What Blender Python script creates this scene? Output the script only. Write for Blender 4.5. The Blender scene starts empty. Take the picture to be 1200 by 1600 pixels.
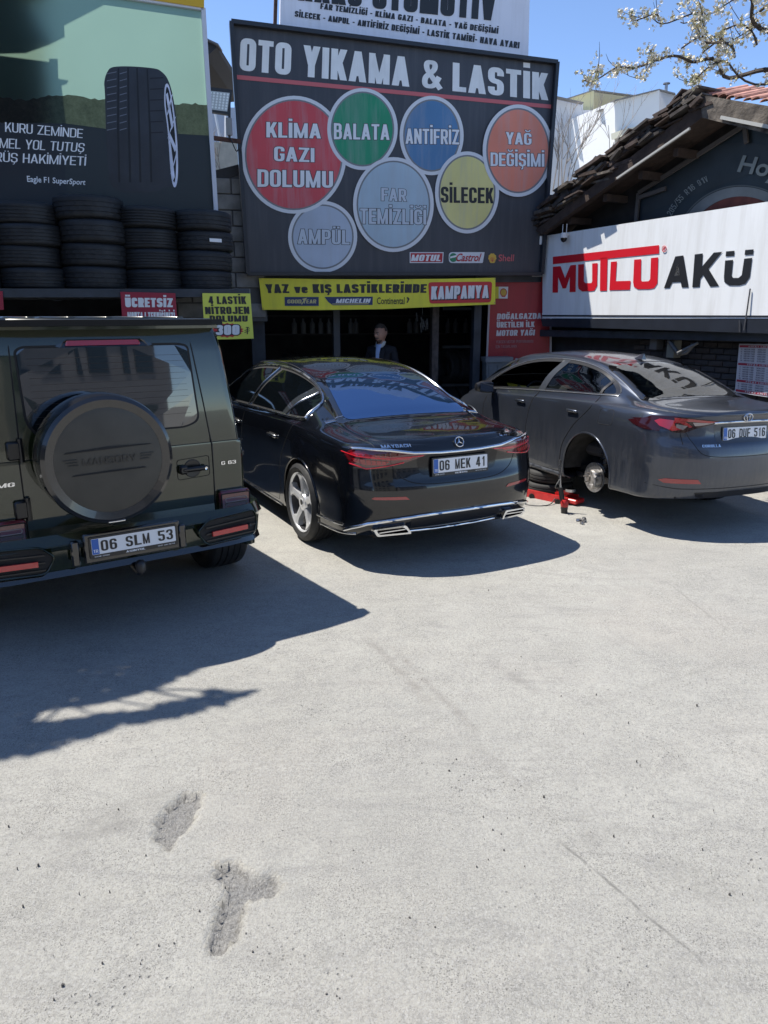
import bpy, math, random
import numpy as np
from mathutils import Vector, Matrix
from mathutils.bvhtree import BVHTree
from mathutils.geometry import delaunay_2d_cdt
random.seed(7)
S = bpy.context.scene
R = math.radians
# ------------------------------------------------------------ camera, sky, sun, exposure
F, PITCH, CH = 1150.0, R(15), 1.99
cd = bpy.data.cameras.new('camera'); cam = bpy.data.objects.new('camera', cd); S.collection.objects.link(cam)
cd.sensor_fit = 'VERTICAL'; cd.sensor_height = 24; cd.lens = 24 * F / 1600
cd.clip_start = .05; cd.clip_end = 2000
cam.location = (0, 0, CH); cam.rotation_euler = (math.pi / 2 - PITCH, 0, 0)
S.camera = cam
SUN = Vector((-.50, .16, 1)).normalized()          # towards the sun
w = bpy.data.worlds.new('World'); S.world = w; w.use_nodes = True
nt = w.node_tree; bg = nt.nodes['Background']; sky = nt.nodes.new('ShaderNodeTexSky')
sky.sky_type = 'NISHITA'; sky.sun_disc = False
sky.sun_elevation = math.asin(SUN.z); sky.sun_rotation = math.atan2(SUN.x, SUN.y)
sky.altitude = 900; sky.air_density = .65; sky.dust_density = .1; sky.ozone_density = 3.0
nt.links.new(sky.outputs[0], bg.inputs[0]); bg.inputs[1].default_value = .165
sl = bpy.data.lights.new('sun', 'SUN'); sl.energy = 4.75; sl.angle = R(.5); sl.color = (1, .945, .855)
so = bpy.data.objects.new('sun', sl); S.collection.objects.link(so)
so.rotation_euler = SUN.to_track_quat('Z', 'Y').to_euler(); so.location = (0, 0, 20)
vs = S.view_settings; vs.view_transform = 'Standard'; vs.look = 'None'; vs.exposure = 0.72; vs.gamma = 1; vs.use_curve_mapping = False

# ------------------------------------------------------------ picture geometry helpers
CP, SP = math.cos(PITCH), math.sin(PITCH)
CAM = Vector((0, 0, CH))
def ray(u, v):
    dx = (u - 600) / F; dy = -(v - 800) / F
    return Vector((dx, CP + dy * SP, -SP + dy * CP))
class Plane:                                        # a vertical plane: point, azimuth of its rightward direction
    def __init__(s, p, az, lean=0.0):
        a = R(az); s.p = Vector(p); s.r = Vector((math.sin(a), math.cos(a), 0))
        s.u = Vector((0, 0, 1)); s.n = Vector((math.cos(a), -math.sin(a), 0))
        if s.n.dot(s.p - CAM) > 0: s.n = -s.n
        s.u = (s.u + s.n * math.tan(R(lean))).normalized(); s.n = s.r.cross(s.u).normalized()
        if s.n.dot(s.p - CAM) > 0: s.n = -s.n
    def __call__(s, u, v, off=0.0):
        d = ray(u, v); t = s.n.dot(s.p - CAM) / s.n.dot(d)
        return CAM + d * t + s.n * off
def ydir(u, y):                                     # point on the line of sight column u at depth y (ground plan)
    return Vector(((u - 600) / F * (y * CP), y, 0))

# ------------------------------------------------------------ materials
MATS = {}
def mat(name, col, rough=.5, metal=0.0, spec=.5, coat=0.0, noise=0.0, nscale=8.0, bump=0.0, bscale=60.0, trans=0.0, alpha=None, dirt=None, emis=None):
    if name in MATS: return MATS[name]
    m = bpy.data.materials.new(name); m.use_nodes = True; n = m.node_tree.nodes; l = m.node_tree.links
    b = n['Principled BSDF']
    b.inputs['Base Color'].default_value = (*col, 1); b.inputs['Roughness'].default_value = rough
    b.inputs['Metallic'].default_value = metal; b.inputs['Specular IOR Level'].default_value = spec
    b.inputs['Coat Weight'].default_value = coat; b.inputs['Coat Roughness'].default_value = .03
    if trans: b.inputs['Transmission Weight'].default_value = trans; b.inputs['IOR'].default_value = 1.45
    tc = n.new('ShaderNodeTexCoord')
    if noise or dirt:
        t = n.new('ShaderNodeTexNoise'); t.inputs['Scale'].default_value = nscale; t.inputs['Detail'].default_value = 6
        l.new(tc.outputs['Object'], t.inputs['Vector'])
        mp = n.new('ShaderNodeMapRange'); mp.inputs[1].default_value = .3; mp.inputs[2].default_value = .7
        l.new(t.outputs[0], mp.inputs[0])
        mx = n.new('ShaderNodeMix'); mx.data_type = 'RGBA'
        d = dirt if dirt else tuple(max(0, c * (1 - noise)) for c in col)
        mx.inputs[6].default_value = (*[min(1, c * (1 + (0 if dirt else noise))) for c in col], 1); mx.inputs[7].default_value = (*d, 1)
        if dirt:
            mp.inputs[4].default_value = noise if noise else .5
        l.new(mp.outputs[0], mx.inputs[0]); l.new(mx.outputs[2], b.inputs['Base Color'])
        rr = n.new('ShaderNodeMapRange'); rr.inputs[3].default_value = rough * .85; rr.inputs[4].default_value = min(1, rough * 1.25 + .01)
        l.new(t.outputs[0], rr.inputs[0]); l.new(rr.outputs[0], b.inputs['Roughness'])
    if bump:
        t2 = n.new('ShaderNodeTexNoise'); t2.inputs['Scale'].default_value = bscale; t2.inputs['Detail'].default_value = 5
        l.new(tc.outputs['Object'], t2.inputs['Vector'])
        bp = n.new('ShaderNodeBump'); bp.inputs['Strength'].default_value = bump; bp.inputs['Distance'].default_value = .01
        l.new(t2.outputs[0], bp.inputs['Height']); l.new(bp.outputs[0], b.inputs['Normal'])
    MATS[name] = m
    return m
def grime(m, amt=.35, col=(.10, .095, .085), sx=7, sz=.5):   # faint vertical dirt runs over a sign's colour
    n = m.node_tree.nodes; l = m.node_tree.links; b = n['Principled BSDF']; src = b.inputs['Base Color']
    tc = n.new('ShaderNodeTexCoord'); mp = n.new('ShaderNodeMapping'); mp.inputs['Scale'].default_value = (sx, sx, sz); t = n.new('ShaderNodeTexNoise'); t.inputs['Scale'].default_value = 1.6; t.inputs['Detail'].default_value = 7; t.inputs['Roughness'].default_value = .65
    l.new(tc.outputs['Object'], mp.inputs[0]); l.new(mp.outputs[0], t.inputs['Vector'])
    r = n.new('ShaderNodeMapRange'); r.inputs[1].default_value = .45; r.inputs[2].default_value = .75; r.inputs[4].default_value = amt; l.new(t.outputs[0], r.inputs[0])
    mx = n.new('ShaderNodeMix'); mx.data_type = 'RGBA'; l.new(r.outputs[0], mx.inputs[0]); mx.inputs[7].default_value = (*col, 1)
    if src.is_linked: l.new(src.links[0].from_socket, mx.inputs[6])
    else: mx.inputs[6].default_value = src.default_value
    l.new(mx.outputs[2], src); return m
def glassmat(name, tint, rough=.0, mixf=.5):        # thin tinted glass: clear coat reflection over see-through tint
    if name in MATS: return MATS[name]
    m = bpy.data.materials.new(name); m.use_nodes = True; n = m.node_tree.nodes; l = m.node_tree.links
    n.remove(n['Principled BSDF']); out = n['Material Output']
    tr = n.new('ShaderNodeBsdfTransparent'); tr.inputs[0].default_value = (*tint, 1)
    gl = n.new('ShaderNodeBsdfGlossy'); gl.inputs['Roughness'].default_value = rough; gl.inputs[0].default_value = (1, 1, 1, 1)
    fr = n.new('ShaderNodeFresnel'); fr.inputs[0].default_value = 1.55
    ml = n.new('ShaderNodeMath'); ml.operation = 'MULTIPLY_ADD'; ml.inputs[1].default_value = 1.1; ml.inputs[2].default_value = .02; ml.use_clamp = True
    mx = n.new('ShaderNodeMixShader'); l.new(fr.outputs[0], ml.inputs[0]); l.new(ml.outputs[0], mx.inputs[0])
    l.new(tr.outputs[0], mx.inputs[1]); l.new(gl.outputs[0], mx.inputs[2]); l.new(mx.outputs[0], out.inputs[0])
    MATS[name] = m; return m
def vinylmat(name, col, tl=.45, noise=.06, front=1.0):            # printed banner cloth that lets light through
    if name in MATS: return MATS[name]
    m = bpy.data.materials.new(name); m.use_nodes = True; n = m.node_tree.nodes; l = m.node_tree.links
    b = n['Principled BSDF']; b.inputs['Base Color'].default_value = (*col, 1); b.inputs['Roughness'].default_value = .45
    out = n['Material Output']; t = n.new('ShaderNodeBsdfTranslucent')
    nz = n.new('ShaderNodeTexNoise'); nz.inputs['Scale'].default_value = 1.3; nz.inputs['Detail'].default_value = 4
    tc = n.new('ShaderNodeTexCoord'); l.new(tc.outputs['Object'], nz.inputs['Vector'])
    mx = n.new('ShaderNodeMix'); mx.data_type = 'RGBA'; l.new(nz.outputs[0], mx.inputs[0])
    mx.inputs[6].default_value = (*[c * (1 - noise) for c in col], 1); mx.inputs[7].default_value = (*[min(1, c * (1 + noise)) for c in col], 1)
    l.new(mx.outputs[2], t.inputs[0]); b.inputs['Base Color'].default_value = (*[c * front for c in col], 1)
    ms = n.new('ShaderNodeMixShader'); ms.inputs[0].default_value = tl
    l.new(b.outputs[0], ms.inputs[1]); l.new(t.outputs[0], ms.inputs[2]); l.new(ms.outputs[0], out.inputs[0])
    MATS[name] = m; return m

# ------------------------------------------------------------ object helpers
def link(o, parent=None):
    S.collection.objects.link(o)
    if parent: o.parent = parent
    return o
def smooth_by_angle(me, ang=40):
    me.shade_smooth(); me.set_sharp_from_angle(angle=R(ang))
class MB:
    def __init__(s): s.v = []; s.f = []
    def add(s, vs, fs):
        o = len(s.v); s.v += [tuple(p) for p in vs]; s.f += [tuple(i + o for i in f) for f in fs]; return s
    def box(s, c, d, rot=None, bev=0):
        c = Vector(c); x, y, z = d[0] / 2, d[1] / 2, d[2] / 2
        if bev:
            b = min(bev, x * .9, y * .9, z * .9); vs = []
            # chamfered box: 24 verts
            idx = {}
            for sx in (-1, 1):
                for sy in (-1, 1):
                    for sz in (-1, 1):
                        for k in range(3):
                            p = [sx * (x - b), sy * (y - b), sz * (z - b)]; p[k] = (sx * x, sy * y, sz * z)[k]
                            idx[(sx, sy, sz, k)] = len(vs); vs.append(Vector(p))
            I = idx; fs = []
            for k in range(3):
                for sg in (-1, 1):
                    a, bb = [q for q in range(3) if q != k]
                    cyc = [(-1, -1), (1, -1), (1, 1), (-1, 1)]; f = []
                    for p, q in cyc:
                        t = [0, 0, 0]; t[k] = sg; t[a] = p; t[bb] = q; f.append(I[(*t, k)])
                    flip = (sg < 0) ^ (k == 1)
                    fs.append(f[::-1] if flip else f)
            for k in range(3):              # edges along axis k
                a, bb = [q for q in range(3) if q != k]
                for p in (-1, 1):
                    for q in (-1, 1):
                        t0 = [0, 0, 0]; t1 = [0, 0, 0]; t0[k] = -1; t1[k] = 1; t0[a] = t1[a] = p; t0[bb] = t1[bb] = q
                        f = [I[(*t0, a)], I[(*t1, a)], I[(*t1, bb)], I[(*t0, bb)]]
                        fs.append(f if ((p * q < 0) ^ (k == 1)) else f[::-1])
            for sx in (-1, 1):
                for sy in (-1, 1):
                    for sz in (-1, 1):
                        f = [I[(sx, sy, sz, 0)], I[(sx, sy, sz, 1)], I[(sx, sy, sz, 2)]]
                        fs.append(f if sx * sy * sz > 0 else f[::-1])
        else:
            vs = [Vector((a, b, e)) for e in (-z, z) for b in (-y, y) for a in (-x, x)]
            fs = [(0, 2, 3, 1), (4, 5, 7, 6), (0, 1, 5, 4), (2, 6, 7, 3), (0, 4, 6, 2), (1, 3, 7, 5)]
        if rot is not None:
            M = rot if isinstance(rot, Matrix) else Matrix.Rotation(rot, 3, 'Z'); vs = [M @ p for p in vs]
        return s.add([p + c for p in vs], fs)
    def beam(s, p, q, wd, ht, up=(0, 0, 1)):
        p, q = Vector(p), Vector(q); d = (q - p); L = d.length; d.normalize()
        u = Vector(up); r = d.cross(u).normalized(); u = r.cross(d)
        M = Matrix((r, d, u)).transposed()
        return s.box((p + q) / 2, (wd, L, ht), M)
    def tube(s, pts, r, n=8, closed=False, caps=True):
        pts = [Vector(p) for p in pts]; N = len(pts); vs = []; prev = None
        for i, p in enumerate(pts):
            a = pts[(i - 1) % N] if (closed or i > 0) else p; b = pts[(i + 1) % N] if (closed or i < N - 1) else p
            t = (b - a)
            if t.length < 1e-9: t = Vector((0, 0, 1))
            t.normalize()
            if prev is None:
                ref = Vector((0, 0, 1)) if abs(t.z) < .9 else Vector((1, 0, 0)); nrm = t.cross(ref).normalized()
            else:
                nrm = prev - t * prev.dot(t); nrm = nrm.normalized() if nrm.length > 1e-6 else t.orthogonal().normalized()
            prev = nrm; bn = t.cross(nrm); rr = r[i] if isinstance(r, (list, tuple)) else r
            vs += [p + (nrm * math.cos(k * math.tau / n) + bn * math.sin(k * math.tau / n)) * rr for k in range(n)]
        fs = []
        for i in range(N if closed else N - 1):
            j = (i + 1) % N
            fs += [(i * n + k, i * n + (k + 1) % n, j * n + (k + 1) % n, j * n + k) for k in range(n)]
        if caps and not closed: fs += [tuple(range(n))[::-1], tuple((N - 1) * n + k for k in range(n))]
        return s.add(vs, fs)
    def lathe(s, prof, c, axis='x', n=48, a0=0, a1=math.tau, sgn=1):    # prof: (axial, radius)
        c = Vector(c); full = abs(a1 - a0 - math.tau) < 1e-6; m = n if full else n + 1; vs = []
        for k in range(m):
            a = a0 + (a1 - a0) * k / n; ca, sa = math.cos(a), math.sin(a)
            for (h, r) in prof:
                h *= sgn
                vs.append(c + (Vector((h, r * ca, r * sa)) if axis == 'x' else Vector((r * ca, h, r * sa)) if axis == 'y' else Vector((r * ca, r * sa, h))))
        P = len(prof); fs = []
        for k in range(n):
            j = (k + 1) % m
            for i in range(P - 1):
                f = (k * P + i, k * P + i + 1, j * P + i + 1, j * P + i)
                fs.append(f)
        return s.add(vs, fs)
    def prism(s, poly, vec):                       # polygon (3D points) pushed along vec
        poly = [Vector(p) for p in poly]; n = len(poly); vec = Vector(vec)
        nn = sum(((poly[i]).cross(poly[(i + 1) % n]) for i in range(n)), Vector())
        if nn.dot(vec) > 0: poly = poly[::-1]
        vs = poly + [p + vec for p in poly]
        fs = [tuple(range(n)), tuple(range(2 * n - 1, n - 1, -1))] + [(i, i + n, (i + 1) % n + n, (i + 1) % n) for i in range(n)]
        return s.add(vs, fs)
    def sheet(s, poly): return s.add(poly, [tuple(range(len(poly)))])
    def build(s, name, m, parent=None, smooth=None, org=None, props=None, fix=False):
        if org is None:
            o = Vector(); a = parent
            while a is not None:
                if 'org' in a: o = Vector(a['org']); break
                a = a.parent
        else: o = org
        me = bpy.data.meshes.new(name); me.from_pydata([(p[0] - o[0], p[1] - o[1], p[2] - o[2]) for p in s.v], [], s.f)
        if fix:
            import bmesh
            bm = bmesh.new(); bm.from_mesh(me); bmesh.ops.recalc_face_normals(bm, faces=bm.faces); bm.to_mesh(me); bm.free()
        me.materials.append(m)
        if smooth: smooth_by_angle(me, smooth)
        ob = bpy.data.objects.new(name, me); link(ob, parent)
        if parent is None and org is not None: ob.location = org
        if props:
            for k, v in props.items(): ob[k] = v
        return ob
def tag(o, label, cat, group=None, kind=None):
    o['label'] = label; o['category'] = cat
    if group: o['group'] = group
    if kind: o['kind'] = kind
    return o
def thing(name, label, cat, loc=(0, 0, 0), rot=(0, 0, 0), group=None, world=True):
    o = bpy.data.objects.new(name, None); S.collection.objects.link(o); o.location = loc; o.rotation_euler = rot
    o.empty_display_size = .2
    if world: o['org'] = tuple(loc)                 # children are given in world coordinates
    return tag(o, label, cat, group)
def structure(o): o['kind'] = 'structure'; return o
def cr(pts, n=6, closed=False):                     # Catmull-Rom through points
    pts = [np.array(p, float) for p in pts]; N = len(pts); out = []
    for i in range(N if closed else N - 1):
        p1, p2 = pts[i], pts[(i + 1) % N]
        p0 = pts[(i - 1) % N] if (closed or i > 0) else 2 * p1 - p2
        p3 = pts[(i + 2) % N] if (closed or i < N - 2) else 2 * p2 - p1
        for k in range(n):
            t = k / n
            out.append(.5 * (2 * p1 + (p2 - p0) * t + (2 * p0 - 5 * p1 + 4 * p2 - p3) * t * t + (3 * p1 - p0 - 3 * p2 + p3) * t ** 3))
    if not closed: out.append(pts[-1])
    return [tuple(p) for p in out]
def rpoly(pts, r=.03, n=4):                         # polygon with rounded corners
    pts = [Vector(p) for p in pts]; N = len(pts); out = []
    for i in range(N):
        p, a, b = pts[i], pts[i - 1], pts[(i + 1) % N]; rr = r[i] if isinstance(r, (list, tuple)) else r
        da, db = (a - p), (b - p); k = min(rr, da.length * .45, db.length * .45)
        A = p + da.normalized() * k; B = p + db.normalized() * k
        for j in range(n + 1):
            t = j / n; out.append(A * (1 - t) ** 2 + p * 2 * t * (1 - t) + B * t * t)
    return out

# ------------------------------------------------------------ lettering: a block letter drawn from strokes, plus the built-in font for lower case
_tc = {}
def text_geo(s, bold=0.0, shear=0.0, res=3):
    k = (s, bold, shear, res)
    if k in _tc: return _tc[k]
    c = bpy.data.curves.new('t', 'FONT'); c.body = s; c.offset = bold; c.shear = shear; c.resolution_u = res
    o = bpy.data.objects.new('t', c); S.collection.objects.link(o); dg = bpy.context.evaluated_depsgraph_get()
    me = bpy.data.meshes.new_from_object(o.evaluated_get(dg))
    v = np.zeros(len(me.vertices) * 3); me.vertices.foreach_get('co', v); v = v.reshape(-1, 3)[:, :2]
    f = [tuple(p.vertices) for p in me.polygons]
    bpy.data.objects.remove(o); bpy.data.curves.remove(c); bpy.data.meshes.remove(me)
    _tc[k] = (v, f); return _tc[k]
CAP = text_geo('H')[0][:, 1].max()
def in_poly(px_, py_, poly):
    ins = False; n = len(poly)
    for i in range(n):
        (ax, ay), (bx, by) = poly[i], poly[(i + 1) % n]
        if (ay > py_) != (by > py_) and px_ < (bx - ax) * (py_ - ay) / (by - ay) + ax: ins = not ins
    return ins
def _clip(P, y0, y1):
    for sgn, lim in ((1, y0), (-1, -y1)):
        out = []
        for i in range(len(P)):
            a, b = P[i], P[(i + 1) % len(P)]; fa, fb = sgn * a[1] - lim, sgn * b[1] - lim
            if fa >= 0: out.append(a)
            if fa * fb < 0: k = fa / (fa - fb); out.append((a[0] + (b[0] - a[0]) * k, a[1] + (b[1] - a[1]) * k))
        P = out
        if len(P) < 3: return []
    return P
def glyph(ch, t, w, e):
    """polygons of one capital: stem thickness t, width w, height 1, grown by e"""
    polys = []; th = t * .80; l, r = t / 2, w - t / 2; b, T = th / 2, 1 - th / 2; m = .5; rc = min(.26, w * .42)
    def quad(*p): polys.append(list(p))
    def Vb(x, y0=0, y1=1, tt=None): tt = tt or t; h = tt / 2 + e; quad((x - h, y0 - e), (x + h, y0 - e), (x + h, y1 + e), (x - h, y1 + e))
    def Hb(y, x0, x1, tt=None): tt = tt or th; h = tt / 2 + e; quad((x0 - e, y - h), (x1 + e, y - h), (x1 + e, y + h), (x0 - e, y + h))
    def D(x0, y0, x1, y1, tt=None):
        tt = tt or t * 1.02; dx, dy = x1 - x0, y1 - y0; L = math.hypot(dx, dy); h = tt / 2 + e * L / abs(dy)
        k = e / abs(dy); xa, ya, xb, yb = x0 - dx * k, y0 - dy * k, x1 + dx * k, y1 + dy * k
        quad((xa - h, ya), (xa + h, ya), (xb + h, yb), (xb - h, yb))
    def P(pts, rad=rc, closed=False, tt=None):
        tt = tt or t; n0 = len(pts); rr = rad if isinstance(rad, (list, tuple)) else [rad] * n0
        if closed: path = rpoly(pts, rr, 5)
        else:
            path = [Vector(pts[0])]
            for i in range(1, n0 - 1):
                p, a, c = Vector(pts[i]), Vector(pts[i - 1]), Vector(pts[i + 1]); da, dc = a - p, c - p
                k = min(rr[i], da.length * (.98 if i == 1 else .49), dc.length * (.98 if i == n0 - 2 else .49)); A = p + da.normalized() * k; B = p + dc.normalized() * k
                path += [A * (1 - q / 5) ** 2 + p * 2 * (q / 5) * (1 - q / 5) + B * (q / 5) ** 2 for q in range(6)]
            path.append(Vector(pts[-1]))
        cl = [path[0]]
        for p in path[1:]:
            if (p - cl[-1]).length > 1e-5: cl.append(p)
        if closed and (cl[0] - cl[-1]).length < 1e-5: cl.pop()
        path = cl; n = len(path)
        if not closed:
            path[0] = path[0] + (path[0] - path[1]).normalized() * e; path[-1] = path[-1] + (path[-1] - path[-2]).normalized() * e
        def nr(i):
            a = path[(i - 1) % n] if (closed or i > 0) else path[i]; c = path[(i + 1) % n] if (closed or i < n - 1) else path[i]
            d = ((path[i] - a).normalized() + (c - path[i]).normalized()) if (closed or 0 < i < n - 1) else (c - a)
            d = d.normalized(); N = Vector((-d.y, d.x))
            # vertical runs carry the stem thickness, flat runs the thinner one
            h = (tt * abs(d.y) ** 1.0 + (tt * .80) * (1 - abs(d.y))) / 2 + e
            if (closed or 0 < i < n - 1):
                d1 = (path[i] - a).normalized(); cs = max(.5, abs(Vector((-d1.y, d1.x)).dot(N))); h /= cs
            return N * h
        off = [nr(i) for i in range(n)]
        for i in range(n if closed else n - 1):
            j = (i + 1) % n; A, B = path[i], path[j]; quad(tuple(A + off[i]), tuple(B + off[j]), tuple(B - off[j]), tuple(A - off[i]))
    base = {'İ': 'I', 'Ü': 'U', 'Ö': 'O', 'Ş': 'S', 'Ç': 'C', 'Ğ': 'G'}.get(ch, ch); c = base
    if c == 'A': D(l, 0, w / 2, 1); D(r, 0, w / 2, 1); Hb(.27, w * .25, w * .75)
    elif c == 'B': P([(l, b), (r, b), (r, .52), (l, .52)], [0, rc, rc * .8, 0], True); P([(l, .52), (r - .02, .52), (r - .02, T), (l, T)], [0, rc * .8, rc, 0], True)
    elif c == 'C': P([(r, .66), (r, T), (l, T), (l, b), (r, b), (r, .34)])
    elif c == 'D': P([(l, b), (r, b), (r, T), (l, T)], [0, rc, rc, 0], True)
    elif c == 'E': Vb(l); Hb(T, l, w); Hb(m, l, w * .93); Hb(b, l, w)
    elif c == 'F': Vb(l); Hb(T, l, w); Hb(.48, l, w * .90)
    elif c == 'G': P([(r, .68), (r, T), (l, T), (l, b), (r, b), (r, .49)]); Hb(.46, w * .55, w)
    elif c == 'H': Vb(l); Vb(r); Hb(m, l, r)
    elif c == 'I': Vb(w / 2)
    elif c == 'J': P([(r, 1), (r, b), (l, b), (l, .3)])
    elif c == 'K': Vb(l); D(t * .8, .30, r, 1); D(w * .48, .62, r + .01, 0)
    elif c == 'L': Vb(l); Hb(b, l, w)
    elif c == 'M': Vb(l, tt=t * .94); Vb(r, tt=t * .94); D(l + .01, 1, w / 2, .0, t * .74); D(r - .01, 1, w / 2, .0, t * .74)
    elif c == 'N': Vb(l); Vb(r); D(l, 1, r, 0)
    elif c in 'O0': P([(l, b), (r, b), (r, T), (l, T)], rc, True)
    elif c == 'P': Vb(l); P([(l, .42), (r, .42), (r, T), (l, T)], [0, rc * .8, rc, 0], True)
    elif c == 'Q': P([(l, b), (r, b), (r, T), (l, T)], rc, True); D(w * .5, .25, w, -.05)
    elif c == 'R': Vb(l); P([(l, .45), (r, .45), (r, T), (l, T)], [0, rc * .7, rc, 0], True); D(w * .55, .45, r + .015, 0)
    elif c == 'S': P([(r, .70), (r, T), (l, T), (l, .52), (r, .48), (r, b), (l, b), (l, .30)], [0, rc, rc, rc * .8, rc * .8, rc, rc, 0])
    elif c == 'T': Vb(w / 2); Hb(T, 0, w)
    elif c == 'U': P([(l, 1), (l, b), (r, b), (r, 1)])
    elif c == 'V': D(l, 1, w / 2, 0); D(r, 1, w / 2, 0)
    elif c == 'W': D(l, 1, w * .28, 0, t * .85); D(w / 2, 1, w * .28, 0, t * .85); D(w / 2, 1, w * .72, 0, t * .85); D(r, 1, w * .72, 0, t * .85)
    elif c == 'X': D(l, 1, r, 0); D(r, 1, l, 0)
    elif c == 'Y': D(l, 1, w / 2, .38); D(r, 1, w / 2, .38); Vb(w / 2, 0, .46)
    elif c == 'Z': Hb(T, 0, w); Hb(b, 0, w); D(r - .02, 1 - th * .5, l + .02, th * .5)
    elif c == '1': Vb(w - l, 0, 1); D(w - l, 1, l * .6, .72, t * .75)
    elif c == '2': P([(l, .70), (l, T), (r, T), (r, .55), (l, .2), (l, b)], [0, rc, rc, rc * .7, .1, 0]); Hb(b, 0, w)
    elif c == '3': P([(l, .72), (l, T), (r, T), (r, .53), (w * .4, .53)]); P([(w * .4, .53), (r, .53), (r, b), (l, b), (l, .28)])
    elif c == '4': D(w * .60, 1, l, .30, t * .85); Hb(.26, 0, w); Vb(w * .68)
    elif c == '5': P([(w, T), (l, T), (l, .58), (r, .58), (r, b), (l, b), (l, .27)], [0, 0, .04, rc, rc, rc, 0])
    elif c == '6': P([(r, .72), (r, T), (l, T), (l, .3)]); P([(l, b), (r, b), (r, .57), (l, .57)], rc * .8, True)
    elif c == '7': Hb(T, 0, w); D(r, 1, w * .38, 0)
    elif c == '8': P([(l, b), (r, b), (r, .52), (l, .52)], rc * .8, True); P([(l + .01, .52), (r - .01, .52), (r - .01, T), (l + .01, T)], rc * .8, True)
    elif c == '9': P([(l, .28), (l, b), (r, b), (r, .7)]); P([(l, .43), (r, .43), (r, T), (l, T)], rc * .8, True)
    elif c == '&': P([(w * 1.0, .02), (w * .26, .68), (w * .26, T), (w * .70, T), (w * .70, .68), (l, .38), (l, b), (w * .64, b), (w * .93, .44)], [0, .12, rc * .7, rc * .7, .12, .12, rc * .7, .16, 0], False, t * .82)
    elif c == '-': Hb(.42, .02, w - .02)
    elif c == ',': Vb(w / 2, -.12, .14)
    elif c == '/': D(0, 0, w, 1, t * .6)
    elif c == 'v': D(l, .70, w / 2, 0); D(r, .70, w / 2, 0)
    elif c == 'e': P([(l, .37), (r, .37), (r, .70 - b), (l, .70 - b), (l, b), (r, b), (r, .20)], [0, .02, rc * .8, rc * .8, rc * .8, rc * .6, 0])
    else: return None
    if ch in 'AKMNRVWXYZ14/v7': polys[:] = [_clip(p, -e, (.70 if ch == 'v' else 1) + e) for p in polys]
    if ch == 'İ': Vb(w / 2, 1.12, 1.12 + t * .85)
    if ch in 'ÜÖ': Vb(w * .28, 1.11, 1.11 + t * .75, t * .8); Vb(w * .72, 1.11, 1.11 + t * .75, t * .8)
    if ch == 'Ğ': P([(w * .22, 1.26), (w * .26, 1.13), (w * .74, 1.13), (w * .78, 1.26)], .1, False, t * .5)
    if ch in 'ŞÇ': P([(w / 2, 0), (w * .56, -.09), (w * .50, -.19), (w * .30, -.19)], .05, False, t * .5)
    out = []
    for p in polys:
        if len(p) < 3: continue
        A = sum(p[i][0] * p[(i + 1) % len(p)][1] - p[(i + 1) % len(p)][0] * p[i][1] for i in range(len(p)))
        if abs(A) < 1e-9: continue
        out.append(p if A > 0 else p[::-1])
    return out
_gc = {}
WID = {'I': None, 'İ': None, 'M': 1.34, 'W': 1.5, '-': .62, '1': .66, ',': .4, 'L': .86, 'F': .88, 'E': .90, '&': 1.2, 'A': 1.10, 'N': 1.05, 'e': .9, 'v': .95, '/': .7, 'Y': 1.06, 'V': 1.06, 'T': .95}
def block_text(s, t, w, e):
    k = (s, t, w, e)
    if k in _gc: return _gc[k]
    x = 0; V = []; F_ = []
    for ch in s:
        if ch == ' ': x += w * .62; continue
        gw = t if ch in 'Iİ' else w * (WID.get(ch) or 1); gk = (ch, t, gw, e)
        if gk not in _gc:
            ps = glyph(ch, t, gw, e)
            if ps is None: _gc[k] = None; return None
            pv = []; pf = []
            for p in ps: pf.append(list(range(len(pv), len(pv) + len(p)))); pv += [Vector(q) for q in p]
            ed = [(f[i], f[(i + 1) % len(f)]) for f in pf for i in range(len(f))]
            vv, _, ff, *_o = delaunay_2d_cdt(pv, ed, [], 0, 1e-6); keep = []
            for f in ff:
                cx, cy = sum(vv[i].x for i in f) / len(f), sum(vv[i].y for i in f) / len(f)
                if any(in_poly(cx, cy, p) for p in ps): keep.append(tuple(f))
            _gc[gk] = ([(v.x, v.y) for v in vv], keep)
        gv, gf = _gc[gk]; o = len(V); V += [(a + x, b) for a, b in gv]; F_ += [tuple(i + o for i in f) for f in gf]; x += gw + .055 + t * .05
    W = x - .055 - t * .05
    _gc[k] = (np.array([(a / W, b) for a, b in V]), F_); return _gc[k]
def text_uv(s, bold=0.0, shear=0.0, e=0.0, w=.50):
    t = .115 + bold * 2.6
    g = block_text(s, round(t, 4), w, e)
    if g is not None:
        v = g[0].copy(); v[:, 0] += shear * (v[:, 1] - .5) * .12; return v, g[1]
    v, f = text_geo(s, min(bold, .02), shear); v0 = text_geo(s, 0, shear)[0]
    x0, x1 = v0[:, 0].min(), v0[:, 0].max()
    return np.stack([(v[:, 0] - x0) / (x1 - x0), v[:, 1] / CAP], 1), f
def letter(pl, s, quad, m, parent, off=.006, bold=0.0, shear=0.0, name='lettering', e=0.0, w=.50):
    """quad: picture points of the capitals' box, TL TR BR BL, laid on plane pl"""
    uv, f = text_uv(s, bold, shear, e, w); TL, TR, BR, BL = [np.array(q, float) for q in quad]; b = MB(); vs = []
    for (a, c) in uv:
        p = (BL * (1 - a) + BR * a) * (1 - c) + (TL * (1 - a) + TR * a) * c
        vs.append(pl(p[0], p[1], off))
    b.add(vs, f); return b.build(name, m, parent)
def flat(pl, pts, m, parent, name, off=.004, thick=0.0):
    b = MB(); P = [pl(u, v, off) for u, v in pts]
    if thick: b.prism(P, -pl.n * thick)
    else: b.sheet(P)
    return b.build(name, m, parent)
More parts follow.
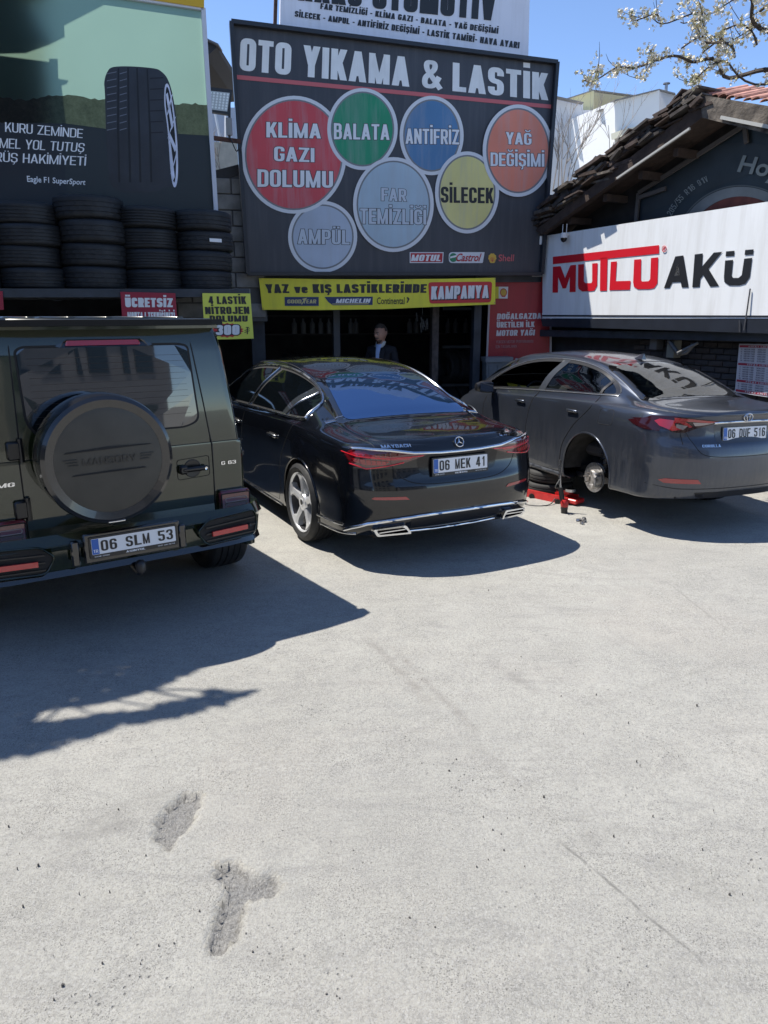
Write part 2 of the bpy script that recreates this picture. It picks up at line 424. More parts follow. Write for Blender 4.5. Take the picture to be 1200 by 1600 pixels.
def ell(cx, cy, rx, ry, rot=0, n=56):
    r = R(rot); return [(cx + rx * math.cos(a) * math.cos(r) - ry * math.sin(a) * math.sin(r), cy + rx * math.cos(a) * math.sin(r) + ry * math.sin(a) * math.cos(r)) for a in [k * math.tau / n for k in range(n)]]

# ------------------------------------------------------------ ground
def G2(u, v):                                       # a picture point on the ground
    d = ray(u, v); t = -CH / d.z; return CAM + d * t
def ground():
    fx = np.arange(-1.9, 2.6, .016); fy = np.arange(1.5, 4.2, .016)
    def ext(a, lo, hi):
        L = [a[0]]; s = .022
        while L[-1] > lo: s *= 1.25; L.append(L[-1] - s)
        H = [a[-1]]; s = .022
        while H[-1] < hi: s *= 1.25; H.append(H[-1] + s)
        return np.array(L[:0:-1] + list(a) + H[1:])
    X = ext(fx, -400, 400); Y = ext(fy, -400, 900); gx, gy = np.meshgrid(X, Y)
    rng = np.random.RandomState(3)
    near = np.exp(-((gx / 9) ** 2 + ((gy - 4) / 9) ** 2))
    z = .006 * near * (np.sin(gx * 1.3 + gy * .7) + np.sin(gy * 1.9 - gx * .4))
    pit = np.zeros_like(gx)
    holes = [[(262, 1255), (290, 1238), (318, 1240), (306, 1275), (275, 1315), (262, 1325), (243, 1310), (247, 1280)],
             [(338, 1350), (370, 1345), (395, 1370), (425, 1365), (437, 1385), (420, 1400), (385, 1405), (378, 1440), (362, 1478), (340, 1490), (322, 1478), (338, 1435), (350, 1400), (355, 1382), (338, 1368)]]
    def inside_d(poly):                             # signed distance-like mask
        P = np.array([[G2(u, v).x, G2(u, v).y] for u, v in poly]); n = len(P)
        ins = np.zeros(gx.shape, bool); dm = np.full(gx.shape, 9.0)
        for i in range(n):
            a, b = P[i], P[(i + 1) % n]
            c = ((a[1] > gy) != (b[1] > gy)) & (gx < (b[0] - a[0]) * (gy - a[1]) / (b[1] - a[1] + 1e-12) + a[0]); ins ^= c
            t = np.clip(((gx - a[0]) * (b[0] - a[0]) + (gy - a[1]) * (b[1] - a[1])) / ((b - a) @ (b - a)), 0, 1)
            dm = np.minimum(dm, np.hypot(gx - a[0] - t * (b[0] - a[0]), gy - a[1] - t * (b[1] - a[1])))
        return np.where(ins, dm, -dm)
    for h in holes:
        d = inside_d(h) + rng.normal(0, .004, gx.shape)
        k = np.clip((d + .012 * np.sin(gx * 90 + 3 * np.sin(gy * 70)) * np.sin(gy * 83)) / .010 + .4, 0, 1); pit = np.maximum(pit, k)
    z = z - pit * (.034 + rng.uniform(-.004, .006, gx.shape))
    ny, nx = gx.shape
    v = np.stack([gx.ravel(), gy.ravel(), z.ravel()], 1)
    i = np.arange(nx * ny).reshape(ny, nx)
    f = np.stack([i[:-1, :-1].ravel(), i[:-1, 1:].ravel(), i[1:, 1:].ravel(), i[1:, :-1].ravel()], 1)
    me = bpy.data.meshes.new('ground'); me.from_pydata(v.tolist(), [], f.tolist()); me.shade_smooth()
    at = me.attributes.new('pit', 'FLOAT', 'POINT'); at.data.foreach_set('value', pit.ravel().astype(np.float32))
    o = bpy.data.objects.new('ground', me); link(o); structure(o)
    m = bpy.data.materials.new('worn concrete yard'); m.use_nodes = True; n = m.node_tree.nodes; l = m.node_tree.links; b = n['Principled BSDF']
    b.inputs['Roughness'].default_value = .85; b.inputs['Specular IOR Level'].default_value = .35
    tc = n.new('ShaderNodeTexCoord')
    def noise(sc, det=5, rough=.6, dist=0, vec=None):
        t = n.new('ShaderNodeTexNoise'); t.inputs['Scale'].default_value = sc; t.inputs['Detail'].default_value = det
        t.inputs['Roughness'].default_value = rough; t.inputs['Distortion'].default_value = dist
        l.new(vec or tc.outputs['Object'], t.inputs['Vector']); return t.outputs[0]
    def rng_(s, a, bb, c=0, d=1):
        t = n.new('ShaderNodeMapRange'); t.inputs[1].default_value = a; t.inputs[2].default_value = bb; t.inputs[3].default_value = c; t.inputs[4].default_value = d
        l.new(s, t.inputs[0]); return t.outputs[0]
    def mix(fac, a, bb, mode='MIX'):
        t = n.new('ShaderNodeMix'); t.data_type = 'RGBA'; t.blend_type = mode
        if hasattr(fac, 'links'): l.new(fac, t.inputs[0])
        else: t.inputs[0].default_value = fac
        for s, k in ((a, 6), (bb, 7)):
            if hasattr(s, 'links'): l.new(s, t.inputs[k])
            else: t.inputs[k].default_value = (*s, 1)
        return t.outputs[2]
    def math_(op, a, bb):
        t = n.new('ShaderNodeMath'); t.operation = op
        for s, k in ((a, 0), (bb, 1)):
            if hasattr(s, 'links'): l.new(s, t.inputs[k])
            else: t.inputs[k].default_value = s
        return t.outputs[0]
    # base blotches
    c = mix(rng_(noise(.55, 8, .65, .4), .35, .68), (.432, .424, .384), (.322, .316, .288))
    mp = n.new('ShaderNodeMapping'); mp.inputs['Rotation'].default_value = (0, 0, R(62)); mp.inputs['Scale'].default_value = (.5, 3.2, 1); l.new(tc.outputs['Object'], mp.inputs[0])
    mp2 = n.new('ShaderNodeMapping'); mp2.inputs['Rotation'].default_value = (0, 0, R(-18)); mp2.inputs['Scale'].default_value = (.6, 2.6, 1); l.new(tc.outputs['Object'], mp2.inputs[0])
    c = mix(rng_(noise(2.2, 9, .72, 1.5, mp2.outputs[0]), .50, .66, 0, .5), c, (.245, .240, .225))
    c = mix(rng_(noise(1.4, 9, .7, .6, mp.outputs[0]), .46, .72), c, (.382, .374, .336))
    c = mix(rng_(noise(2.6, 9, .75, 1.2), .56, .74, 0, .55), c, (.215, .210, .200))     # darker scuffs
    c = mix(rng_(noise(.7, 4, .6, .8), .50, .70, 0, .45), c, (.40, .372, .330))           # warm dust
    c = mix(rng_(noise(7, 6, .8, .5), .45, .70, 0, .45), c, (.245, .241, .23))
    c = mix(rng_(noise(60, 4, .85), .46, .62, 0, .45), c, (.165, .163, .155))              # sand grain
    c = mix(rng_(noise(130, 3, .9), .52, .60, 0, .6), c, (.46, .455, .44))
    c = mix(math_('MULTIPLY', rng_(noise(170, 2, .9), .57, .63, 0, 1), rng_(noise(3.1, 4, .6), .40, .62, .25, .9)), c, (.095, .092, .086))
    vo = n.new('ShaderNodeTexVoronoi'); vo.inputs['Scale'].default_value = 34; l.new(tc.outputs['Object'], vo.inputs['Vector'])
    sp = math_('MULTIPLY', rng_(vo.outputs['Distance'], .10, .17, 1, 0), rng_(noise(2.0, 4), .5, .62))
    c = mix(math_('MULTIPLY', sp, .65), c, (.10, .098, .092))
    # thin sawn lines and tyre marks, as shapes on the ground
    def linem(p, q, wd, soft, wob=.02):
        p, q = G2(*p), G2(*q); d = (q - p); L = d.length; d.normalize()
        sx = n.new('ShaderNodeSeparateXYZ'); l.new(tc.outputs['Object'], sx.inputs[0])
        X_, Y_ = sx.outputs[0], sx.outputs[1]
        a = math_('ADD', math_('MULTIPLY', math_('SUBTRACT', X_, p.x), d.x), math_('MULTIPLY', math_('SUBTRACT', Y_, p.y), d.y))
        e = math_('ADD', math_('MULTIPLY', math_('SUBTRACT', X_, p.x), -d.y), math_('MULTIPLY', math_('SUBTRACT', Y_, p.y), d.x))
        e = math_('ADD', e, math_('MULTIPLY', math_('SUBTRACT', noise(2.2, 3), .5), wob))
        e = math_('ABSOLUTE', e, 0)
        k = rng_(e, wd, wd + soft, 1, 0)
        return math_('MULTIPLY', k, math_('MULTIPLY', rng_(a, 0, .25), rng_(a, L - .25, L, 1, 0)))
    for (p, q, wd, soft, wob, s, col) in [((832, 1278), (1140, 1540), .002, .008, .05, .7, (.13, .128, .12)), ((1035, 905), (1150, 996), .002, .012, .04, .4, (.15, .145, .135)),
                                          ((560, 985), (690, 1115), .012, .04, .06, .45, (.19, .175, .16)), ((600, 1000), (760, 1160), .008, .03, .05, .4, (.19, .175, .16)),
                                          ((760, 1030), (860, 1095), .006, .05, .06, .6, (.19, .18, .17)), ((60, 1330), (280, 1240), .03, .10, .12, .55, (.19, .185, .175)), ((400, 1500), (540, 1492), .004, .04, .05, .35, (.17, .16, .13)),
                                          ((700, 1120), (900, 1330), .01, .05, .15, .16, (.20, .19, .175)), ((1190, 1010), (900, 1110), .004, .02, .2, .22, (.20, .195, .18)), ((20, 1290), (520, 1175), .002, .012, .25, .25, (.19, .185, .17)), ((1200, 1440), (1010, 1330), .03, .08, .2, .45, (.21, .205, .19)), ((1000, 1290), (870, 1325), .02, .05, .1, .5, (.17, .165, .155)), ((600, 1170), (700, 1115), .004, .03, .08, .32, (.16, .15, .14))]:
        c = mix(math_('MULTIPLY', math_('MULTIPLY', linem(p, q, wd, soft, wob), s), rng_(noise(9, 4), .3, .6)), c, col)
    pt = n.new('ShaderNodeAttribute'); pt.attribute_name = 'pit'
    ve = n.new('ShaderNodeTexVoronoi'); ve.inputs['Scale'].default_value = 70; l.new(tc.outputs['Object'], ve.inputs['Vector'])
    c = mix(rng_(pt.outputs['Fac'], .2, .7), c, mix(rng_(noise(80, 4, .9), .42, .60), (.215, .21, .20), (.37, .365, .35)))
    l.new(c, b.inputs['Base Color'])
    hh = math_('ADD', math_('MULTIPLY', noise(110, 4, .85), .60), math_('ADD', math_('MULTIPLY', noise(22, 5, .6), .5), math_('MULTIPLY', math_('MULTIPLY', noise(48, 4, .9), pt.outputs['Fac']), 2.2)))
    hh = math_('SUBTRACT', hh, math_('MULTIPLY', sp, .55))
    bp = n.new('ShaderNodeBump'); bp.inputs['Strength'].default_value = .8; bp.inputs['Distance'].default_value = .020
    l.new(hh, bp.inputs['Height']); l.new(bp.outputs[0], b.inputs['Normal'])
    me.materials.append(m)
ground()
# ------------------------------------------------------------ signs and print
W_ = mat('print white', (.78, .79, .80), .42, noise=.04, nscale=3)
BK = mat('print black', (.016, .017, .02), .4)
FB = Plane((0, 11.3, 0), 76, 0)                     # shop front: the big sign hangs on it
FR = Plane((0, 11.50, 0), 77, 0)                    # garage opening
PL = Plane((-2.28, 9.55, 0), 70)                    # left billboard
PM = Plane((2.5, 11.85, 0), 152.0)                  # battery sign, facing left
PU = Plane((0, 11.75, 0), 72)

def big_sign():
    t = thing('shop_sign', 'large charcoal shop sign with OTO YIKAMA & LASTİK and seven coloured discs above the garage', 'sign', tuple(FB(615, 260)))
    flat(FB, [(361, 36), (868, 99), (844, 428), (387, 428)], mat('sign charcoal', (.050, .053, .064), .38, noise=.12, nscale=1.2, spec=.45), t, 'sign_board', 0, .10)
    fr = mat('sign edge steel', (.02, .023, .03), .4)
    C = [(361, 36), (868, 99), (844, 428), (387, 428)]
    for i in range(4):
        b = MB(); b.beam(FB(*C[i], .02), FB(*C[(i + 1) % 4], .02), .05, .13, FB.n); b.build('frame_bar', fr, t)
    PW = mat('sign lettering white', (.82, .84, .84), .45, noise=.06, nscale=5)
    letter(FB, 'OTO YIKAMA & LASTİK', [(376, 59), (856, 115), (856, 157), (374, 110)], PW, t, .006, .038)
    flat(FB, [(369, 117), (864, 164), (863, 170), (370, 124)], mat('sign red line', (.58, .13, .14), .45), t, 'red_line', .006)
    ring = mat('disc ring grey', (.70, .72, .75), .4); rin2 = mat('disc ring inner', (.20, .21, .22), .45)
    K = mat('outline ink', (.05, .05, .055), .5)
    discs = [('klima', 459, 242, 82, 92, (.62, .07, .085)), ('balata', 566, 202, 55, 64, (.012, .27, .13)), ('antifriz', 674, 212, 50, 62, (.075, .20, .38)),
             ('yag', 808, 236, 55, 72, (.78, .25, .16)), ('silecek', 729, 301, 50, 64, (.72, .66, .26)), ('ampul', 504, 370, 54, 56, (.44, .51, .61)), ('far', 614, 320, 63, 74, (.42, .55, .64))]
    order = ['ampul', 'balata', 'klima', 'antifriz', 'far', 'silecek', 'yag']
    lift = {'ampul': 1, 'klima': 2, 'balata': 3, 'antifriz': 2, 'silecek': 4, 'far': 5, 'yag': 6}
    for (k, cx, cy, rx, ry, col) in discs:
        z = .004 * lift[k] + .004
        d = flat(FB, ell(cx, cy, rx, ry), ring, t, 'disc', z)
        flat(FB, ell(cx, cy, rx - 5.5, ry - 5.5), rin2, d, 'disc_rim', z + .0012)
        flat(FB, ell(cx, cy, rx - 8, ry - 8), mat('disc ' + k, col, .42, noise=.10, nscale=1.6), d, 'disc_face', z + .0024)
        L = {'klima': [('KLİMA', (416, 191, 501, 215)), ('GAZI', (428, 229, 491, 252)), ('DOLUMU', (402, 265, 520, 292))],
             'balata': [('BALATA', (521, 193, 608, 218))], 'antifriz': [('ANTİFRİZ', (633, 201, 717, 225))],
             'yag': [('YAĞ', (789, 207, 829, 226)), ('DEĞİŞİMİ', (765, 239, 849, 260))], 'silecek': [('SİLECEK', (688, 292, 770, 317))],
             'ampul': [('AMPÜL', (465, 358, 546, 381))], 'far': [('FAR', (595, 294, 634, 314)), ('TEMİZLİĞİ', (562, 326, 665, 350))]}[k]
        for s, (x0, y0, x1, y1) in L:
            sl = 2 if k != 'klima' else 3
            q = [(x0, y0), (x1, y0 + sl), (x1, y1 + sl * .6), (x0, y1)]
            if k == 'silecek': letter(FB, s, q, mat('ink near black', (.02, .02, .022), .45), d, z + .005, .03); continue
            letter(FB, s, q, K, d, z + .004, .024, e=.036)
            letter(FB, s, q, mat('disc lettering', (.78, .80, .83), .45) if k not in ('far', 'ampul') else mat('disc lettering pale', (.55, .61, .68), .45), d, z + .0056, .024)
    # small oil brand marks along the bottom
    r = MATS['sign red line']
    flat(FB, [(640, 394), (693, 394), (692, 411), (640, 411)], ring, t, 'logo_plate', .006); flat(FB, [(641.5, 395.5), (691.5, 395.5), (690.5, 409.5), (641.5, 409.5)], mat('logo red', (.45, .02, .03), .45), t, 'logo_plate', .008)
    letter(FB, 'MOTUL', [(643.5, 398), (690, 398), (688, 408), (642, 408)], W_, t, .011, .04, .15)
    flat(FB, rpoly([(701, 394), (757, 394), (754, 411), (701, 411)], [6, 1, 1, 6]), ring, t, 'logo_plate', .006)
    flat(FB, ell(708, 402.5, 6, 7, 0, 20), mat('logo green', (.02, .22, .10), .45), t, 'logo_disc', .009)
    flat(FB, [(703, 401), (713, 398.5), (713, 401.5), (703, 404)], W_, t, 'logo_band', .011)
    letter(FB, 'Castrol', [(714, 396.5), (752, 396.5), (750, 408), (712, 408)], MATS['logo red'], t, .010, .02, .2)
    yl = mat('shell yellow', (.70, .45, .06), .45); sr = mat('shell red', (.55, .06, .05), .45)
    sh = [(769 + (5.8 if i % 2 else 6.6) * math.cos(a), 403 - 1.15 * (5.8 if i % 2 else 6.6) * math.sin(a)) for i, a in enumerate([R(-50 + i * 280 / 14) for i in range(15)])] + [(766, 411), (772, 411)]
    flat(FB, sh, yl, t, 'shell_mark', .008)
    for a in (-60, -35, -12, 12, 35, 60):
        c_, s_ = math.sin(R(a)), math.cos(R(a))
        flat(FB, [(768.7, 409), (769.3, 409), (769.3 + 5.4 * c_, 409 - 8.6 * s_ + 1), (768.6 + 5.4 * c_, 409 - 8.6 * s_ + 1)], sr, t, 'shell_rib', .0095)
    letter(FB, 'Shell', [(779, 398), (803, 398), (802, 408), (779, 408)], r, t, .008, .015)
big_sign()

def top_sign():
    t = thing('roof_sign', 'white shop name sign with black OTOMOTİV lettering standing above the charcoal sign', 'sign', tuple(PU(632, 40)))
    C = [(441, -90), (829, -70), (825, 108), (438, 70)]
    flat(PU, C, mat('roof sign white', (.74, .76, .84), .42, noise=.03, nscale=2), t, 'sign_board', 0, .12)
    letter(PU, 'ÜNAKO OTOMOTİV', [(441, -45), (776, -16), (773, 33), (440, -2)], BK, t, .006, .050)
    letter(PU, 'FAR TEMİZLİĞİ - KLİMA GAZI - BALATA - YAĞ DEĞİŞİMİ', [(501, 5), (779, 44), (778, 53), (500, 14)], BK, t, .006, .045)
    letter(PU, 'SİLECEK - AMPUL - ANTİFİRİZ DEĞİŞİMİ - LASTİK TAMİRİ- HAVA AYARI', [(461, 17), (812, 66), (811, 76), (460, 26)], BK, t, .006, .045)
    b = MB(); b.beam(PU(434, -80, -.05), PU(430, 60, -.05), .045, .045); b.build('support_pole', mat('rusty steel', (.09, .045, .03), .7, noise=.4, nscale=12), t)
    for u in (470, 640, 800):
        b = MB(); b.beam(PU(u, -70, -.22), PU(u, 140, -.22), .06, .06); b.build('support_post', MATS['rusty steel'], t)
top_sign()

def yellow_banner():
    Y = mat('banner yellow', (.82, .76, .05), .5, noise=.05, nscale=2, bump=.2, bscale=4)
    P = Plane(FB(590, 460, .03), 78)
    t = thing('banner', 'long yellow banner reading YAZ ve KIŞ LASTİKLERİNDE KAMPANYA over the garage opening', 'banner', tuple(P(590, 460)))
    top = [(404.5, 434.5), (500, 436), (600, 436.5), (700, 435.5), (774, 434)]; bot = [(774, 475.5), (700, 478.5), (600, 483), (500, 484.5), (410, 484)]
    flat(P, top + bot, Y, t, 'cloth', 0, .006)
    letter(P, 'YAZ ve KIŞ LASTİKLERİNDE', [(414, 444), (667, 444), (666, 457.5), (416, 458)], BK, t, .004, .050)
    flat(P, rpoly([(669, 441), (769, 440), (767, 472.5), (671, 474.5)], 5), mat('banner red', (.60, .03, .035), .45), t, 'red_panel', .004)
    letter(P, 'KAMPANYA', [(675.5, 449.3), (765.5, 447.3), (764.5, 467.3), (674.5, 469.8)], BK, t, .007, .045)
    letter(P, 'KAMPANYA', [(674, 447.5), (764, 445.5), (763, 465.5), (673, 468)], W_, t, .009, .045)
    nv = mat('logo navy', (.02, .035, .13), .45)
    flat(P, [(444.5, 464), (498, 464), (498, 478), (445, 478)], nv, t, 'logo_plate', .004)
    gy = mat('logo gold', (.55, .50, .22), .45)
    letter(P, 'GOOD', [(449, 468), (471, 468), (471, 474), (449, 474)], gy, t, .006, .03, .1); letter(P, 'YEAR', [(473, 468), (494, 468), (494, 474), (473, 474)], gy, t, .006, .03, .1)
    flat(P, [(472, 467), (480, 465), (476, 470), (472, 475.5), (470, 475.5), (474, 470)], gy, t, 'winged_foot', .007)
    flat(P, [(507, 464), (582.5, 463.5), (582, 476.5), (520, 477), (513, 472)], nv, t, 'logo_plate', .004)
    letter(P, 'MICHELIN', [(525.5, 467), (579, 466.5), (578, 473), (525, 473.5)], W_, t, .006, .035, .15)
    flat(P, [(519, 474.5), (576, 474), (576, 475.2), (519, 475.7)], gy, t, 'underline', .006)
    letter(P, 'Continental', [(589, 465), (632, 464.5), (632, 475), (589, 475)], BK, t, .006, .012)
    flat(P, [(635, 465), (637, 464), (640, 467), (637, 473), (635, 473), (637, 468)], BK, t, 'horse_mark', .006)
    for (u, v) in [(407, 436), (411, 482), (772, 436), (772, 473), (590, 438)]:
        b = MB(); b.lathe([(0, .012), (.004, .012), (.004, .006)], P(u, v, .004), 'y', 10); b.build('eyelet', mat('eyelet steel', (.3, .3, .3), .4, 1), t)
yellow_banner()

def oil_poster():
    P = Plane(FR(812, 500, -.02), 84)
    t = thing('poster', 'tall red oil advertisement panel with white Turkish text beside the garage opening', 'poster', tuple(P(812, 500)))
    flat(P, [(766, 430), (861, 431), (859, 640), (757, 640)], mat('poster red', (.42, .028, .035), .4, noise=.08, nscale=2), t, 'panel', 0, .05)
    b = MB(); b.beam(P(766, 430, .01), P(861, 431, .01), .02, .03); b.beam(P(766, 430, .01), P(757, 640, .01), .02, .03); b.beam(P(861, 431, .01), P(859, 640, .01), .02, .03)
    b.build('trim', mat('poster trim', (.45, .42, .43), .4), t)
    flat(P, [(774, 448), (794, 448), (793, 466.5), (774, 466.5)], W_, t, 'logo_plate', .006)
    flat(P, [(774, 448), (779, 448), (779, 466.5), (774, 466.5)], MATS['banner yellow'], t, 'logo_band', .008)
    sh = [(786.5 + 5.6 * math.cos(R(-50 + i * 20)), 457 - 6.4 * math.sin(R(-50 + i * 20))) for i in range(15)] + [(784, 464), (789, 464)]
    flat(P, sh, MATS['shell red'], t, 'shell_mark', .009)
    sh = [(786.5 + 4.3 * math.cos(R(-50 + i * 20)), 457 - 5 * math.sin(R(-50 + i * 20))) for i in range(15)] + [(785, 462), (788, 462)]
    flat(P, sh, MATS['shell yellow'], t, 'shell_mark', .011)
    pw = mat('poster lettering', (.74, .70, .70), .5)
    for s, q in [('DOĞALGAZDAN', [(777, 490), (853, 489), (853, 498), (776, 499)]), ('ÜRETİLEN İLK', [(776, 503), (835, 502.5), (835, 511), (776, 512)]), ('MOTOR YAĞI', [(776, 516), (836, 515), (835, 524), (775, 525)])]:
        letter(P, s, q, pw, t, .006, .040)
    pg = mat('poster small print', (.42, .22, .22), .5)
    letter(P, 'YÜKSEK MOTOR PERFORMANSI', [(775, 532), (833, 531), (833, 535.5), (775, 536.5)], pg, t, .006, .0)
    letter(P, 'İÇİN TASARLANDI', [(774.5, 539.5), (807, 539), (807, 543), (774.5, 544)], pg, t, .006, .0)
oil_poster()

def battery_sign():
    P = PM
    t = thing('battery_sign', 'white battery sign with red MUTLU and black AKÜ lettering above the grey sedan', 'sign', tuple(P(1000, 430)))
    wt = mat('battery sign white', (.80, .82, .83), .35, noise=.03, nscale=1.5, spec=.4)
    flat(P, [(848, 369), (1226, 311), (1232, 498), (847.5, 497.5)], wt, t, 'sign_board', 0, .16)
    bk = mat('battery sign black', (.02, .024, .034), .35, noise=.2, nscale=4)
    flat(P, [(847.5, 492), (1232, 493), (1232, 496), (847.5, 494.5)], bk, t, 'black_line', .006)
    b = MB(); b.prism([P(847.5, 498.5, .03), P(1233, 499, .03), P(1234, 522, .03), P(850, 510, .03)], -P.n * .22); b.build('skirt', bk, t)
    rd = mat('battery red', (.62, .012, .025), .35)
    sc = lambda x, y: (820 + x / 3.158, 300 + y / 3.158)
    def poly(pts, m=rd, nm='lettering'): flat(P, [sc(*p) for p in pts], m, t, nm, .006)
    poly([(140, 320), (664, 262), (664, 304), (140, 356)])
    # M
    poly([(140, 369), (178, 366), (200, 425), (226, 362), (254, 359), (252, 493), (222, 494), (224, 418), (205, 475), (188, 476), (166, 420), (165, 496), (138, 497)])
    # U
    poly([(265, 358), (293, 356), (293, 440), (300, 450), (330, 449), (334, 440), (334, 353), (361, 350), (358, 462), (345, 486), (330, 489), (285, 491), (267, 478), (264, 460)])
    # T stem
    poly([(374, 325), (410, 321), (406, 487), (372, 488)])
    # L
    poly([(426, 345), (456, 342), (450, 440), (524, 438), (520, 482), (419, 485)])
    # U
    poly([(541, 334), (576, 331), (574, 435), (582, 442), (612, 440), (620, 430), (624, 326), (660, 322), (656, 450), (640, 474), (618, 479), (560, 480), (540, 468), (536, 445)])
    # A
    poly([(744, 318), (784, 313), (810, 470), (776, 471), (771, 444), (729, 446), (716, 473), (688, 475)], BK)
    poly([(739, 415), (767, 413), (759, 352)], wt, 'letter_gap')
    # K
    poly([(840, 308), (880, 303), (876, 368), (934, 299), (976, 295), (908, 379), (960, 464), (916, 467), (882, 410), (868, 428), (864, 468), (828, 470)], BK)
    # Ü
    poly([(990, 338), (1030, 335), (1022, 412), (1030, 424), (1056, 424), (1072, 410), (1084, 329), (1124, 325), (1112, 420), (1090, 452), (1060, 461), (1010, 461), (986, 444), (984, 420)], BK)
    poly([(995, 293), (1037, 290), (1034, 315), (992, 318)], BK); poly([(1089, 286), (1131, 283), (1128, 308), (1086, 311)], BK)
    # registered mark
    b = MB(); c0 = sc(690, 281); b.tube([P(c0[0] + 3.2 * math.cos(a), c0[1] + 4.6 * math.sin(a), .008) for a in [k * math.tau / 20 for k in range(20)]], .004, 5, True); b.build('registered_mark', rd, t)
    letter(P, 'R', [(1037, 386.5), (1039.5, 386.2), (1039.5, 391), (1037, 391.2)], rd, t, .008, .02)
    b = MB(); b.tube([P(1174, 451, .02), P(1170, 485, .03), P(1167, 516, .05)], .008, 6); b.tube([P(1160, 500, .05), P(1160, 519, .05)], .007, 6); b.build('drip_pipe', mat('dark pipe', (.06, .06, .065), .5), t)
    # cameras mounted on it
    c = thing('security_camera', 'small white dome security camera with twin aerials on the top edge of the battery sign', 'camera', tuple(P(888, 370, .06)))
    o = P(888.5, 370, .09); wm = mat('camera white', (.72, .73, .74), .3); gb = mat('camera black dome', (.008, .008, .01), .08)
    b = MB(); b.lathe([(.05, 0), (.05, .045), (.0, .055), (-.02, .05)], o, 'z', 20); b.build('housing', wm, c, 50)
    b = MB(); b.lathe([(-.02, .048), (-.045, .045), (-.07, .030), (-.082, 0)], o, 'z', 20); b.build('dome', gb, c, 50)
    b = MB(); b.beam(o + Vector((0, 0, .03)), P(888.5, 366, -.02), .03, .03); b.build('bracket', wm, c)
    for du in (-.035, .05):
        b = MB(); b.tube([o + P.r * du + Vector((0, 0, .03)), o + P.r * du + Vector((0, 0, .17))], .006, 6); b.build('aerial', wm, c)
    c = thing('bullet_camera', 'small white bullet camera on the left end of the battery sign', 'camera', tuple(P(850, 377, .05)))
    o = P(851, 376, .06); b = MB(); b.beam(o, o + P.n * .02 - P.r * .16 + Vector((0, 0, -.02)), .06, .06); b.box(o, (.07, .07, .12)); b.build('housing', wm, c)
    b = MB(); q = o + P.n * .02 - P.r * .17 + Vector((0, 0, -.02)); b.lathe([(0, .032), (-.02, .032), (-.022, 0)], q, 'x', 14, sgn=1); b.build('lens', gb, c)
battery_sign()

def price_list():
    P = Plane(PM(1180, 560, -.22), 156)
    t = thing('price_list', 'white price list with red header bands on the dark brick wall', 'price list', tuple(P(1180, 575)))
    C = [(1155, 537), (1226, 538), (1222, 624), (1148, 613)]
    flat(P, C, mat('price sheet white', (.55, .55, .60), .35), t, 'sheet', 0, .012)
    rd = mat('price band red', (.36, .03, .06), .4); ink = mat('price ink', (.05, .05, .09), .5)
    for k in (0, .36, .70, .90):
        def q(a, c): 
            p = np.array(C[0]) * (1 - a) * (1 - c) + np.array(C[1]) * a * (1 - c) + np.array(C[2]) * a * c + np.array(C[3]) * (1 - a) * c; return tuple(p)
        flat(P, [q(.02, k + .03), q(.98, k + .03), q(.98, k + .075), q(.02, k + .075)], rd, t, 'header_band', .003)
        letter(P, 'FİYAT LİSTESİ', [q(.22, k + .038), q(.78, k + .038), q(.78, k + .068), q(.22, k + .068)], MATS['price sheet white'], t, .005, .02)
        for r_ in range(6):
            y0 = k + .10 + r_ * .045
            if y0 > (.36 if k == 0 else .70 if k == .36 else .90 if k == .70 else .97) - .01: break
            letter(P, '%d   MOTOR YAĞI' % (5 + r_), [q(.06, y0), q(.36, y0), q(.36, y0 + .025), q(.06, y0 + .025)], ink, t, .004, .01)
            letter(P, '%d,00' % (350 + 45 * r_), [q(.42, y0), q(.60, y0), q(.60, y0 + .025), q(.42, y0 + .025)], ink, t, .004, .01)
            flat(P, [q(.64, y0 + .03), q(.95, y0 + .03), q(.95, y0 + .034), q(.64, y0 + .034)], ink, t, 'rule', .004)
price_list()

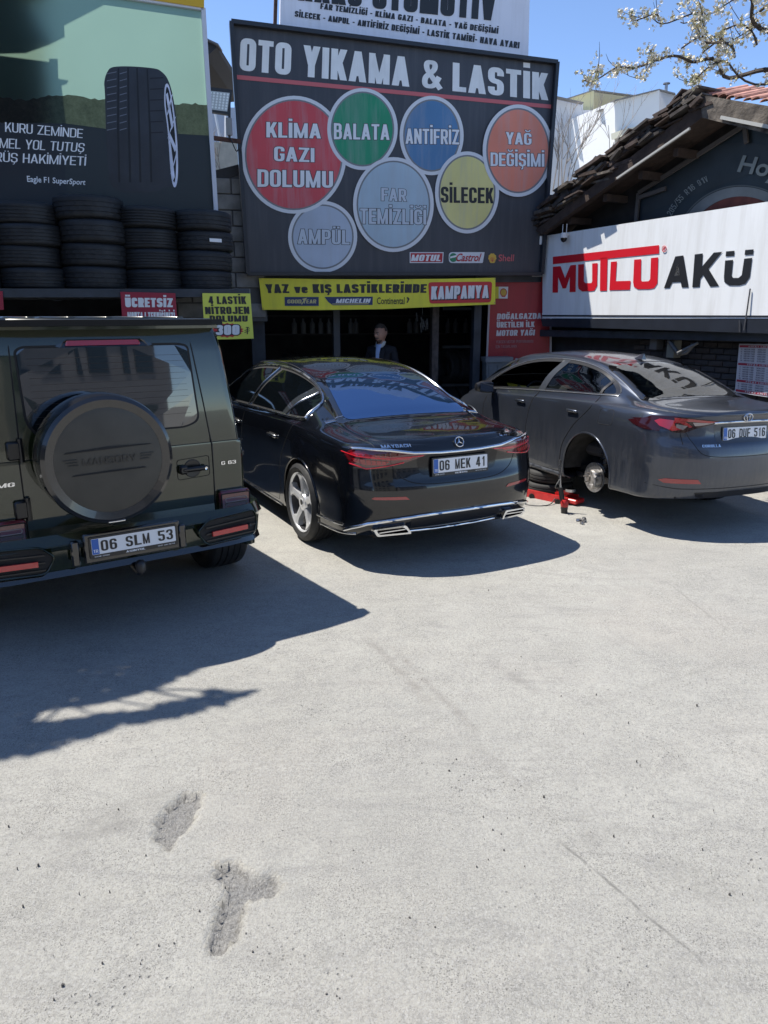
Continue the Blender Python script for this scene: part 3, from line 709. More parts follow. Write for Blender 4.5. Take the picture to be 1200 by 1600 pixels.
def billboard():
    P = PL
    t = thing('billboard', 'tall tyre advertising billboard with a green sky above the stacked tyres', 'billboard', tuple(P(200, 200)))
    C = [(-150, -55), (317, 14), (338, 345), (-150, 345)]
    flat(P, C, vinylmat('vinyl green sky', (.31, .48, .39), .80, .08, .16), t, 'cloth', 0)
    dk = vinylmat('vinyl dark road', (.030, .036, .046), .35, .25)
    flat(P, [(-150, 190), (103, 193), (163, 201), (172, 203), (328, 212), (338, 345), (-150, 345)], dk, t, 'printed_ground', .004)
    # printed hills (rugged outline)
    rg = random.Random(5)
    hill = [(-150, 150)] + [(x, 152 + 4 * math.sin(x * .05) + rg.uniform(-2, 2)) for x in range(-140, 190, 6)] + [(x, 160 + (x - 180) * .02 + rg.uniform(-2.2, 2)) for x in range(190, 322, 5)] + [(324, 164), (328, 213), (172, 203), (103, 194), (-150, 191)]
    hm = vinylmat('vinyl hills', (.17, .16, .13), .75, .2, .2)
    n = hm.node_tree.nodes; nz = [x for x in n if x.type == 'TEX_NOISE'][0]; nz.inputs['Scale'].default_value = 9; nz.inputs['Roughness'].default_value = .9
    for x in n:
        if x.type == 'MIX': x.inputs[6].default_value = (.03, .035, .03, 1); x.inputs[7].default_value = (.42, .38, .32, 1)
    flat(P, hill, hm, t, 'printed_hills', .003)
    # printed tyre
    tk = mat('printed rubber', (.020, .023, .030), .4, noise=.4, nscale=2.5); tg = vinylmat('vinyl tyre groove', (.005, .006, .008), .1); th = vinylmat('vinyl tyre sheen', (.16, .18, .22), .15, .3)
    ty = [(164, 150), (163, 128), (168, 112), (177, 105), (205, 104), (240, 107), (252, 112), (262, 124), (270, 150), (277, 200), (279, 255), (277, 288), (272, 294), (260, 292), (240, 300), (180, 296), (168, 250)]
    flat(P, cr(ty, 4, True), tk, t, 'printed_tyre', .007)
    for x0, x1, y0 in ((184, 183, 107), (199, 200, 106), (213, 216, 106), (229, 233, 108)):
        flat(P, [(x0, y0), (x0 + 2, y0), (x1 + 3, 205), (x1 + 5, 285), (x1 + 2, 285), (x1, 205)], tg, t, 'printed_groove', .009)
    for k in range(9):
        y = 112 + k * 11
        for x0, x1 in ((167, 182), (187, 198)):
            flat(P, [(x0, y + 3), (x1, y), (x1, y + 1.2), (x0, y + 4.4)], th, t, 'printed_sipe', .009)
    for k in range(6): flat(P, [(234, 122 + k * 17), (254, 121 + k * 17), (256, 122.6 + k * 17), (234, 123.6 + k * 17)], tg, t, 'printed_sipe', .009)
    rim = mat('printed rim silver', (.62, .66, .78), .4, noise=.2, nscale=6)
    flat(P, cr([(257, 140), (260, 131), (265, 138), (272, 175), (277, 225), (278, 270), (275, 291), (270, 289), (266, 262), (262, 205), (257, 165)], 4, True), rim, t, 'printed_rim', .009)
    flat(P, cr([(259, 143), (261, 136), (265, 146), (270, 178), (274, 222), (275, 262), (273, 284), (270, 280), (267, 255), (264, 205), (259, 165)], 4, True), tg, t, 'printed_rim_gap', .011)
    for (a, b_) in (((259, 148), (270, 200)), ((272, 185), (263, 215)), ((262, 210), (275, 235)), ((263, 222), (272, 280)), ((275, 240), (268, 270)), ((267, 150), (262, 180))):
        flat(P, [a, (a[0] + 3, a[1] - 3), (b_[0] + 1, b_[1] - 3), (b_[0] - 2, b_[1] + 3)], rim, t, 'printed_spoke', .013)
    vw = mat('printed lettering', (.80, .82, .84), .4)
    for s, q, bd in [('KURU ZEMİNDE', [(8, 191), (130, 202), (129, 216), (8, 206)], .0), ('MÜKEMMEL YOL TUTUŞ', [(-62, 212), (133, 224), (131, 238), (-62, 228)], .0), ('VE SÜRÜŞ HAKİMİYETİ', [(-62, 235), (135, 245), (134, 259), (-62, 250)], .0), ('Eagle F1 SuperSport', [(42, 275), (134, 281), (133, 289), (43, 284)], .015)]:
        letter(P, s, q, vw, t, .007, bd)
    fm = mat('billboard frame', (.55, .57, .62), .4)
    for a, b_ in ((C[0], C[1]), (C[1], C[2])):
        b = MB(); b.beam(P(*a, .01), P(*b_, .01), .05, .07, P.n); b.build('frame_bar', fm, t)
    for u in (-60, ):
        b = MB(); b.beam(P(u, 20, -.06), P(u, 460, -.06), .05, .05); b.build('support_post', MATS['rusty steel'], t)
    y = thing('yellow_sign', 'yellow sign panel seen at the top edge above the tyre billboard', 'sign', tuple(P(250, 0, .05)))
    flat(P, [(180, -60), (318, -55), (318, 15), (240, 3), (178, -6)], mat('sign amber', (.60, .36, .01), .45), y, 'sign_board', .06, .05)
    # unseen slabs cut to the shadow outlines they throw through the cloth
    def behind(poly, nm, lab, cat, dist, thick, m):
        b = MB(); b.prism([P(u, v) + SUN * (dist / abs(SUN.dot(P.n))) for u, v in poly], SUN * thick); o = b.build(nm, m, None, org=P(*poly[0])); tag(o, lab, cat)
    rf = mat('shadow slab dark', (.05, .045, .042), .8, noise=.3)
    behind([(-160, -70), (200, -70), (181, -2), (100, 40), (101, 58), (74, 71), (40, 83), (-160, 88)], 'roof_shadow_slab', 'unseen slab shaped like the shadow of a roof overhang on the tyre billboard', 'roof', .12, .5, rf)
    behind([(-160, 80), (0, 87), (77, 97), (77, 92), (90, 92), (91, 123), (107, 126), (104, 131), (96, 134), (103, 194), (103, 330), (-160, 330)], 'wall_shadow_slab', 'unseen slab shaped like the shadow of a ledged wall on the tyre billboard', 'wall', .12, .5, rf)
billboard()

def small_posters():
    PS = Plane((-2.9, 8.62, 0), 70); P = Plane(PS(230, 480, .10), 70)
    t = thing('red_sign', 'small red sign reading ÜCRETSİZ hung under the tyre shelf', 'sign', tuple(P(232, 480)))
    flat(P, [(188, 456), (274, 458), (277, 500), (191, 498)], mat('notice red', (.33, .012, .04), .42), t, 'panel', 0, .01)
    letter(P, 'ÜCRETSİZ', [(195, 465), (270, 466), (270, 480), (196, 480)], W_, t, .004, .055)
    letter(P, 'MONTAJ TEKNİĞİNİZİ', [(199, 487.5), (273, 488), (274, 500), (199, 499)], W_, t, .004, .055)
    t = thing('red_sign', 'red sign sliver at the far left edge under the tyre shelf', 'sign', tuple(P(0, 470)))
    flat(P, [(-80, 452), (4, 455), (6, 484), (-78, 482)], MATS['notice red'], t, 'panel', 0, .01)
    t = thing('nitrogen_sign', 'yellow sign reading 4 LASTİK NİTROJEN DOLUMU 300 beside the big shop sign', 'sign', tuple(P(355, 492)))
    flat(P, [(316, 458), (391, 458.5), (396.5, 529), (320, 531)], mat('notice yellow', (.74, .76, .10), .45), t, 'panel', 0, .01)
    for s, q in [('4 LASTİK', [(325, 463), (384, 463), (385, 475), (326, 475)]), ('NİTROJEN', [(320, 479.5), (389, 479), (390, 490.5), (321, 491)]), ('DOLUMU', [(327, 493), (387, 493), (387, 502.5), (328, 503)])]:
        letter(P, s, q, BK, t, .004, .042)
    st = []
    for i in range(36):
        a = i * math.tau / 36; k = 1.0 if i % 2 else .86
        st.append((355 + 26 * k * math.cos(a), 516 + 11.5 * k * math.sin(a)))
    flat(P, st, mat('notice star red', (.55, .02, .03), .45), t, 'star_burst', .004)
    letter(P, '300', [(337, 508), (374, 507.5), (374, 523), (337, 523.5)], BK, t, .006, .05, e=.09); letter(P, '300', [(337, 508), (374, 507.5), (374, 523), (337, 523.5)], W_, t, .008, .05)
    letter(P, 'T', [(384, 511), (389, 511), (389, 522), (384, 522)], BK, t, .006, .01, .1); flat(P, [(382, 516), (390, 513), (390, 514), (382, 517)], BK, t, 'lira_bar', .007)
    flat(P, [(382, 519), (390, 516), (390, 517), (382, 520)], BK, t, 'lira_bar', .007)
small_posters()

grime(MATS['sign charcoal'], .35, (.12, .12, .125)); grime(MATS['battery sign white'], .30, (.42, .40, .36), 5); grime(MATS['roof sign white'], .25, (.4, .4, .4)); grime(MATS['banner yellow'], .35, (.40, .36, .08), 4); grime(MATS['poster red'], .3, (.10, .03, .03)); grime(MATS['sign lettering white'], .35, (.45, .45, .44), 4)
for k_ in ('klima', 'balata', 'antifriz', 'yag', 'silecek', 'ampul', 'far'): grime(MATS['disc ' + k_], .40, (.40, .40, .42), 5)
# ------------------------------------------------------------ shop building
DK = mat('near black wall', (.030, .031, .034), .8, noise=.35, nscale=3)  # even near-black base for the garage interior and other dark parts
DM = mat('dark blue steel', (.030, .038, .050), .45, noise=.3, nscale=6)
CW = mat('old plaster', (.26, .26, .25), .85, noise=.2, nscale=3, bump=.3, bscale=30)
def shop():
    t = thing('garage', 'dark open fronted tyre garage behind the parked cars', 'garage', (-1, 11.5, 0))
    r, nn = FR.r, FR.n; o = FR.p
    def q(a, d, z): return o + r * a - nn * d + Vector((0, 0, z)) - Vector((0, 0, o.z))
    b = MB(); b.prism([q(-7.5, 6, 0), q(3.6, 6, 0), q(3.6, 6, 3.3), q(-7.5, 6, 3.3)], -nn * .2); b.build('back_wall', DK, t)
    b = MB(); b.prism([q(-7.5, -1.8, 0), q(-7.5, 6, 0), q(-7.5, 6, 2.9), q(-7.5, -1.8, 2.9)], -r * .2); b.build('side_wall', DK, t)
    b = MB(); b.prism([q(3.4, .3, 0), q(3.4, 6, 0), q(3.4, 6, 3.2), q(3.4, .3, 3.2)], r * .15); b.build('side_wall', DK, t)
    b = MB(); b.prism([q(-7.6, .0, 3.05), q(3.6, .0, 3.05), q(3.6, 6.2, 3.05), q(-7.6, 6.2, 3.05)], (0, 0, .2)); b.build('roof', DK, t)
    b = MB(); b.prism([FR(396, 426, .02), FR(868, 426, .02), FR(868, 441, .02), FR(396, 441, .02)], -nn * .25); b.build('lintel', DM, t)
    # piers and posts of the opening
    for x0, x1, m, dd in ((392, 413, DM, .05), (521, 531, mat('post grey', (.05, .058, .07), .5), -.3), (676, 686, mat('post brown', (.075, .06, .055), .6, noise=.4, nscale=14), -.3), (741, 752, DM, 0)):
        P0 = Plane(FR(600, 500, dd), 80)
        a, c = P0(x0, 500), P0(x1, 500)
        b = MB(); b.prism([(a.x, a.y, 0), (c.x, c.y, 0), (c.x, c.y, 2.95), (a.x, a.y, 2.95)], -nn * .14); b.build('post', m, t)
    b = MB(); P0 = Plane(FR(600, 500, .06), 80); a = P0(411, 500); b.beam((a.x, a.y, 0), (a.x, a.y, 2.3), .012, .012); b.build('door_edge', mat('edge strip', (.25, .26, .28), .4), t)
    # back shelves with bottles and hanging things, just legible in the dark
    b = MB()
    for z in (1.55, 1.95, 2.35): b.prism([q(-4.5, 5.6, z), q(2.8, 5.6, z), q(2.8, 5.99, z), q(-4.5, 5.99, z)], (0, 0, .03))
    b.build('wall_shelf', mat('shelf grey', (.06, .06, .065), .5), t)
shop()
bm_ = mat('bottle pale', (.30, .32, .34), .35)
def bottle(): 
    b = MB(); b.lathe([(0, 0), (0, .06), (.22, .06), (.27, .022), (.33, .022), (.33, 0)], (0, 0, 0), 'z', 12); return b.build('bottle', bm_, None, 40)
_bp = Plane(FR(600, 500, -5.75), 80); bp0 = bottle(); k = 0
for i, u in enumerate([460, 474, 488, 501, 514, 548, 556, 640, 650, 700, 712, 728]):
    o = bp0 if i == 0 else link(bp0.copy()); p = _bp(u, 511); o.location = (p.x, p.y, 1.58); 
    tag(o, 'pale oil bottle standing on the dark shelf at the back of the garage', 'bottle', 'oil bottles on the garage shelf')
def wiper_bundle():
    m = mat('dull metal parts', (.22, .23, .24), .4, .6, noise=.5, nscale=20)
    P0 = Plane(FR(660, 500, -1.6), 80); t = thing('hanging_parts', 'bundle of dull metal parts hanging in the dark garage right of the man', 'parts bundle', tuple(P0(662, 500)))
    rg = random.Random(2)
    for i in range(7):
        a = (rg.uniform(650, 668), rg.uniform(488, 506)); b = MB(); b.tube([P0(*a, 0), P0(a[0] + rg.uniform(-3, 6), a[1] + rg.uniform(10, 20), 0)], .014, 6); b.build('rod', m, t)
    b = MB(); b.tube([P0(660, 470), P0(660, 492)], .006, 5); b.build('cord', m, t)
wiper_bundle()

# tyre rack -------------------------------------------------------------
RUB = mat('tyre rubber', (.018, .019, .021), .55, spec=.4, noise=.25, nscale=5, bump=.25, bscale=90)
RUBD = mat('dusty tyre rubber', (.040, .040, .039), .75, spec=.25, noise=.35, nscale=6, bump=.3, bscale=80)
def tyre_mb(Ro=.35, W=.22, Ri=.215, n=72, axis='z', c=(0, 0, 0), grooves=4, seed=0, lug=.006, sgn=1, deep=.009):
    h = W / 2; pr = []
    pr += [(-h * .80, Ri), (-h * .98, Ri + .02), (-h * 1.04, (Ri + Ro) / 2), (-h * .98, Ro - .035), (-h * .86, Ro - .010)]
    w0 = h * .80; N = grooves + 1; rw = 2 * w0 / N
    for k in range(N):
        a = -w0 + k * rw; e = rw - .011
        cr_ = Ro - .006 * (abs(a + rw / 2) / w0) ** 2
        pr += [(a + .001, cr_), (a + e, cr_)]
        if k < N - 1: pr += [(a + e + .0015, cr_ - deep), (a + rw - .0015, cr_ - deep)]
    pr += [(h * .86, Ro - .010), (h * .98, Ro - .035), (h * 1.04, (Ri + Ro) / 2), (h * .98, Ri + .02), (h * .80, Ri), (h * .6, Ri - .012), (-h * .6, Ri - .012), (-h * .80, Ri)]
    b = MB(); b.lathe(pr, (0, 0, 0), axis, n, sgn=sgn)
    P = len(pr); ax = {'x': 0, 'y': 1, 'z': 2}[axis]
    if lug:
        for k in range(n):
            for i in range(4, P - 12):
                if (k + (i // 4) * 1) % 3 == 0 and i in (5, 6, 4, P - 13, P - 14, P - 12, 9, 10):
                    v = list(b.v[k * P + i])
                    for d in range(3):
                        if d != ax: v[d] *= (1 - lug / Ro)
                    b.v[k * P + i] = tuple(v)
    b.v = [tuple(p[d] + c[d] for d in range(3)) for p in b.v]
    return b
def tyre_rack():
    PS = Plane((-2.9, 8.62, 0), 70)
    t = thing('tyre_shelf', 'dark steel shelf carrying the stacked tyres below the tyre billboard', 'shelf', tuple(PS(190, 452)))
    b = MB(); a = PS(-90, 458, .04); c = PS(388, 458, .04); b.beam(a, c, .06, .09); b.build('front_beam', DM, t)
    b = MB(); b.prism([PS(-90, 452, 0), PS(388, 452, 0), PS(388, 452, 0) - PS.n * .95, PS(-90, 452, 0) - PS.n * .95], (0, 0, -.03)); b.build('deck', DM, t)
    b = MB(); b.prism([PS(-90, 452, -.97), PS(388, 452, -.97), PS(388, 452, -.97) - PS.n * 2.2, PS(-90, 452, -.97) - PS.n * 2.2], (0, 0, -.05)); b.build('deck', DK, t)
    for u in (58, 125, 287):
        b = MB(); b.beam(PS(u, 462, .02), PS(u, 462, -.9), .035, .035); b.build('bracket', DM, t)
    b = MB(); b.tube([PS(8, 462, .02), PS(40, 468, .0), PS(70, 466, .02), PS(90, 470, .0), PS(118, 463, .02)], .006, 5); b.tube([PS(130, 463, .02), PS(150, 467, .0), PS(180, 462, .02)], .006, 5); b.build('cable', RUB, t)
    z0 = PS(190, 452).z
    stacks = [(-50, [.71, .70, .70, .72], 'cut off by the left edge of the photo'), (49, [.70, .71, .73, .71], 'leftmost full stack'), (152, [.74, .75, .74, .75], 'tallest, second full stack'), (243, [.68, .69, .68, .69], 'third full stack with ribbed treads'), (330, [.66, .67, .67, .68], 'rightmost stack beside the grey block wall')]
    lv = ['bottom', 'second from bottom', 'third from bottom', 'top']
    protos = {}
    for si, (u, ds, desc) in enumerate(stacks):
        n = 4; p0 = PS(u, 452, -.40); W = {2: .245, 3: .225}.get(si, .222)
        for k in range(n):
            key = (si, ); 
            if si not in protos:
                ob = tyre_mb(.35, W, .22, 66, 'z', lug=(0 if si == 3 else .006), grooves=(5 if si == 3 else 4 if si % 2 else 3), deep=(.013 if si == 3 else .008)).build('tyre', RUB, None, 50); protos[si] = ob
            else: ob = link(protos[si].copy())
            s = ds[k] / .70
            ob.location = (p0.x + random.uniform(-.03, .03), p0.y + random.uniform(-.03, .03), z0 + W / 2 + k * (W + .001)); ob.scale = (s, s, 1); ob.rotation_euler = (random.uniform(-.012, .012), random.uniform(-.012, .012), random.uniform(0, 6))
            tag(ob, 'used black tyre, %s of the %s' % (lv[k], {0: 'stack cut by the left edge', 1: 'leftmost full stack', 2: 'tallest stack, second full one', 3: 'third full stack, ribbed treads', 4: 'rightmost stack by the block wall'}[si]), 'tyre', 'used tyres stacked on the shelf')
            if si == 4 and k == 2:
                tg = bpy.data.objects.new('price_tag', None)
                b = MB(); c = Vector(ob.location); d = (CAM - c); d.z = 0; d.normalize(); rr = Vector((-d.y, d.x, 0)); rr = rr if rr.x > 0 else -rr
                q = c + (d * .93 + rr * .36).normalized() * .347; e = (d * .93 + rr * .36).normalized(); e2 = Vector((-e.y, e.x, 0)); e2 = e2 if e2.x > 0 else -e2
                b.prism([q - e2 * .075 + Vector((0, 0, -.018)), q + e2 * .075 - e * .008 + Vector((0, 0, -.018)), q + e2 * .075 - e * .008 + Vector((0, 0, .02)), q - e2 * .075 + Vector((0, 0, .02))], e * .003)
                bpy.data.objects.remove(tg); o2 = b.build('paper_label', W_, None, None); tag(o2, 'white paper label stuck on a tyre of the rightmost stack', 'label')
tyre_rack()

def inside_tyres():
    m = mat('dim tyre rubber', (.035, .036, .040), .6, noise=.3, nscale=5); pr = None; P0 = Plane(FR(600, 500, -2.6), 80)
    for i, (u, z, r_) in enumerate([(470, .36, 90), (490, .36, 90), (640, .36, 84), (702, 1.02, 90), (718, 1.02, 90), (733, 1.02, 88), (702, .36, 90), (720, .36, 90), (450, 1.02, 90)]):
        p = P0(u, 500)
        if pr is None: pr = tyre_mb(.32, .20, .20, 40, 'x', lug=0).build('tyre', m, None, 50); o = pr
        else: o = link(pr.copy())
        o.location = (p.x, p.y + .2, z); o.rotation_euler = (0, 0, R(r_ - 60)); tag(o, 'dim tyre standing in the dark inside of the garage', 'tyre', 'tyres standing inside the garage')
    t = thing('tyre_rack', 'dim steel rack inside the dark garage right of the man', 'rack', (P0(715, 500).x, P0(715, 500).y + .2, 0))
    for u in (692, 742):
        p = P0(u, 500); b = MB(); b.beam((p.x, p.y, 0), (p.x, p.y, 2.2), .05, .05); b.build('upright', MATS['post grey'], t)
    for z in (.68, 1.40, 2.1): b = MB(); a, c = P0(692, 500), P0(742, 500); b.beam((a.x, a.y, z), (c.x, c.y, z), .05, .05); b.build('shelf_bar', MATS['post grey'], t)
inside_tyres()

# block wall seen in the gap --------------------------------------------------
def block_wall():
    P = Plane(FB(360, 300, -.12), 76); o = P(372, 300)
    t = thing('block_wall', 'grey concrete block wall in the gap between the tyre billboard and the big sign', 'wall', (o.x, o.y, 2.2))
    m = mat('concrete block', (.20, .20, .195), .9, noise=.25, nscale=5, bump=.4, bscale=40)
    c = P(410, 300); b = MB(); L = 1.5
    b.prism([(c.x - P.r.x * L, c.y - P.r.y * L, 1.9), (c.x, c.y, 1.9), (c.x, c.y, 3.95), (c.x - P.r.x * L * .55, c.y - P.r.y * L * .55, 3.65), (c.x - P.r.x * L, c.y - P.r.y * L, 3.35)], -P.n * .2); b.build('mortar', mat('mortar', (.10, .10, .10), .95), t)
    pr = None; rg = random.Random(1)
    for r_ in range(10):
        z = 1.95 + r_ * .205
        for k in range(5):
            a = -.02 - k * .41 - (.2 if r_ % 2 else 0)
            top = 3.95 - (.36 * (-a - .2))
            if a - .39 < -1.55 or z + .19 > top: continue
            if pr is None:
                b = MB(); b.box((0, 0, 0), (.392, .19, .03), None, .006); pr = b.build('block', m, t, None, Vector())
                ob = pr
            else: ob = link(pr.copy(), t)
            p = c + P.r * (a - .2) + P.n * (.012 + rg.uniform(-.006, .006)); ob.parent = t
            ob.location = Vector((p.x, p.y, z + .1)) - t.location
            ob.rotation_euler = Matrix((P.r, P.u, P.n)).transposed().to_euler()
    b = MB(); b.prism([(c.x - P.r.x * 1.6, c.y - P.r.y * 1.6, 3.36), (c.x, c.y, 3.96), (c.x, c.y, 4.06), (c.x - P.r.x * 1.0, c.y - P.r.y * 1.0, 3.78), (c.x - P.r.x * 1.6, c.y - P.r.y * 1.6, 3.44)], -P.n * .18); b.build('coping_sheet', mat('tar sheet', (.02, .02, .022), .6), t)
block_wall()

def floodlight():
    P = Plane(FB(350, 200, .35), 68)
    t = thing('floodlight', 'square LED floodlight with a black frame on a rusty bar left of the big sign', 'floodlight', tuple(P(340, 160)))
    fk = mat('floodlight black', (.015, .016, .018), .4)
    C = [(323, 136), (362.5, 141), (358, 180), (320.5, 174)]
    flat(P, rpoly(C, 2), fk, t, 'housing', .02, .07)
    ins = [(326.5, 142.5), (358.5, 146), (354.5, 175), (323, 171)]
    flat(P, ins, mat('diffuser', (.50, .54, .55), .15, spec=.8), t, 'lens', .024)
    b = MB(); led = mat('led chip', (.80, .85, .85), .1)
    for i in range(6):
        for j in range(6):
            a, c = (i + .5) / 6, (j + .7) / 6.6; p = np.array(ins[0]) * (1 - a) * (1 - c) + np.array(ins[1]) * a * (1 - c) + np.array(ins[2]) * a * c + np.array(ins[3]) * (1 - a) * c
            b.sheet([P(p[0] + 1.7 * math.cos(k * math.tau / 8), p[1] + 1.9 * math.sin(k * math.tau / 8), .027) for k in range(8)])
    o = b.build('led_array', led, t); 
    b = MB(); b.beam(P(320, 212.5, -.05), P(377, 220, -.05), .04, .05); b.build('bar', mat('rusty bar', (.07, .028, .02), .7, noise=.4, nscale=12), t)
    b = MB(); b.beam(P(359, 160, -.04), P(359, 216, -.04), .045, .03); b.build('bracket', fk, t)
    b = MB(); b.box(P(358, 198, .0), (.07, .05, .20)); b.build('driver_box', mat('driver grey', (.30, .31, .33), .4), t)
    b = MB(); b.tube([tuple(P(*q, -.02)) for q in cr([(361, 216), (365, 226), (370, 236), (374, 232), (378, 240)], 4)], .007, 5); b.build('cable', fk, t)
floodlight()

# tiled roof over the battery sign ---------------------------------------------
def tiled_roof():
    P = Plane(PM.p + PM.n * .16, 152); G = Plane(PM.p - PM.n * .35, 152)
    WD = mat('weathered dark wood', (.060, .038, .028), .8, noise=.5, nscale=9, bump=.6, bscale=25, dirt=(.012, .010, .010))
    WG = mat('grey weathered wood', (.17, .145, .12), .85, noise=1.0, nscale=7, bump=.8, bscale=30, dirt=(.022, .018, .017))
    t = thing('tiled_roof', 'old timber gable roof with broken tiles overhanging the battery sign', 'roof', tuple(P(1100, 150)))
    bk = -P.n
    b = MB(); b.prism([P(836, 360), P(1092, 163), P(1098, 183), P(868, 350), P(846, 366)], bk * .10); b.build('barge_board', WD, t)
    b = MB(); b.prism([P(1094, 148, .01), P(1240, 172, .01), P(1240, 219, .01), P(1098, 184, .01)], bk * .10); b.build('fascia_board', WG, t)
    b = MB(); b.prism([P(836, 362, -.1), P(1098, 180, -.1), P(1098, 174, -.1), P(836, 352, -.1)], bk * 3.2); b.build('soffit', WD, t)
    b = MB(); b.prism([P(1098, 180, -.1), P(1250, 221, -.1), P(1250, 208, -.1), P(1098, 171, -.1)], bk * 3.2); b.build('soffit', WD, t)
    rg = random.Random(11)
    # broken slates and tile ends along the rake, each a piece of its own
    prof = [(826, 356), (842, 336), (858, 316), (880, 296), (905, 272), (930, 255), (955, 236), (980, 216), (1003, 200), (1030, 178), (1052, 164), (1078, 146), (1100, 140)]
    def tile(u, v, L, th, ang, off, m, dep):
        a = R(ang); du, dv = math.cos(a) * L, -math.sin(a) * L; nu, nv = -math.sin(a) * th, -math.cos(a) * th
        sk = rg.uniform(-2, 2)
        b = MB(); b.prism([P(u, v, off), P(u + du, v + dv, off), P(u + du + nu + sk, v + dv + nv, off), P(u + nu + sk, v + nv, off)], bk * dep); return b.build('tile', m, t)
    TM = [mat('tile dark', (.045, .038, .035), .85, noise=.5, nscale=10), WG, WD, mat('tile brown', (.060, .042, .036), .85, noise=.5, nscale=10)]
    for i in range(len(prof) - 1):
        (u0, v0), (u1, v1) = prof[i], prof[i + 1]
        for k in range(7):
            f = rg.random(); u = u0 + (u1 - u0) * f; base = v0 + (v1 - v0) * f
            tile(u - 8, base + rg.uniform(3, 30) * (.5 + .5 * (i > 1)) + 4, rg.uniform(20, 40), rg.uniform(1.6, 5.5), rg.choice([38, 33, 44, 28, 20, 52]) + rg.uniform(-9, 9), rg.uniform(0, .10), TM[rg.randrange(4)], rg.uniform(.25, .5))
        tile(u0 - 3, v0 + 6, 27, 4, 37 + rg.uniform(-9, 4), rg.uniform(.05, .12), TM[(i * 3) % 4], .6)
        # red tiles on the far slope seen above the fascia
    RT = [mat('red tile', (.30, .15, .12), .8, noise=.3, nscale=9), mat('pale red tile', (.46, .24, .19), .8, noise=.3, nscale=9), mat('lichen tile', (.20, .17, .12), .9, noise=.5, nscale=12)]
    for row in range(3):
        for k in range(13):
            u = 1078 + k * 13 + row * 5 + rg.uniform(-1, 1); v = 146 - row * 9 + k * (1.2) + rg.uniform(-1.5, 1.5)
            if row == 2 and k < 2: continue
            p = P(u, v, -.12 - row * .35); d = (bk * .4 + Vector((0, 0, .10))); r_ = P.r
            b = MB(); n = 5
            pts = [p + r_ * (.062 * math.cos(math.pi * j / n)) + Vector((0, 0, .035 * math.sin(math.pi * j / n))) for j in range(n + 1)]
            pts += [p + r_ * (.050 * math.cos(math.pi * j / n)) + Vector((0, 0, .022 * math.sin(math.pi * j / n))) for j in range(n, -1, -1)]
            b.prism(pts, d); b.build('tile', RT[rg.choice([0, 1, 1, 0, 2])], t)
    b = MB(); b.prism([P(826, 354, -.5), P(1098, 150, -.5), P(1098, 165, -.5), P(836, 362, -.5)], bk * 3); b.build('roof_deck', WD, t)
    b = MB(); b.prism([P(1098, 150, -.5), P(1260, 178, -.5), P(1260, 200, -.5), P(1098, 170, -.5)], bk * 3); b.build('roof_deck', WD, t)
    for i in range(4):
        u = 880 + i * 55; b = MB(); b.beam(P(u, 350 - i * 36 - 6, -.12), P(u, 350 - i * 36 - 6, -1.0), .07, .09); b.build('rafter', WD, t)
    tr = mat('pale trim', (.30, .31, .32), .5); 
    l = thing('tube_light', 'pale tube lamp fixed under the sloping roof edge', 'lamp', tuple(P(1020, 240)))
    b = MB(); b.beam(P(966, 279, .02), P(1080, 201, .02), .025, .025); b.build('tube', mat('tube white', (.42, .42, .40), .5), l)
    l = thing('tube_light', 'pale tube lamp under the right fascia at the photo edge', 'lamp', tuple(P(1165, 190)))
    b = MB(); b.beam(P(1130, 184, .03), P(1236, 205, .03), .035, .035); b.build('tube', MATS['tube white'], l)
    # gable wall with the printed tyre
    g = thing('gable_wall', 'dark gable wall under the timber roof carrying a faded tyre print', 'wall', tuple(G(1100, 300)))
    b = MB(); gp = [G(880, 372), G(1092, 186), G(1250, 214), G(1250, 512), G(880, 512)]
    b.prism(gp, -G.n * .15); b.build('wall_panel', mat('gable dark', (.018, .016, .016), .8, noise=.4, nscale=4), g)
    pm = mat('gable print', (.016, .026, .034), .45, noise=.2, nscale=3)
    def arc(cx, cy, rx, ry, a0, a1, n=30): return [(cx + rx * math.cos(R(a0 + (a1 - a0) * k / n)), cy - ry * math.sin(R(a0 + (a1 - a0) * k / n))) for k in range(n + 1)]
    flat(G, [(1002, 302), (1166, 200), (1250, 215), (1250, 350), (1000, 350)], pm, g, 'printed_ground', .01)
    cx, cy = 1160, 395
    flat(G, [p for p in arc(cx, cy, 168, 172, 18, 160) if p[0] < 1245] , mat('gable tyre', (.022, .030, .036), .45, noise=.2, nscale=3), g, 'printed_tyre', .016)
    def ring(r0, r1, m, off, nm, a0=20, a1=165, ky=1.0): 
        A = arc(cx, cy, r1, r1 * ky, a0, a1, 40); B = arc(cx, cy, r0, r0 * ky, a0, a1, 40); b = MB()
        b.add([G(*p, off) for p in A] + [G(*p, off) for p in B], [(i, i + 1, 42 + i, 41 + i) for i in range(40)]); b.build(nm, m, g)
    ring(88, 103, mat('gable rim grey', (.14, .16, .17), .4, noise=.2, nscale=4), .022, 'printed_rim'); ring(104, 106, mat('gable rim edge', (.07, .085, .09), .4), .022, 'printed_rim')
    flat(G, [p for p in arc(cx, cy, 86, 88, 20, 160)], mat('gable brown', (.10, .022, .016), .6, noise=.4, nscale=6), g, 'printed_disc', .02)
    lw = mat('gable lettering', (.20, .23, .23), .5)
    s = '205/55 R16 91V'
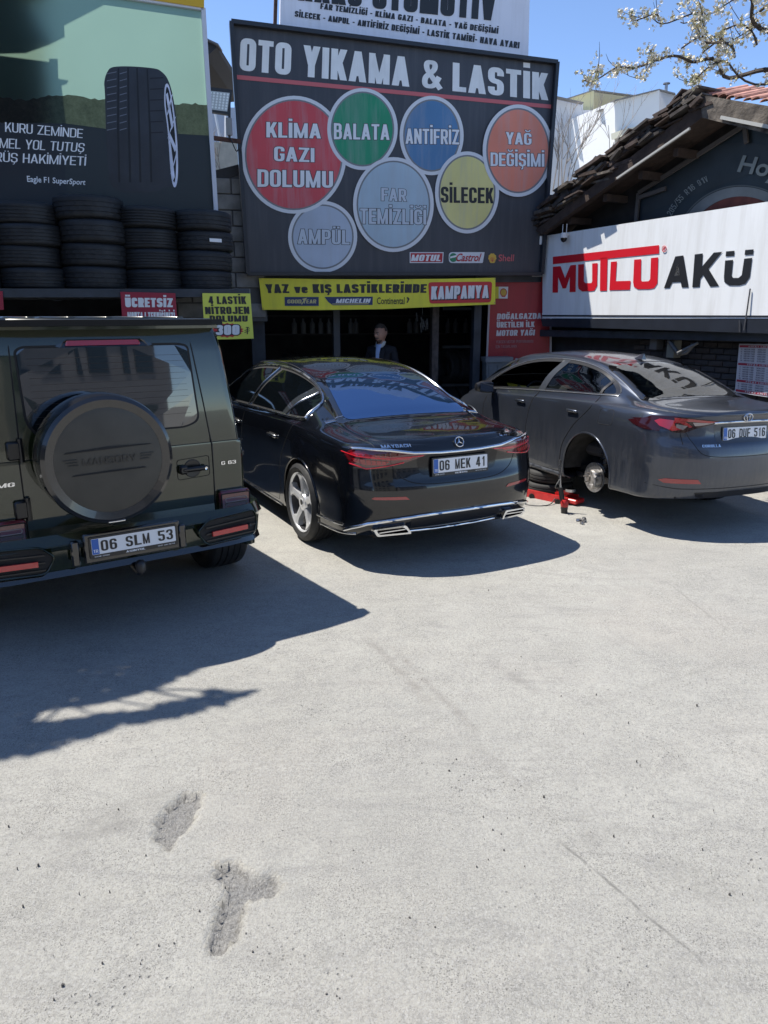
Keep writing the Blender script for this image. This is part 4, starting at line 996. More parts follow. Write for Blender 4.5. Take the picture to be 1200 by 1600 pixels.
    for i, ch in enumerate(s):
        if ch == ' ': continue
        a = R(151 - i * 2.75); r_ = 127; q = (cx + r_ * math.cos(a), cy - r_ * math.sin(a)); tx, ty = math.sin(a), math.cos(a); nx_, ny_ = math.cos(a), -math.sin(a); hw, hh = 2.4, 4.6
        Q = [(q[0] - tx * hw + nx_ * hh, q[1] - ty * hw + ny_ * hh), (q[0] + tx * hw + nx_ * hh, q[1] + ty * hw + ny_ * hh), (q[0] + tx * hw - nx_ * hh, q[1] + ty * hw - ny_ * hh), (q[0] - tx * hw - nx_ * hh, q[1] - ty * hw - ny_ * hh)]
        letter(G, ch, Q, lw, g, .03, .015)
    letter(G, 'Hoy', [(1159, 243), (1226, 252), (1222, 280), (1155, 268)], lw, g, .03, .04, .2)
    for p, q in (((1002, 302), (1168, 196)), ((1002, 302), (998, 346)), ((1168, 196), (1171, 224)), ((1000, 310), (1044, 295))):
        b = MB(); b.beam(G(*p, .05), G(*q, .05), .03, .05); b.build('frame_bar', mat('gable frame', (.10, .09, .085), .6), g)
tiled_roof()

def brick_wall():
    P = Plane(PM.p - PM.n * .35, 152); t = thing('brick_wall', 'very dark brick wall below the battery sign behind the grey sedan', 'wall', tuple(P(1050, 560)))
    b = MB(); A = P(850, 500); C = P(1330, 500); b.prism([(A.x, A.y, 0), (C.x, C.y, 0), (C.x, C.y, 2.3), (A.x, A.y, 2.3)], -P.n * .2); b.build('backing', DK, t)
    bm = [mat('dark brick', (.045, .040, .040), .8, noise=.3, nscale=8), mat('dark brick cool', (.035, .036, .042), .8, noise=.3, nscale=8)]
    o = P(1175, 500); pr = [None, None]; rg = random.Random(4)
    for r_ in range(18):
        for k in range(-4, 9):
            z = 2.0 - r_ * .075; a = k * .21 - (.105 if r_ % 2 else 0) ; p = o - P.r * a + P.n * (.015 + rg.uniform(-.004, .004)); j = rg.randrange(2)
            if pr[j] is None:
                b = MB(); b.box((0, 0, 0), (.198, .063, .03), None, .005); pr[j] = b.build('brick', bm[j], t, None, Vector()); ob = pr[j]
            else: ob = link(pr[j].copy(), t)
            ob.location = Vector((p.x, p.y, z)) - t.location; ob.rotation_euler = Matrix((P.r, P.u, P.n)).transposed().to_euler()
    b = MB(); b.beam(P(850, 520, .15), P(1250, 527, .15), .25, .10); b.build('lintel', DM, t)
    u = thing('wall_unit', 'folded grey bracket and pale box hanging in shade under the battery sign', 'wall unit', tuple(P(1075, 540, .1)))
    gm = mat('unit grey', (.13, .13, .13), .5, .3)
    b = MB(); b.tube([P(1062, 532, .2), P(1082, 553, .25), P(1094, 550, .25), (P(1100, 538, .2))], .028, 8); b.build('arm', gm, u, 50); b = MB(); b.tube([P(1084, 551, .3), P(1108, 535, .2)], .02, 8); b.build('arm', gm, u, 50)
    b = MB(); b.box(P(1063, 545, .12), (.13, .12, .22), R(28)); b.build('box', mat('unit box', (.20, .20, .17), .6), u)
    b = MB(); b.box(P(1036, 536, .12), (.13, .12, .16), R(28)); b.build('box', gm, u)
brick_wall()

# neighbours ---------------------------------------------------------------
def prism_px(y, poly, depth, m, name, t, az=90):
    x0 = (sum(p[0] for p in poly) / len(poly) - 600) / F * y * .96; P = Plane((x0, y, 0), az); b = MB(); b.prism([P(u, v) for u, v in poly], -P.n * depth); return b.build(name, m, t)
def neighbours():
    w1 = mat('neighbour white', (.62, .62, .63), .85, noise=.08, nscale=.6); w2 = mat('neighbour bright white', (.78, .78, .77), .85, noise=.05, nscale=.6)
    ye = mat('neighbour yellow', (.66, .61, .36), .85, noise=.08, nscale=.6); ys = mat('neighbour yellow shaded', (.50, .44, .27), .85, noise=.08, nscale=.6); cop = mat('coping grey', (.20, .19, .18), .7)  # yellow tower's shaded side is painted in as a darker yellow
    t = thing('neighbour_house', 'white and yellow flat roofed building behind the big sign, left of the stepped white one', 'building', (8, 27, 0))
    prism_px(26.5, [(780, 120), (868, 150), (911, 160), (911, 470), (780, 470)], 4, w1, 'wall', t, 84)
    prism_px(27.5, [(880, 156), (928, 140.5), (928, 470), (880, 470)], .3, ye, 'wall', t, 60); prism_px(27.0, [(911, 172), (928, 172), (938, 172), (938, 470), (911, 470)], .5, w1, 'wall', t)
    prism_px(27.9, [(928, 140.5), (990, 149), (990, 470), (928, 470)], 4, ys, 'wall', t, 112)
    prism_px(27.4, [(927, 139.8), (991, 148.2), (991, 150), (927, 141.6)], .2, cop, 'coping', t, 112); prism_px(27.3, [(879, 155.6), (928, 139.8), (928, 141.6), (879, 157.6)], .2, cop, 'coping', t, 60)
    prism_px(26.8, [(928, 190), (935, 190), (935, 199), (928, 199)], .1, DK, 'window', t)
    prism_px(26.3, [(866, 149), (912, 159.4), (912, 161.2), (866, 151)], .2, cop, 'coping', t, 84)
    t2 = thing('neighbour_house', 'stepped bright white building with grey coping behind the tiled roof', 'building', (10, 25, 0))
    prism_px(25.2, [(938, 172), (961, 166), (961, 470), (938, 470)], 3, w2, 'wall', t2, 76); prism_px(24.8, [(961, 157), (1030, 139.5), (1030, 470), (961, 470)], 3, w2, 'wall', t2, 70)
    prism_px(25.0, [(1030, 139.5), (1054, 146), (1060, 470), (1030, 470)], 3, mat('neighbour white shaded', (.60, .60, .61), .85), 'wall', t2, 115)  # shade on this side of the white building is put into its colour
    for pl in ([(960, 156), (1030.5, 138.6), (1030.5, 140.4), (960, 158)], ): prism_px(24.65, pl, .2, cop, 'coping', t2, 70)
    prism_px(25.0, [(937, 171), (961.5, 165), (961.5, 166.8), (937, 172.8)], .2, cop, 'coping', t2, 76)
    prism_px(24.85, [(1030, 138.6), (1055, 145), (1055, 147), (1030, 140.4)], .2, cop, 'coping', t2, 115)
    prism_px(24.2, [(971, 203), (1008, 194), (1012, 204), (972, 213)], .5, mat('cream ledge', (.66, .63, .50), .85), 'balcony_ledge', t2, 70)
    prism_px(24.3, [(973, 213), (1008, 205), (1008, 222), (973, 224)], .2, DK, 'window', t2, 70)
    P = Plane((0, 25.5, 0), 90); b = MB(); p = P(1040.5, 142); b.lathe([(0, .05), (.17, .05), (.17, 0)], p, 'z', 10); b.lathe([(.19, .11), (.22, .11), (.24, 0)], p, 'z', 10); b.build('vent_pipe', mat('vent', (.25, .27, .3), .4, .5), t2)
    t3 = thing('far_house', 'pale sheet clad building seen in the gap beside the floodlight', 'building', (-3, 20, 0))
    prism_px(18, [(300, 168), (420, 168), (420, 222), (300, 222)], 3, mat('pale sheet', (.55, .56, .60), .6, noise=.1, nscale=1), 'wall', t3, 80); prism_px(17.8, [(300, 222), (420, 222), (420, 300), (300, 300)], 3, mat('beige wall', (.52, .46, .36), .85, noise=.1), 'wall', t3, 80)
    b = MB(); P = Plane((0, 17.4, 0), 80); b.tube([P(336, 175), P(345, 222)], .03, 5); b.build('down_pipe', w2, t3)
    b = MB(); b.tube([P(353, 180), P(353, 222)], .03, 5); b.build('down_pipe', w2, t3)
    t4 = thing('roof_corner', 'dark eave corner of a roof poking out right of the tyre billboard', 'roof', tuple(Plane((0, 13, 0), 90)(325, 75)))
    prism_px(13, [(290, 52), (321, 60), (340, 69), (338, 75), (322, 89), (290, 92)], 2.5, mat('eave dark', (.06, .055, .055), .8), 'eave', t4); prism_px(12.9, [(290, 50), (321, 58.5), (341, 68), (341, 70.5), (321, 61.5), (290, 54)], .3, mat('eave edge', (.22, .20, .19), .7), 'gutter', t4)
neighbours()

def twigs(name, label, cat, base, n, spread, h, m, y, seed, r0=.02, depth=3):
    rg = random.Random(seed); b = MB()
    def grow(p, d, L, r, k):
        q = p + d * L + Vector((rg.uniform(-.1, .1), rg.uniform(-.1, .1), rg.uniform(-.02, .05))) * L
        b.tube([p, (p + q) / 2 + Vector((rg.uniform(-.05, .05), 0, 0)) * L, q], [r, r * .8, r * .6], 4, caps=False)
        if k > 0:
            for i in range(rg.choice([2, 3])): grow(p + (q - p) * rg.uniform(.4, 1), (d + Vector((rg.uniform(-.7, .7), rg.uniform(-.5, .5), rg.uniform(-.1, .5)))).normalized(), L * rg.uniform(.55, .8), r * .6, k - 1)
    for i in range(n): grow(base + Vector((rg.uniform(-spread, spread), rg.uniform(-.3, .3), 0)), Vector((rg.uniform(-.4, .4), 0, 1)).normalized(), h * rg.uniform(.4, .6), r0, depth)
    t = thing(name, label, cat, tuple(base)); b.build('branches', m, t); return t
twigs('bare_shrub', 'bare pale twigged shrub between the big sign and the tiled roof', 'shrub', Plane((0, 17, 0), 90)(893, 300), 7, .55, 2.0, mat('twig pale', (.30, .26, .22), .9), 17, 3, .014, 3)
twigs('bare_shrub', 'small bare shrub below the floodlight in the narrow gap', 'shrub', Plane((0, 15, 0), 90)(346, 266), 4, .18, .7, MATS['twig pale'], 15, 9, .010, 3)

# blossom tree ---------------------------------------------------------------
def blossom_tree():
    rg = random.Random(21); P = Plane((3.6, 8.3, 0), 90)
    sc = lambda x, y: (820 + x / 3.158, y / 3.158)
    bark = mat('bark', (.055, .042, .034), .9, noise=.4, nscale=20, bump=.5, bscale=40)
    t = thing('blossom_tree', 'fruit tree branches in white blossom reaching in over the tiled roof', 'tree', (5.6, 8.6, 0))
    br = []
    main = [([(1290, 330), (1200, 315), (1060, 325), (960, 262), (900, 242), (760, 250), (640, 265), (500, 300), (420, 332), (330, 358)], .024, .005),
            ([(1300, 230), (1200, 195), (1100, 100), (1040, 40), (965, -10), (900, -60)], .026, .009), ([(1010, 300), (930, 235), (870, 190), (820, 140), (770, 108)], .014, .005),
            ([(1290, 335), (1180, 420), (1050, 330), (930, 320), (870, 370), (800, 430)], .014, .004), ([(1200, 180), (1080, 90), (960, 150), (900, 165)], .012, .004),
            ([(1105, 100), (1160, 60), (1230, 10)], .015, .006), ([(1050, 45), (960, 60), (880, 100)], .009, .004), ([(640, 262), (610, 330), (590, 385)], .006, .003), ([(345, 352), (352, 400), (375, 440)], .005, .002),
            ([(700, 62), (640, 45), (570, 35), (530, 40)], .008, .003), ([(980, 0), (860, 10), (740, 20), (600, 5)], .010, .004), ([(900, 240), (990, 180), (1060, 170), (1180, 110)], .009, .004), ([(760, 250), (840, 200), (860, 130), (820, 60)], .008, .003)]
    for pts, r0, r1 in main:
        c = cr([sc(*p) for p in pts], 4); N = len(c); dz = rg.uniform(-.4, .4); pp = [P(u, v, dz * min(1, (1 - i / N) * 0 + 1) + .12 * math.sin(i * .7)) for i, (u, v) in enumerate(c)]
        br.append((pp, [r0 + (r1 - r0) * i / (N - 1) for i in range(N)]))
    k = 0
    for pp, rr in list(br):
        for i in range(1, len(pp), 2):
            for _q in range(rg.choice([0, 1, 1])):
                d = Vector((rg.uniform(-1, .5), rg.uniform(-.6, .6), rg.uniform(-.7, .9))).normalized(); L = rg.uniform(.08, .27); e = Vector((rg.uniform(-.3, .3), rg.uniform(-.3, .3), rg.uniform(0, .3))) * L; br.append(([pp[i], pp[i] + d * L * .35, pp[i] + d * L * .7 + e * .3, pp[i] + d * L + e], [.004, .0035, .003, .0015]))
    b = MB(); trunk = [Vector((5.7, 8.8, 0)), Vector((5.6, 8.7, 1.2)), Vector((5.3, 8.6, 2.4)), Vector((5.2, 8.5, 3.6)), br[0][0][0]]
    b.tube(trunk, [.16, .13, .11, .07, .03], 10); b.tube([Vector((5.2, 8.5, 3.6)), br[1][0][0]], [.07, .034], 8)
    b.build('trunk', bark, t, 50)
    b = MB()
    for pp, rr in br: b.tube(pp, rr, 5, caps=False)
    b.build('branches', bark, t, 60)
    pw = MB(); py = MB(); lf = MB()
    for pp, rr in br:
        for i, p in enumerate(pp):
            if rr[i] > .022 and rg.random() < .6: continue
            for _ in range(rg.choice([0, 0, 1, 1, 2])):
                c = p + Vector((rg.gauss(0, .024), rg.gauss(0, .035), rg.gauss(0, .024)))
                for f in range(rg.choice([5, 7, 9])):
                    q = c + Vector((rg.gauss(0, .022), rg.gauss(0, .022), rg.gauss(0, .022))); ax = Vector((rg.gauss(0, 1), rg.gauss(0, 1) - .4, rg.gauss(0, 1))).normalized(); u = ax.orthogonal().normalized(); v = ax.cross(u); s = rg.uniform(.012, .021)
                    vs = [q]; fs = []
                    for m in range(5):
                        a = m * math.tau / 5; e = u * math.cos(a) + v * math.sin(a); e2 = u * math.cos(a + .55) + v * math.sin(a + .55); e3 = u * math.cos(a - .55) + v * math.sin(a - .55)
                        o = len(vs); vs += [q + e3 * s * .7 + ax * s * .25, q + e * s * 1.15 + ax * s * .45, q + e2 * s * .7 + ax * s * .25]; fs.append((0, o, o + 1, o + 2))
                    (pw if rg.random() < .55 else py).add(vs, fs)
                if rg.random() < .9:
                    d = Vector((rg.gauss(0, 1), rg.gauss(0, 1), rg.gauss(0, 1))).normalized(); e = d.orthogonal().normalized(); L = rg.uniform(.025, .05); lf.add([c, c + d * L * .5 + e * L * .25, c + d * L, c + d * L * .5 - e * L * .25], [(0, 1, 2, 3)])
    for b, m, nm in ((pw, mat('petal white', (.70, .65, .55), .7), 'blossom'), (py, mat('petal cream', (.50, .45, .26), .7), 'blossom'), (lf, mat('young leaf', (.16, .20, .06), .7), 'leaves')):
        o = b.build(nm, m, t); o['kind'] = 'stuff'
blossom_tree()

# the far side of the street, behind the photographer -----------------------------
def street_behind():
    cols = [(.36, .34, .31), (.24, .26, .30), (.42, .38, .30), (.30, .29, .29)]
    for i, (x, wd, h, y) in enumerate([(-17, 11, 8, -15), (-5, 10, 5.5, -17), (6.5, 11, 9, -16), (19, 12, 6.5, -15)]):
        t = thing('street_house', ['tall grey brown block across the street behind the camera, leftmost', 'low blue grey house across the street behind the camera', 'tall ochre block across the street behind the camera', 'low grey house across the street behind the camera, rightmost'][i], 'building', (x, y, 0))
        b = MB(); b.box((x, y - 3, h / 2), (wd, 6, h)); b.build('wall', mat('street wall %d' % i, cols[i], .85, noise=.1, nscale=.7), t)
        b = MB(); b.box((x, y - 3, h + .1), (wd + .6, 6.6, .2)); b.build('roof', DK, t)
        gm = mat('street glass', (.03, .04, .05), .05); pr = None
        for fl in range(int(h // 2.8)):
            for k in range(int(wd // 2.2)):
                loc = Vector((x - wd / 2 + 1.3 + k * 2.2, y + .01, 1.6 + fl * 2.8))
                if pr is None: b = MB(); b.box((0, 0, 0), (1.2, .08, 1.3)); pr = b.build('window', gm, t, None, Vector()); ob = pr
                else: ob = link(pr.copy(), t)
                ob.parent = t; ob.location = loc - Vector((x, y, 0))
street_behind()
# ------------------------------------------------------------ cars
def pch(xs, ys):
    xs = np.array(xs, float); ys = np.array(ys, float); h = np.diff(xs); d = np.diff(ys) / h; m = np.zeros(len(xs))
    for i in range(1, len(xs) - 1):
        if d[i - 1] * d[i] > 0: w1, w2 = 2 * h[i] + h[i - 1], h[i] + 2 * h[i - 1]; m[i] = (w1 + w2) / (w1 / d[i - 1] + w2 / d[i])
    m[0], m[-1] = d[0], d[-1]
    def f(x):
        x = np.clip(x, xs[0], xs[-1]); i = min(np.searchsorted(xs, x, side='right') - 1, len(h) - 1); t = (x - xs[i]) / h[i]
        return (2 * t**3 - 3 * t**2 + 1) * ys[i] + (t**3 - 2 * t**2 + t) * h[i] * m[i] + (3 * t**2 - 2 * t**3) * ys[i + 1] + (t**3 - t**2) * h[i] * m[i + 1]
    return f
class Car:
    def __init__(s, K):
        """K: dict of (ys, values) tables; see the two sedans below"""
        s.K = K; s.T = {k: pch(*v) for k, v in K.items() if isinstance(v, tuple) and len(v) == 2 and isinstance(v[0], list)}
        T = s.T; L = K['L']; dr, nr, df, nf = K['dr'], K['nr'], K['df'], K['nf']
        st = []
        for t in np.linspace(0, 1, 30):
            q = 1 - (1 - t) ** 1.9; q = min(q, .99999)
            st.append((dr * (1 - (1 - q ** nr) ** (1 / nr)), q, 0))
        for y in np.arange(dr + .022, L - df, .022): st.append((y, 1, None))
        for t in np.linspace(1, 0, 22):
            q = 1 - (1 - t) ** 1.9; st.append((L - df * (1 - (1 - min(q, .99999) ** nf) ** (1 / nf)), q, 1))
        rows = []
        for (y, q, cap) in st:
            w, zb, wb, zt, wt, zr, zs = [T[k](y) for k in ('w', 'zb', 'wb', 'zt', 'wt', 'zr', 'zs')]
            zsh = zb - K.get('shd', .14); zm = zs + (zsh - zs) * .55
            tuck = K.get('tuck', .03)
            C = [(0, zs + .03), (w * .6, zs + .03), (w - .10, zs + .012), (w - .03, zs + .02), (w - .012, zs + .09), (w - tuck * .3, zs + (zm - zs) * .6), (w, zm), (w - .002, (zm + zsh) / 2), (w - K.get('shin', .02), zsh),
                 (wb + (w - wb) * .45, zb - .035), (wb, zb), (wb + (wt - wb) * .45 + K.get('bulge', .012) * min(1, max(0, (zt - zb) * 4)), zb + (zr - zb) * .5), (wt + .012, zr - .012 - .04 * min(1, max(0, (zr - zb) * 3))), (wt - .05, zr + (zt - zr) * .28), (wt * .6, zt - (zt - zr) * .28), (wt * .3, zt - (zt - zr) * .06), (0, zt)]
            seg = cr(C, 7); row = []
            for j, (x, z) in enumerate(seg):
                yr = 0
                fr = max(0, 1 - y / .9); yr = K['rear'](z) * fr * fr
                ff = max(0, 1 - (L - y) / .9); yf = K['front'](z) * ff * ff
                row.append((x * q, y + yr - yf, z))
            rows.append(row)
        A = np.array(rows); s.A = A; n, m, _ = A.shape; s.n, s.m = n, m
        Bm = A.copy()[:, ::-1]; Bm[:, :, 0] *= -1          # left side, roof -> sill
        Full = np.concatenate([A, Bm[:, 1:-1]], 1); s.M = Full.shape[1]
        V = Full.reshape(-1, 3).copy(); M_ = s.M
        F_ = []
        for i in range(n - 1):
            for j in range(M_):
                k = (j + 1) % M_; F_.append((i * M_ + j, (i + 1) * M_ + j, (i + 1) * M_ + k, i * M_ + k))
        s.V = V; s.F = F_
        s.bvh = BVHTree.FromPolygons([tuple(p) for p in V], F_)
    def arches(s, ys, zc, Rr):
        keep = []; V = s.V
        for yc, R_ in zip(ys, Rr):
            d = np.hypot(V[:, 1] - yc, V[:, 2] - zc); ins = (d < R_) & (np.abs(V[:, 0]) > .52)
            s_in = ins; newF = []
            moved = set()
            for f in s.F:
                k = [i for i in f if s_in[i]]
                if len(k) == len(f): continue
                moved.update(k); newF.append(f)
            for i in moved:
                dy, dz = V[i, 1] - yc, V[i, 2] - zc; r = math.hypot(dy, dz) or 1e-6
                if dz > -.03: V[i, 1] = yc + dy / r * R_; V[i, 2] = zc + dz / r * R_
                else: V[i, 1] = yc + math.copysign(math.sqrt(max(R_ * R_ - dz * dz, .001)), dy)
            s.F = newF
    def cut(s, poly, axis):
        V = s.V; newF = []
        for f in s.F:
            ok = True
            for i in f:
                x, y, z = V[i]
                if axis == 'L': t = x < -.3 and in_poly(y, z, poly)
                elif axis == 'R': t = x > .3 and in_poly(y, z, poly)
                else: t = z > .9 and in_poly(x, y, poly)
                if not t: ok = False; break
            if not ok: newF.append(f)
        s.F = newF
    def proj(s, ax, a, b):
        if ax in ('L', 'R'):
            sg = -1 if ax == 'L' else 1; o = Vector((sg * 3, a, b)); d = Vector((-sg, 0, 0))
        elif ax == 'B': o = Vector((a, -3, b)); d = Vector((0, 1, 0))
        elif ax == 'F': o = Vector((a, 9, b)); d = Vector((0, -1, 0))
        elif ax == 'D':                                       # diagonal, for the tail corners on the left; 'E' right
            o = None
        else: o = Vector((a, b, 4)); d = Vector((0, 0, -1))
        h = s.bvh.ray_cast(o, d)
        if h[0] is None:
            h = s.bvh.find_nearest(Vector((a, .25, b)) if ax == 'B' else o + d * 2.2)
        p, n = h[0], h[1]
        if n.dot(d) > 0: n = -n
        return p, n
    def patch(s, name, poly, ax, off, m, root, res=.05, ang=60):
        pts = [Vector((p[0], p[1])) for p in poly]; N = len(pts); bd = []
        for i in range(N):
            a, b = pts[i], pts[(i + 1) % N]; k = max(1, int((b - a).length / (res * .7)))
            for j in range(k): bd.append(a.lerp(b, j / k))
        P2 = [(p.x, p.y) for p in bd]; inner = []
        x0, x1 = min(p[0] for p in P2), max(p[0] for p in P2); y0, y1 = min(p[1] for p in P2), max(p[1] for p in P2)
        for gx in np.arange(x0 + res / 2, x1, res):
            for gy in np.arange(y0 + res / 2, y1, res):
                if in_poly(gx, gy, P2): inner.append(Vector((gx, gy)))
        allp = bd + inner; n = len(bd)
        vv, _, ff, *_r = delaunay_2d_cdt(allp, [], [list(range(n))], 1, 1e-5)
        out = []
        for v in vv:
            p, nn = s.proj(ax, v.x, v.y); out.append(p + nn * off)
        if ax in ('L', 'B'): pass
        b = MB(); b.add(out, [tuple(f) for f in ff]); o = b.build(name, m, root)
        me = o.data
        # make faces look outwards
        if len(me.polygons):
            me.update(); c = sum((p.normal * p.area for p in me.polygons), Vector()); want = {'L': Vector((-1, 0, 0)), 'R': Vector((1, 0, 0)), 'B': Vector((0, -1, 0)), 'F': Vector((0, 1, 0)), 'T': Vector((0, 0, 1))}[ax]
            if c.dot(want) < 0: me.flip_normals()
        smooth_by_angle(me, ang); return o
    def path(s, pts, ax, off=0.0, step=.03):
        out = []
        for i in range(len(pts) - 1):
            a, b = Vector(pts[i]), Vector(pts[i + 1]); k = max(1, int((b - a).length / step))
            for j in range(k): out.append(a.lerp(b, j / k))
        out.append(Vector(pts[-1])); r = []
        for v in out:
            p, n = s.proj(ax, v.x, v.y); r.append(p + n * off)
        return r
    def mould(s, name, pts, ax, r, m, root, off=0.0, closed=False):
        if closed: pts = list(pts) + [pts[0]]
        P = s.path(pts, ax, off)
        if closed: P = P[:-1]
        b = MB(); b.tube(P, r, 6, closed); return b.build(name, m, root, 60)
    def gap(s, name, pts, ax, root, w_=.0028, closed=False):
        return s.mould(name, pts, ax, w_, GAP, root, -.0008, closed)
    def text(s, st, rect, ax, m, root, off=.004, bold=.0, shear=0.0, name='lettering', flip=False):
        uv, f = text_uv(st, bold, shear); x0, y0, x1, y1 = rect; vs = []
        for a, c in uv:
            p, n = s.proj(ax, x0 + (x1 - x0) * a, y0 + (y1 - y0) * c); vs.append(p + n * off)
        b = MB(); b.add(vs, f); o = b.build(name, m, root); return o
    def body(s, m, root, name='body', ang=38):
        used = sorted({i for f in s.F for i in f}); mp = {o: k for k, o in enumerate(used)}
        me = bpy.data.meshes.new(name); me.from_pydata([tuple(s.V[i]) for i in used], [], [tuple(mp[i] for i in f) for f in s.F])
        import bmesh
        bm = bmesh.new(); bm.from_mesh(me); bmesh.ops.remove_doubles(bm, verts=bm.verts, dist=.0004); bmesh.ops.recalc_face_normals(bm, faces=bm.faces); bm.to_mesh(me); bm.free()
        me.materials.append(m); smooth_by_angle(me, ang); o = bpy.data.objects.new(name, me); link(o, root); return o

GAP = mat('shut line', (.004, .004, .005), .7)
CHR = mat('chrome', (.75, .76, .78), .08, 1.0)
CHD = mat('satin chrome', (.55, .56, .58), .22, 1.0)
PLW = mat('plate white', (.74, .75, .77), .35); PLB = mat('plate blue', (.02, .11, .42), .35); PLK = mat('plate black', (.01, .01, .012), .35); PLF = mat('plate frame', (.012, .012, .014), .3)
TRM = mat('black trim', (.014, .014, .016), .35); LIN = mat('arch liner', (.022, .021, .020), .9, noise=.4, nscale=12)
def plate(root, st, x, z, y, tilt, wd=.52, ht=.112, frame=True, small=None, sx=1.0):
    """plate facing -y at local (x,y,z); tilt in degrees, top leaning forwards"""
    t = R(tilt); U = Vector((0, math.sin(t), math.cos(t))); X = Vector((1, 0, 0)); Nn = Vector((0, -math.cos(t), math.sin(t))); c = Vector((x, y, z))
    def q(a, b_, o): return c + X * a + U * b_ + Nn * o
    def rect(a0, b0, a1, b1, o, th, m, nm, par, r=0):
        b = MB(); pts = rpoly([Vector((a0, b0)), Vector((a1, b0)), Vector((a1, b1)), Vector((a0, b1))], r, 3) if r else [Vector(v) for v in ((a0, b0), (a1, b0), (a1, b1), (a0, b1))]
        b.prism([q(p.x, p.y, o) for p in pts], -Nn * th); return b.build(nm, m, par)
    w2, h2 = wd / 2, ht / 2
    f = rect(-w2 - .012, -h2 - (.026 if frame else .006), w2 + .012, h2 + .010, .006, .016, PLF, 'plate_frame', root, .008)
    rect(-w2, -h2, w2, h2, .0085, .003, PLW, 'licence_plate', f, .006)
    rect(-w2 + .002, -h2 + .002, -w2 + .043, h2 - .002, .0095, .001, PLB, 'plate_band', f)
    def tx(s_, a0, b0, a1, b1, m, bold=0.0, o=.0105):
        uv, ff = text_uv(s_, bold); b = MB(); b.add([q(a0 + (a1 - a0) * a, b0 + (b1 - b0) * cc, o) for a, cc in uv], ff); b.build('plate_lettering', m, f)
    tx('TR', -w2 + .008, -h2 + .012, -w2 + .036, -h2 + .032, PLW, .01)
    L = w2 * 2 - .052; x0 = -w2 + .050; parts = st.split(' '); tot = sum(len(p) for p in parts) + .85 * (len(parts) - 1); cw = (L - .01) / tot; cx = x0
    for p in parts:
        for ch in p:
            tx(ch, cx + cw * (.25 if ch == '1' else .08), -h2 + .017, cx + cw * (.68 if ch == '1' else .90), h2 - .015, PLK, .022); cx += cw
        cx += cw * .85
    if small: 
        tx(small, -.06, -h2 - .019, .06, -h2 - .007, PLW, .02); tx('TEKNIK SERVIS', -w2 + .01, -h2 - .016, -w2 + .10, -h2 - .009, PLW); tx('0312 395 00 64', w2 - .12, -h2 - .016, w2 - .01, -h2 - .009, PLW)
    return f
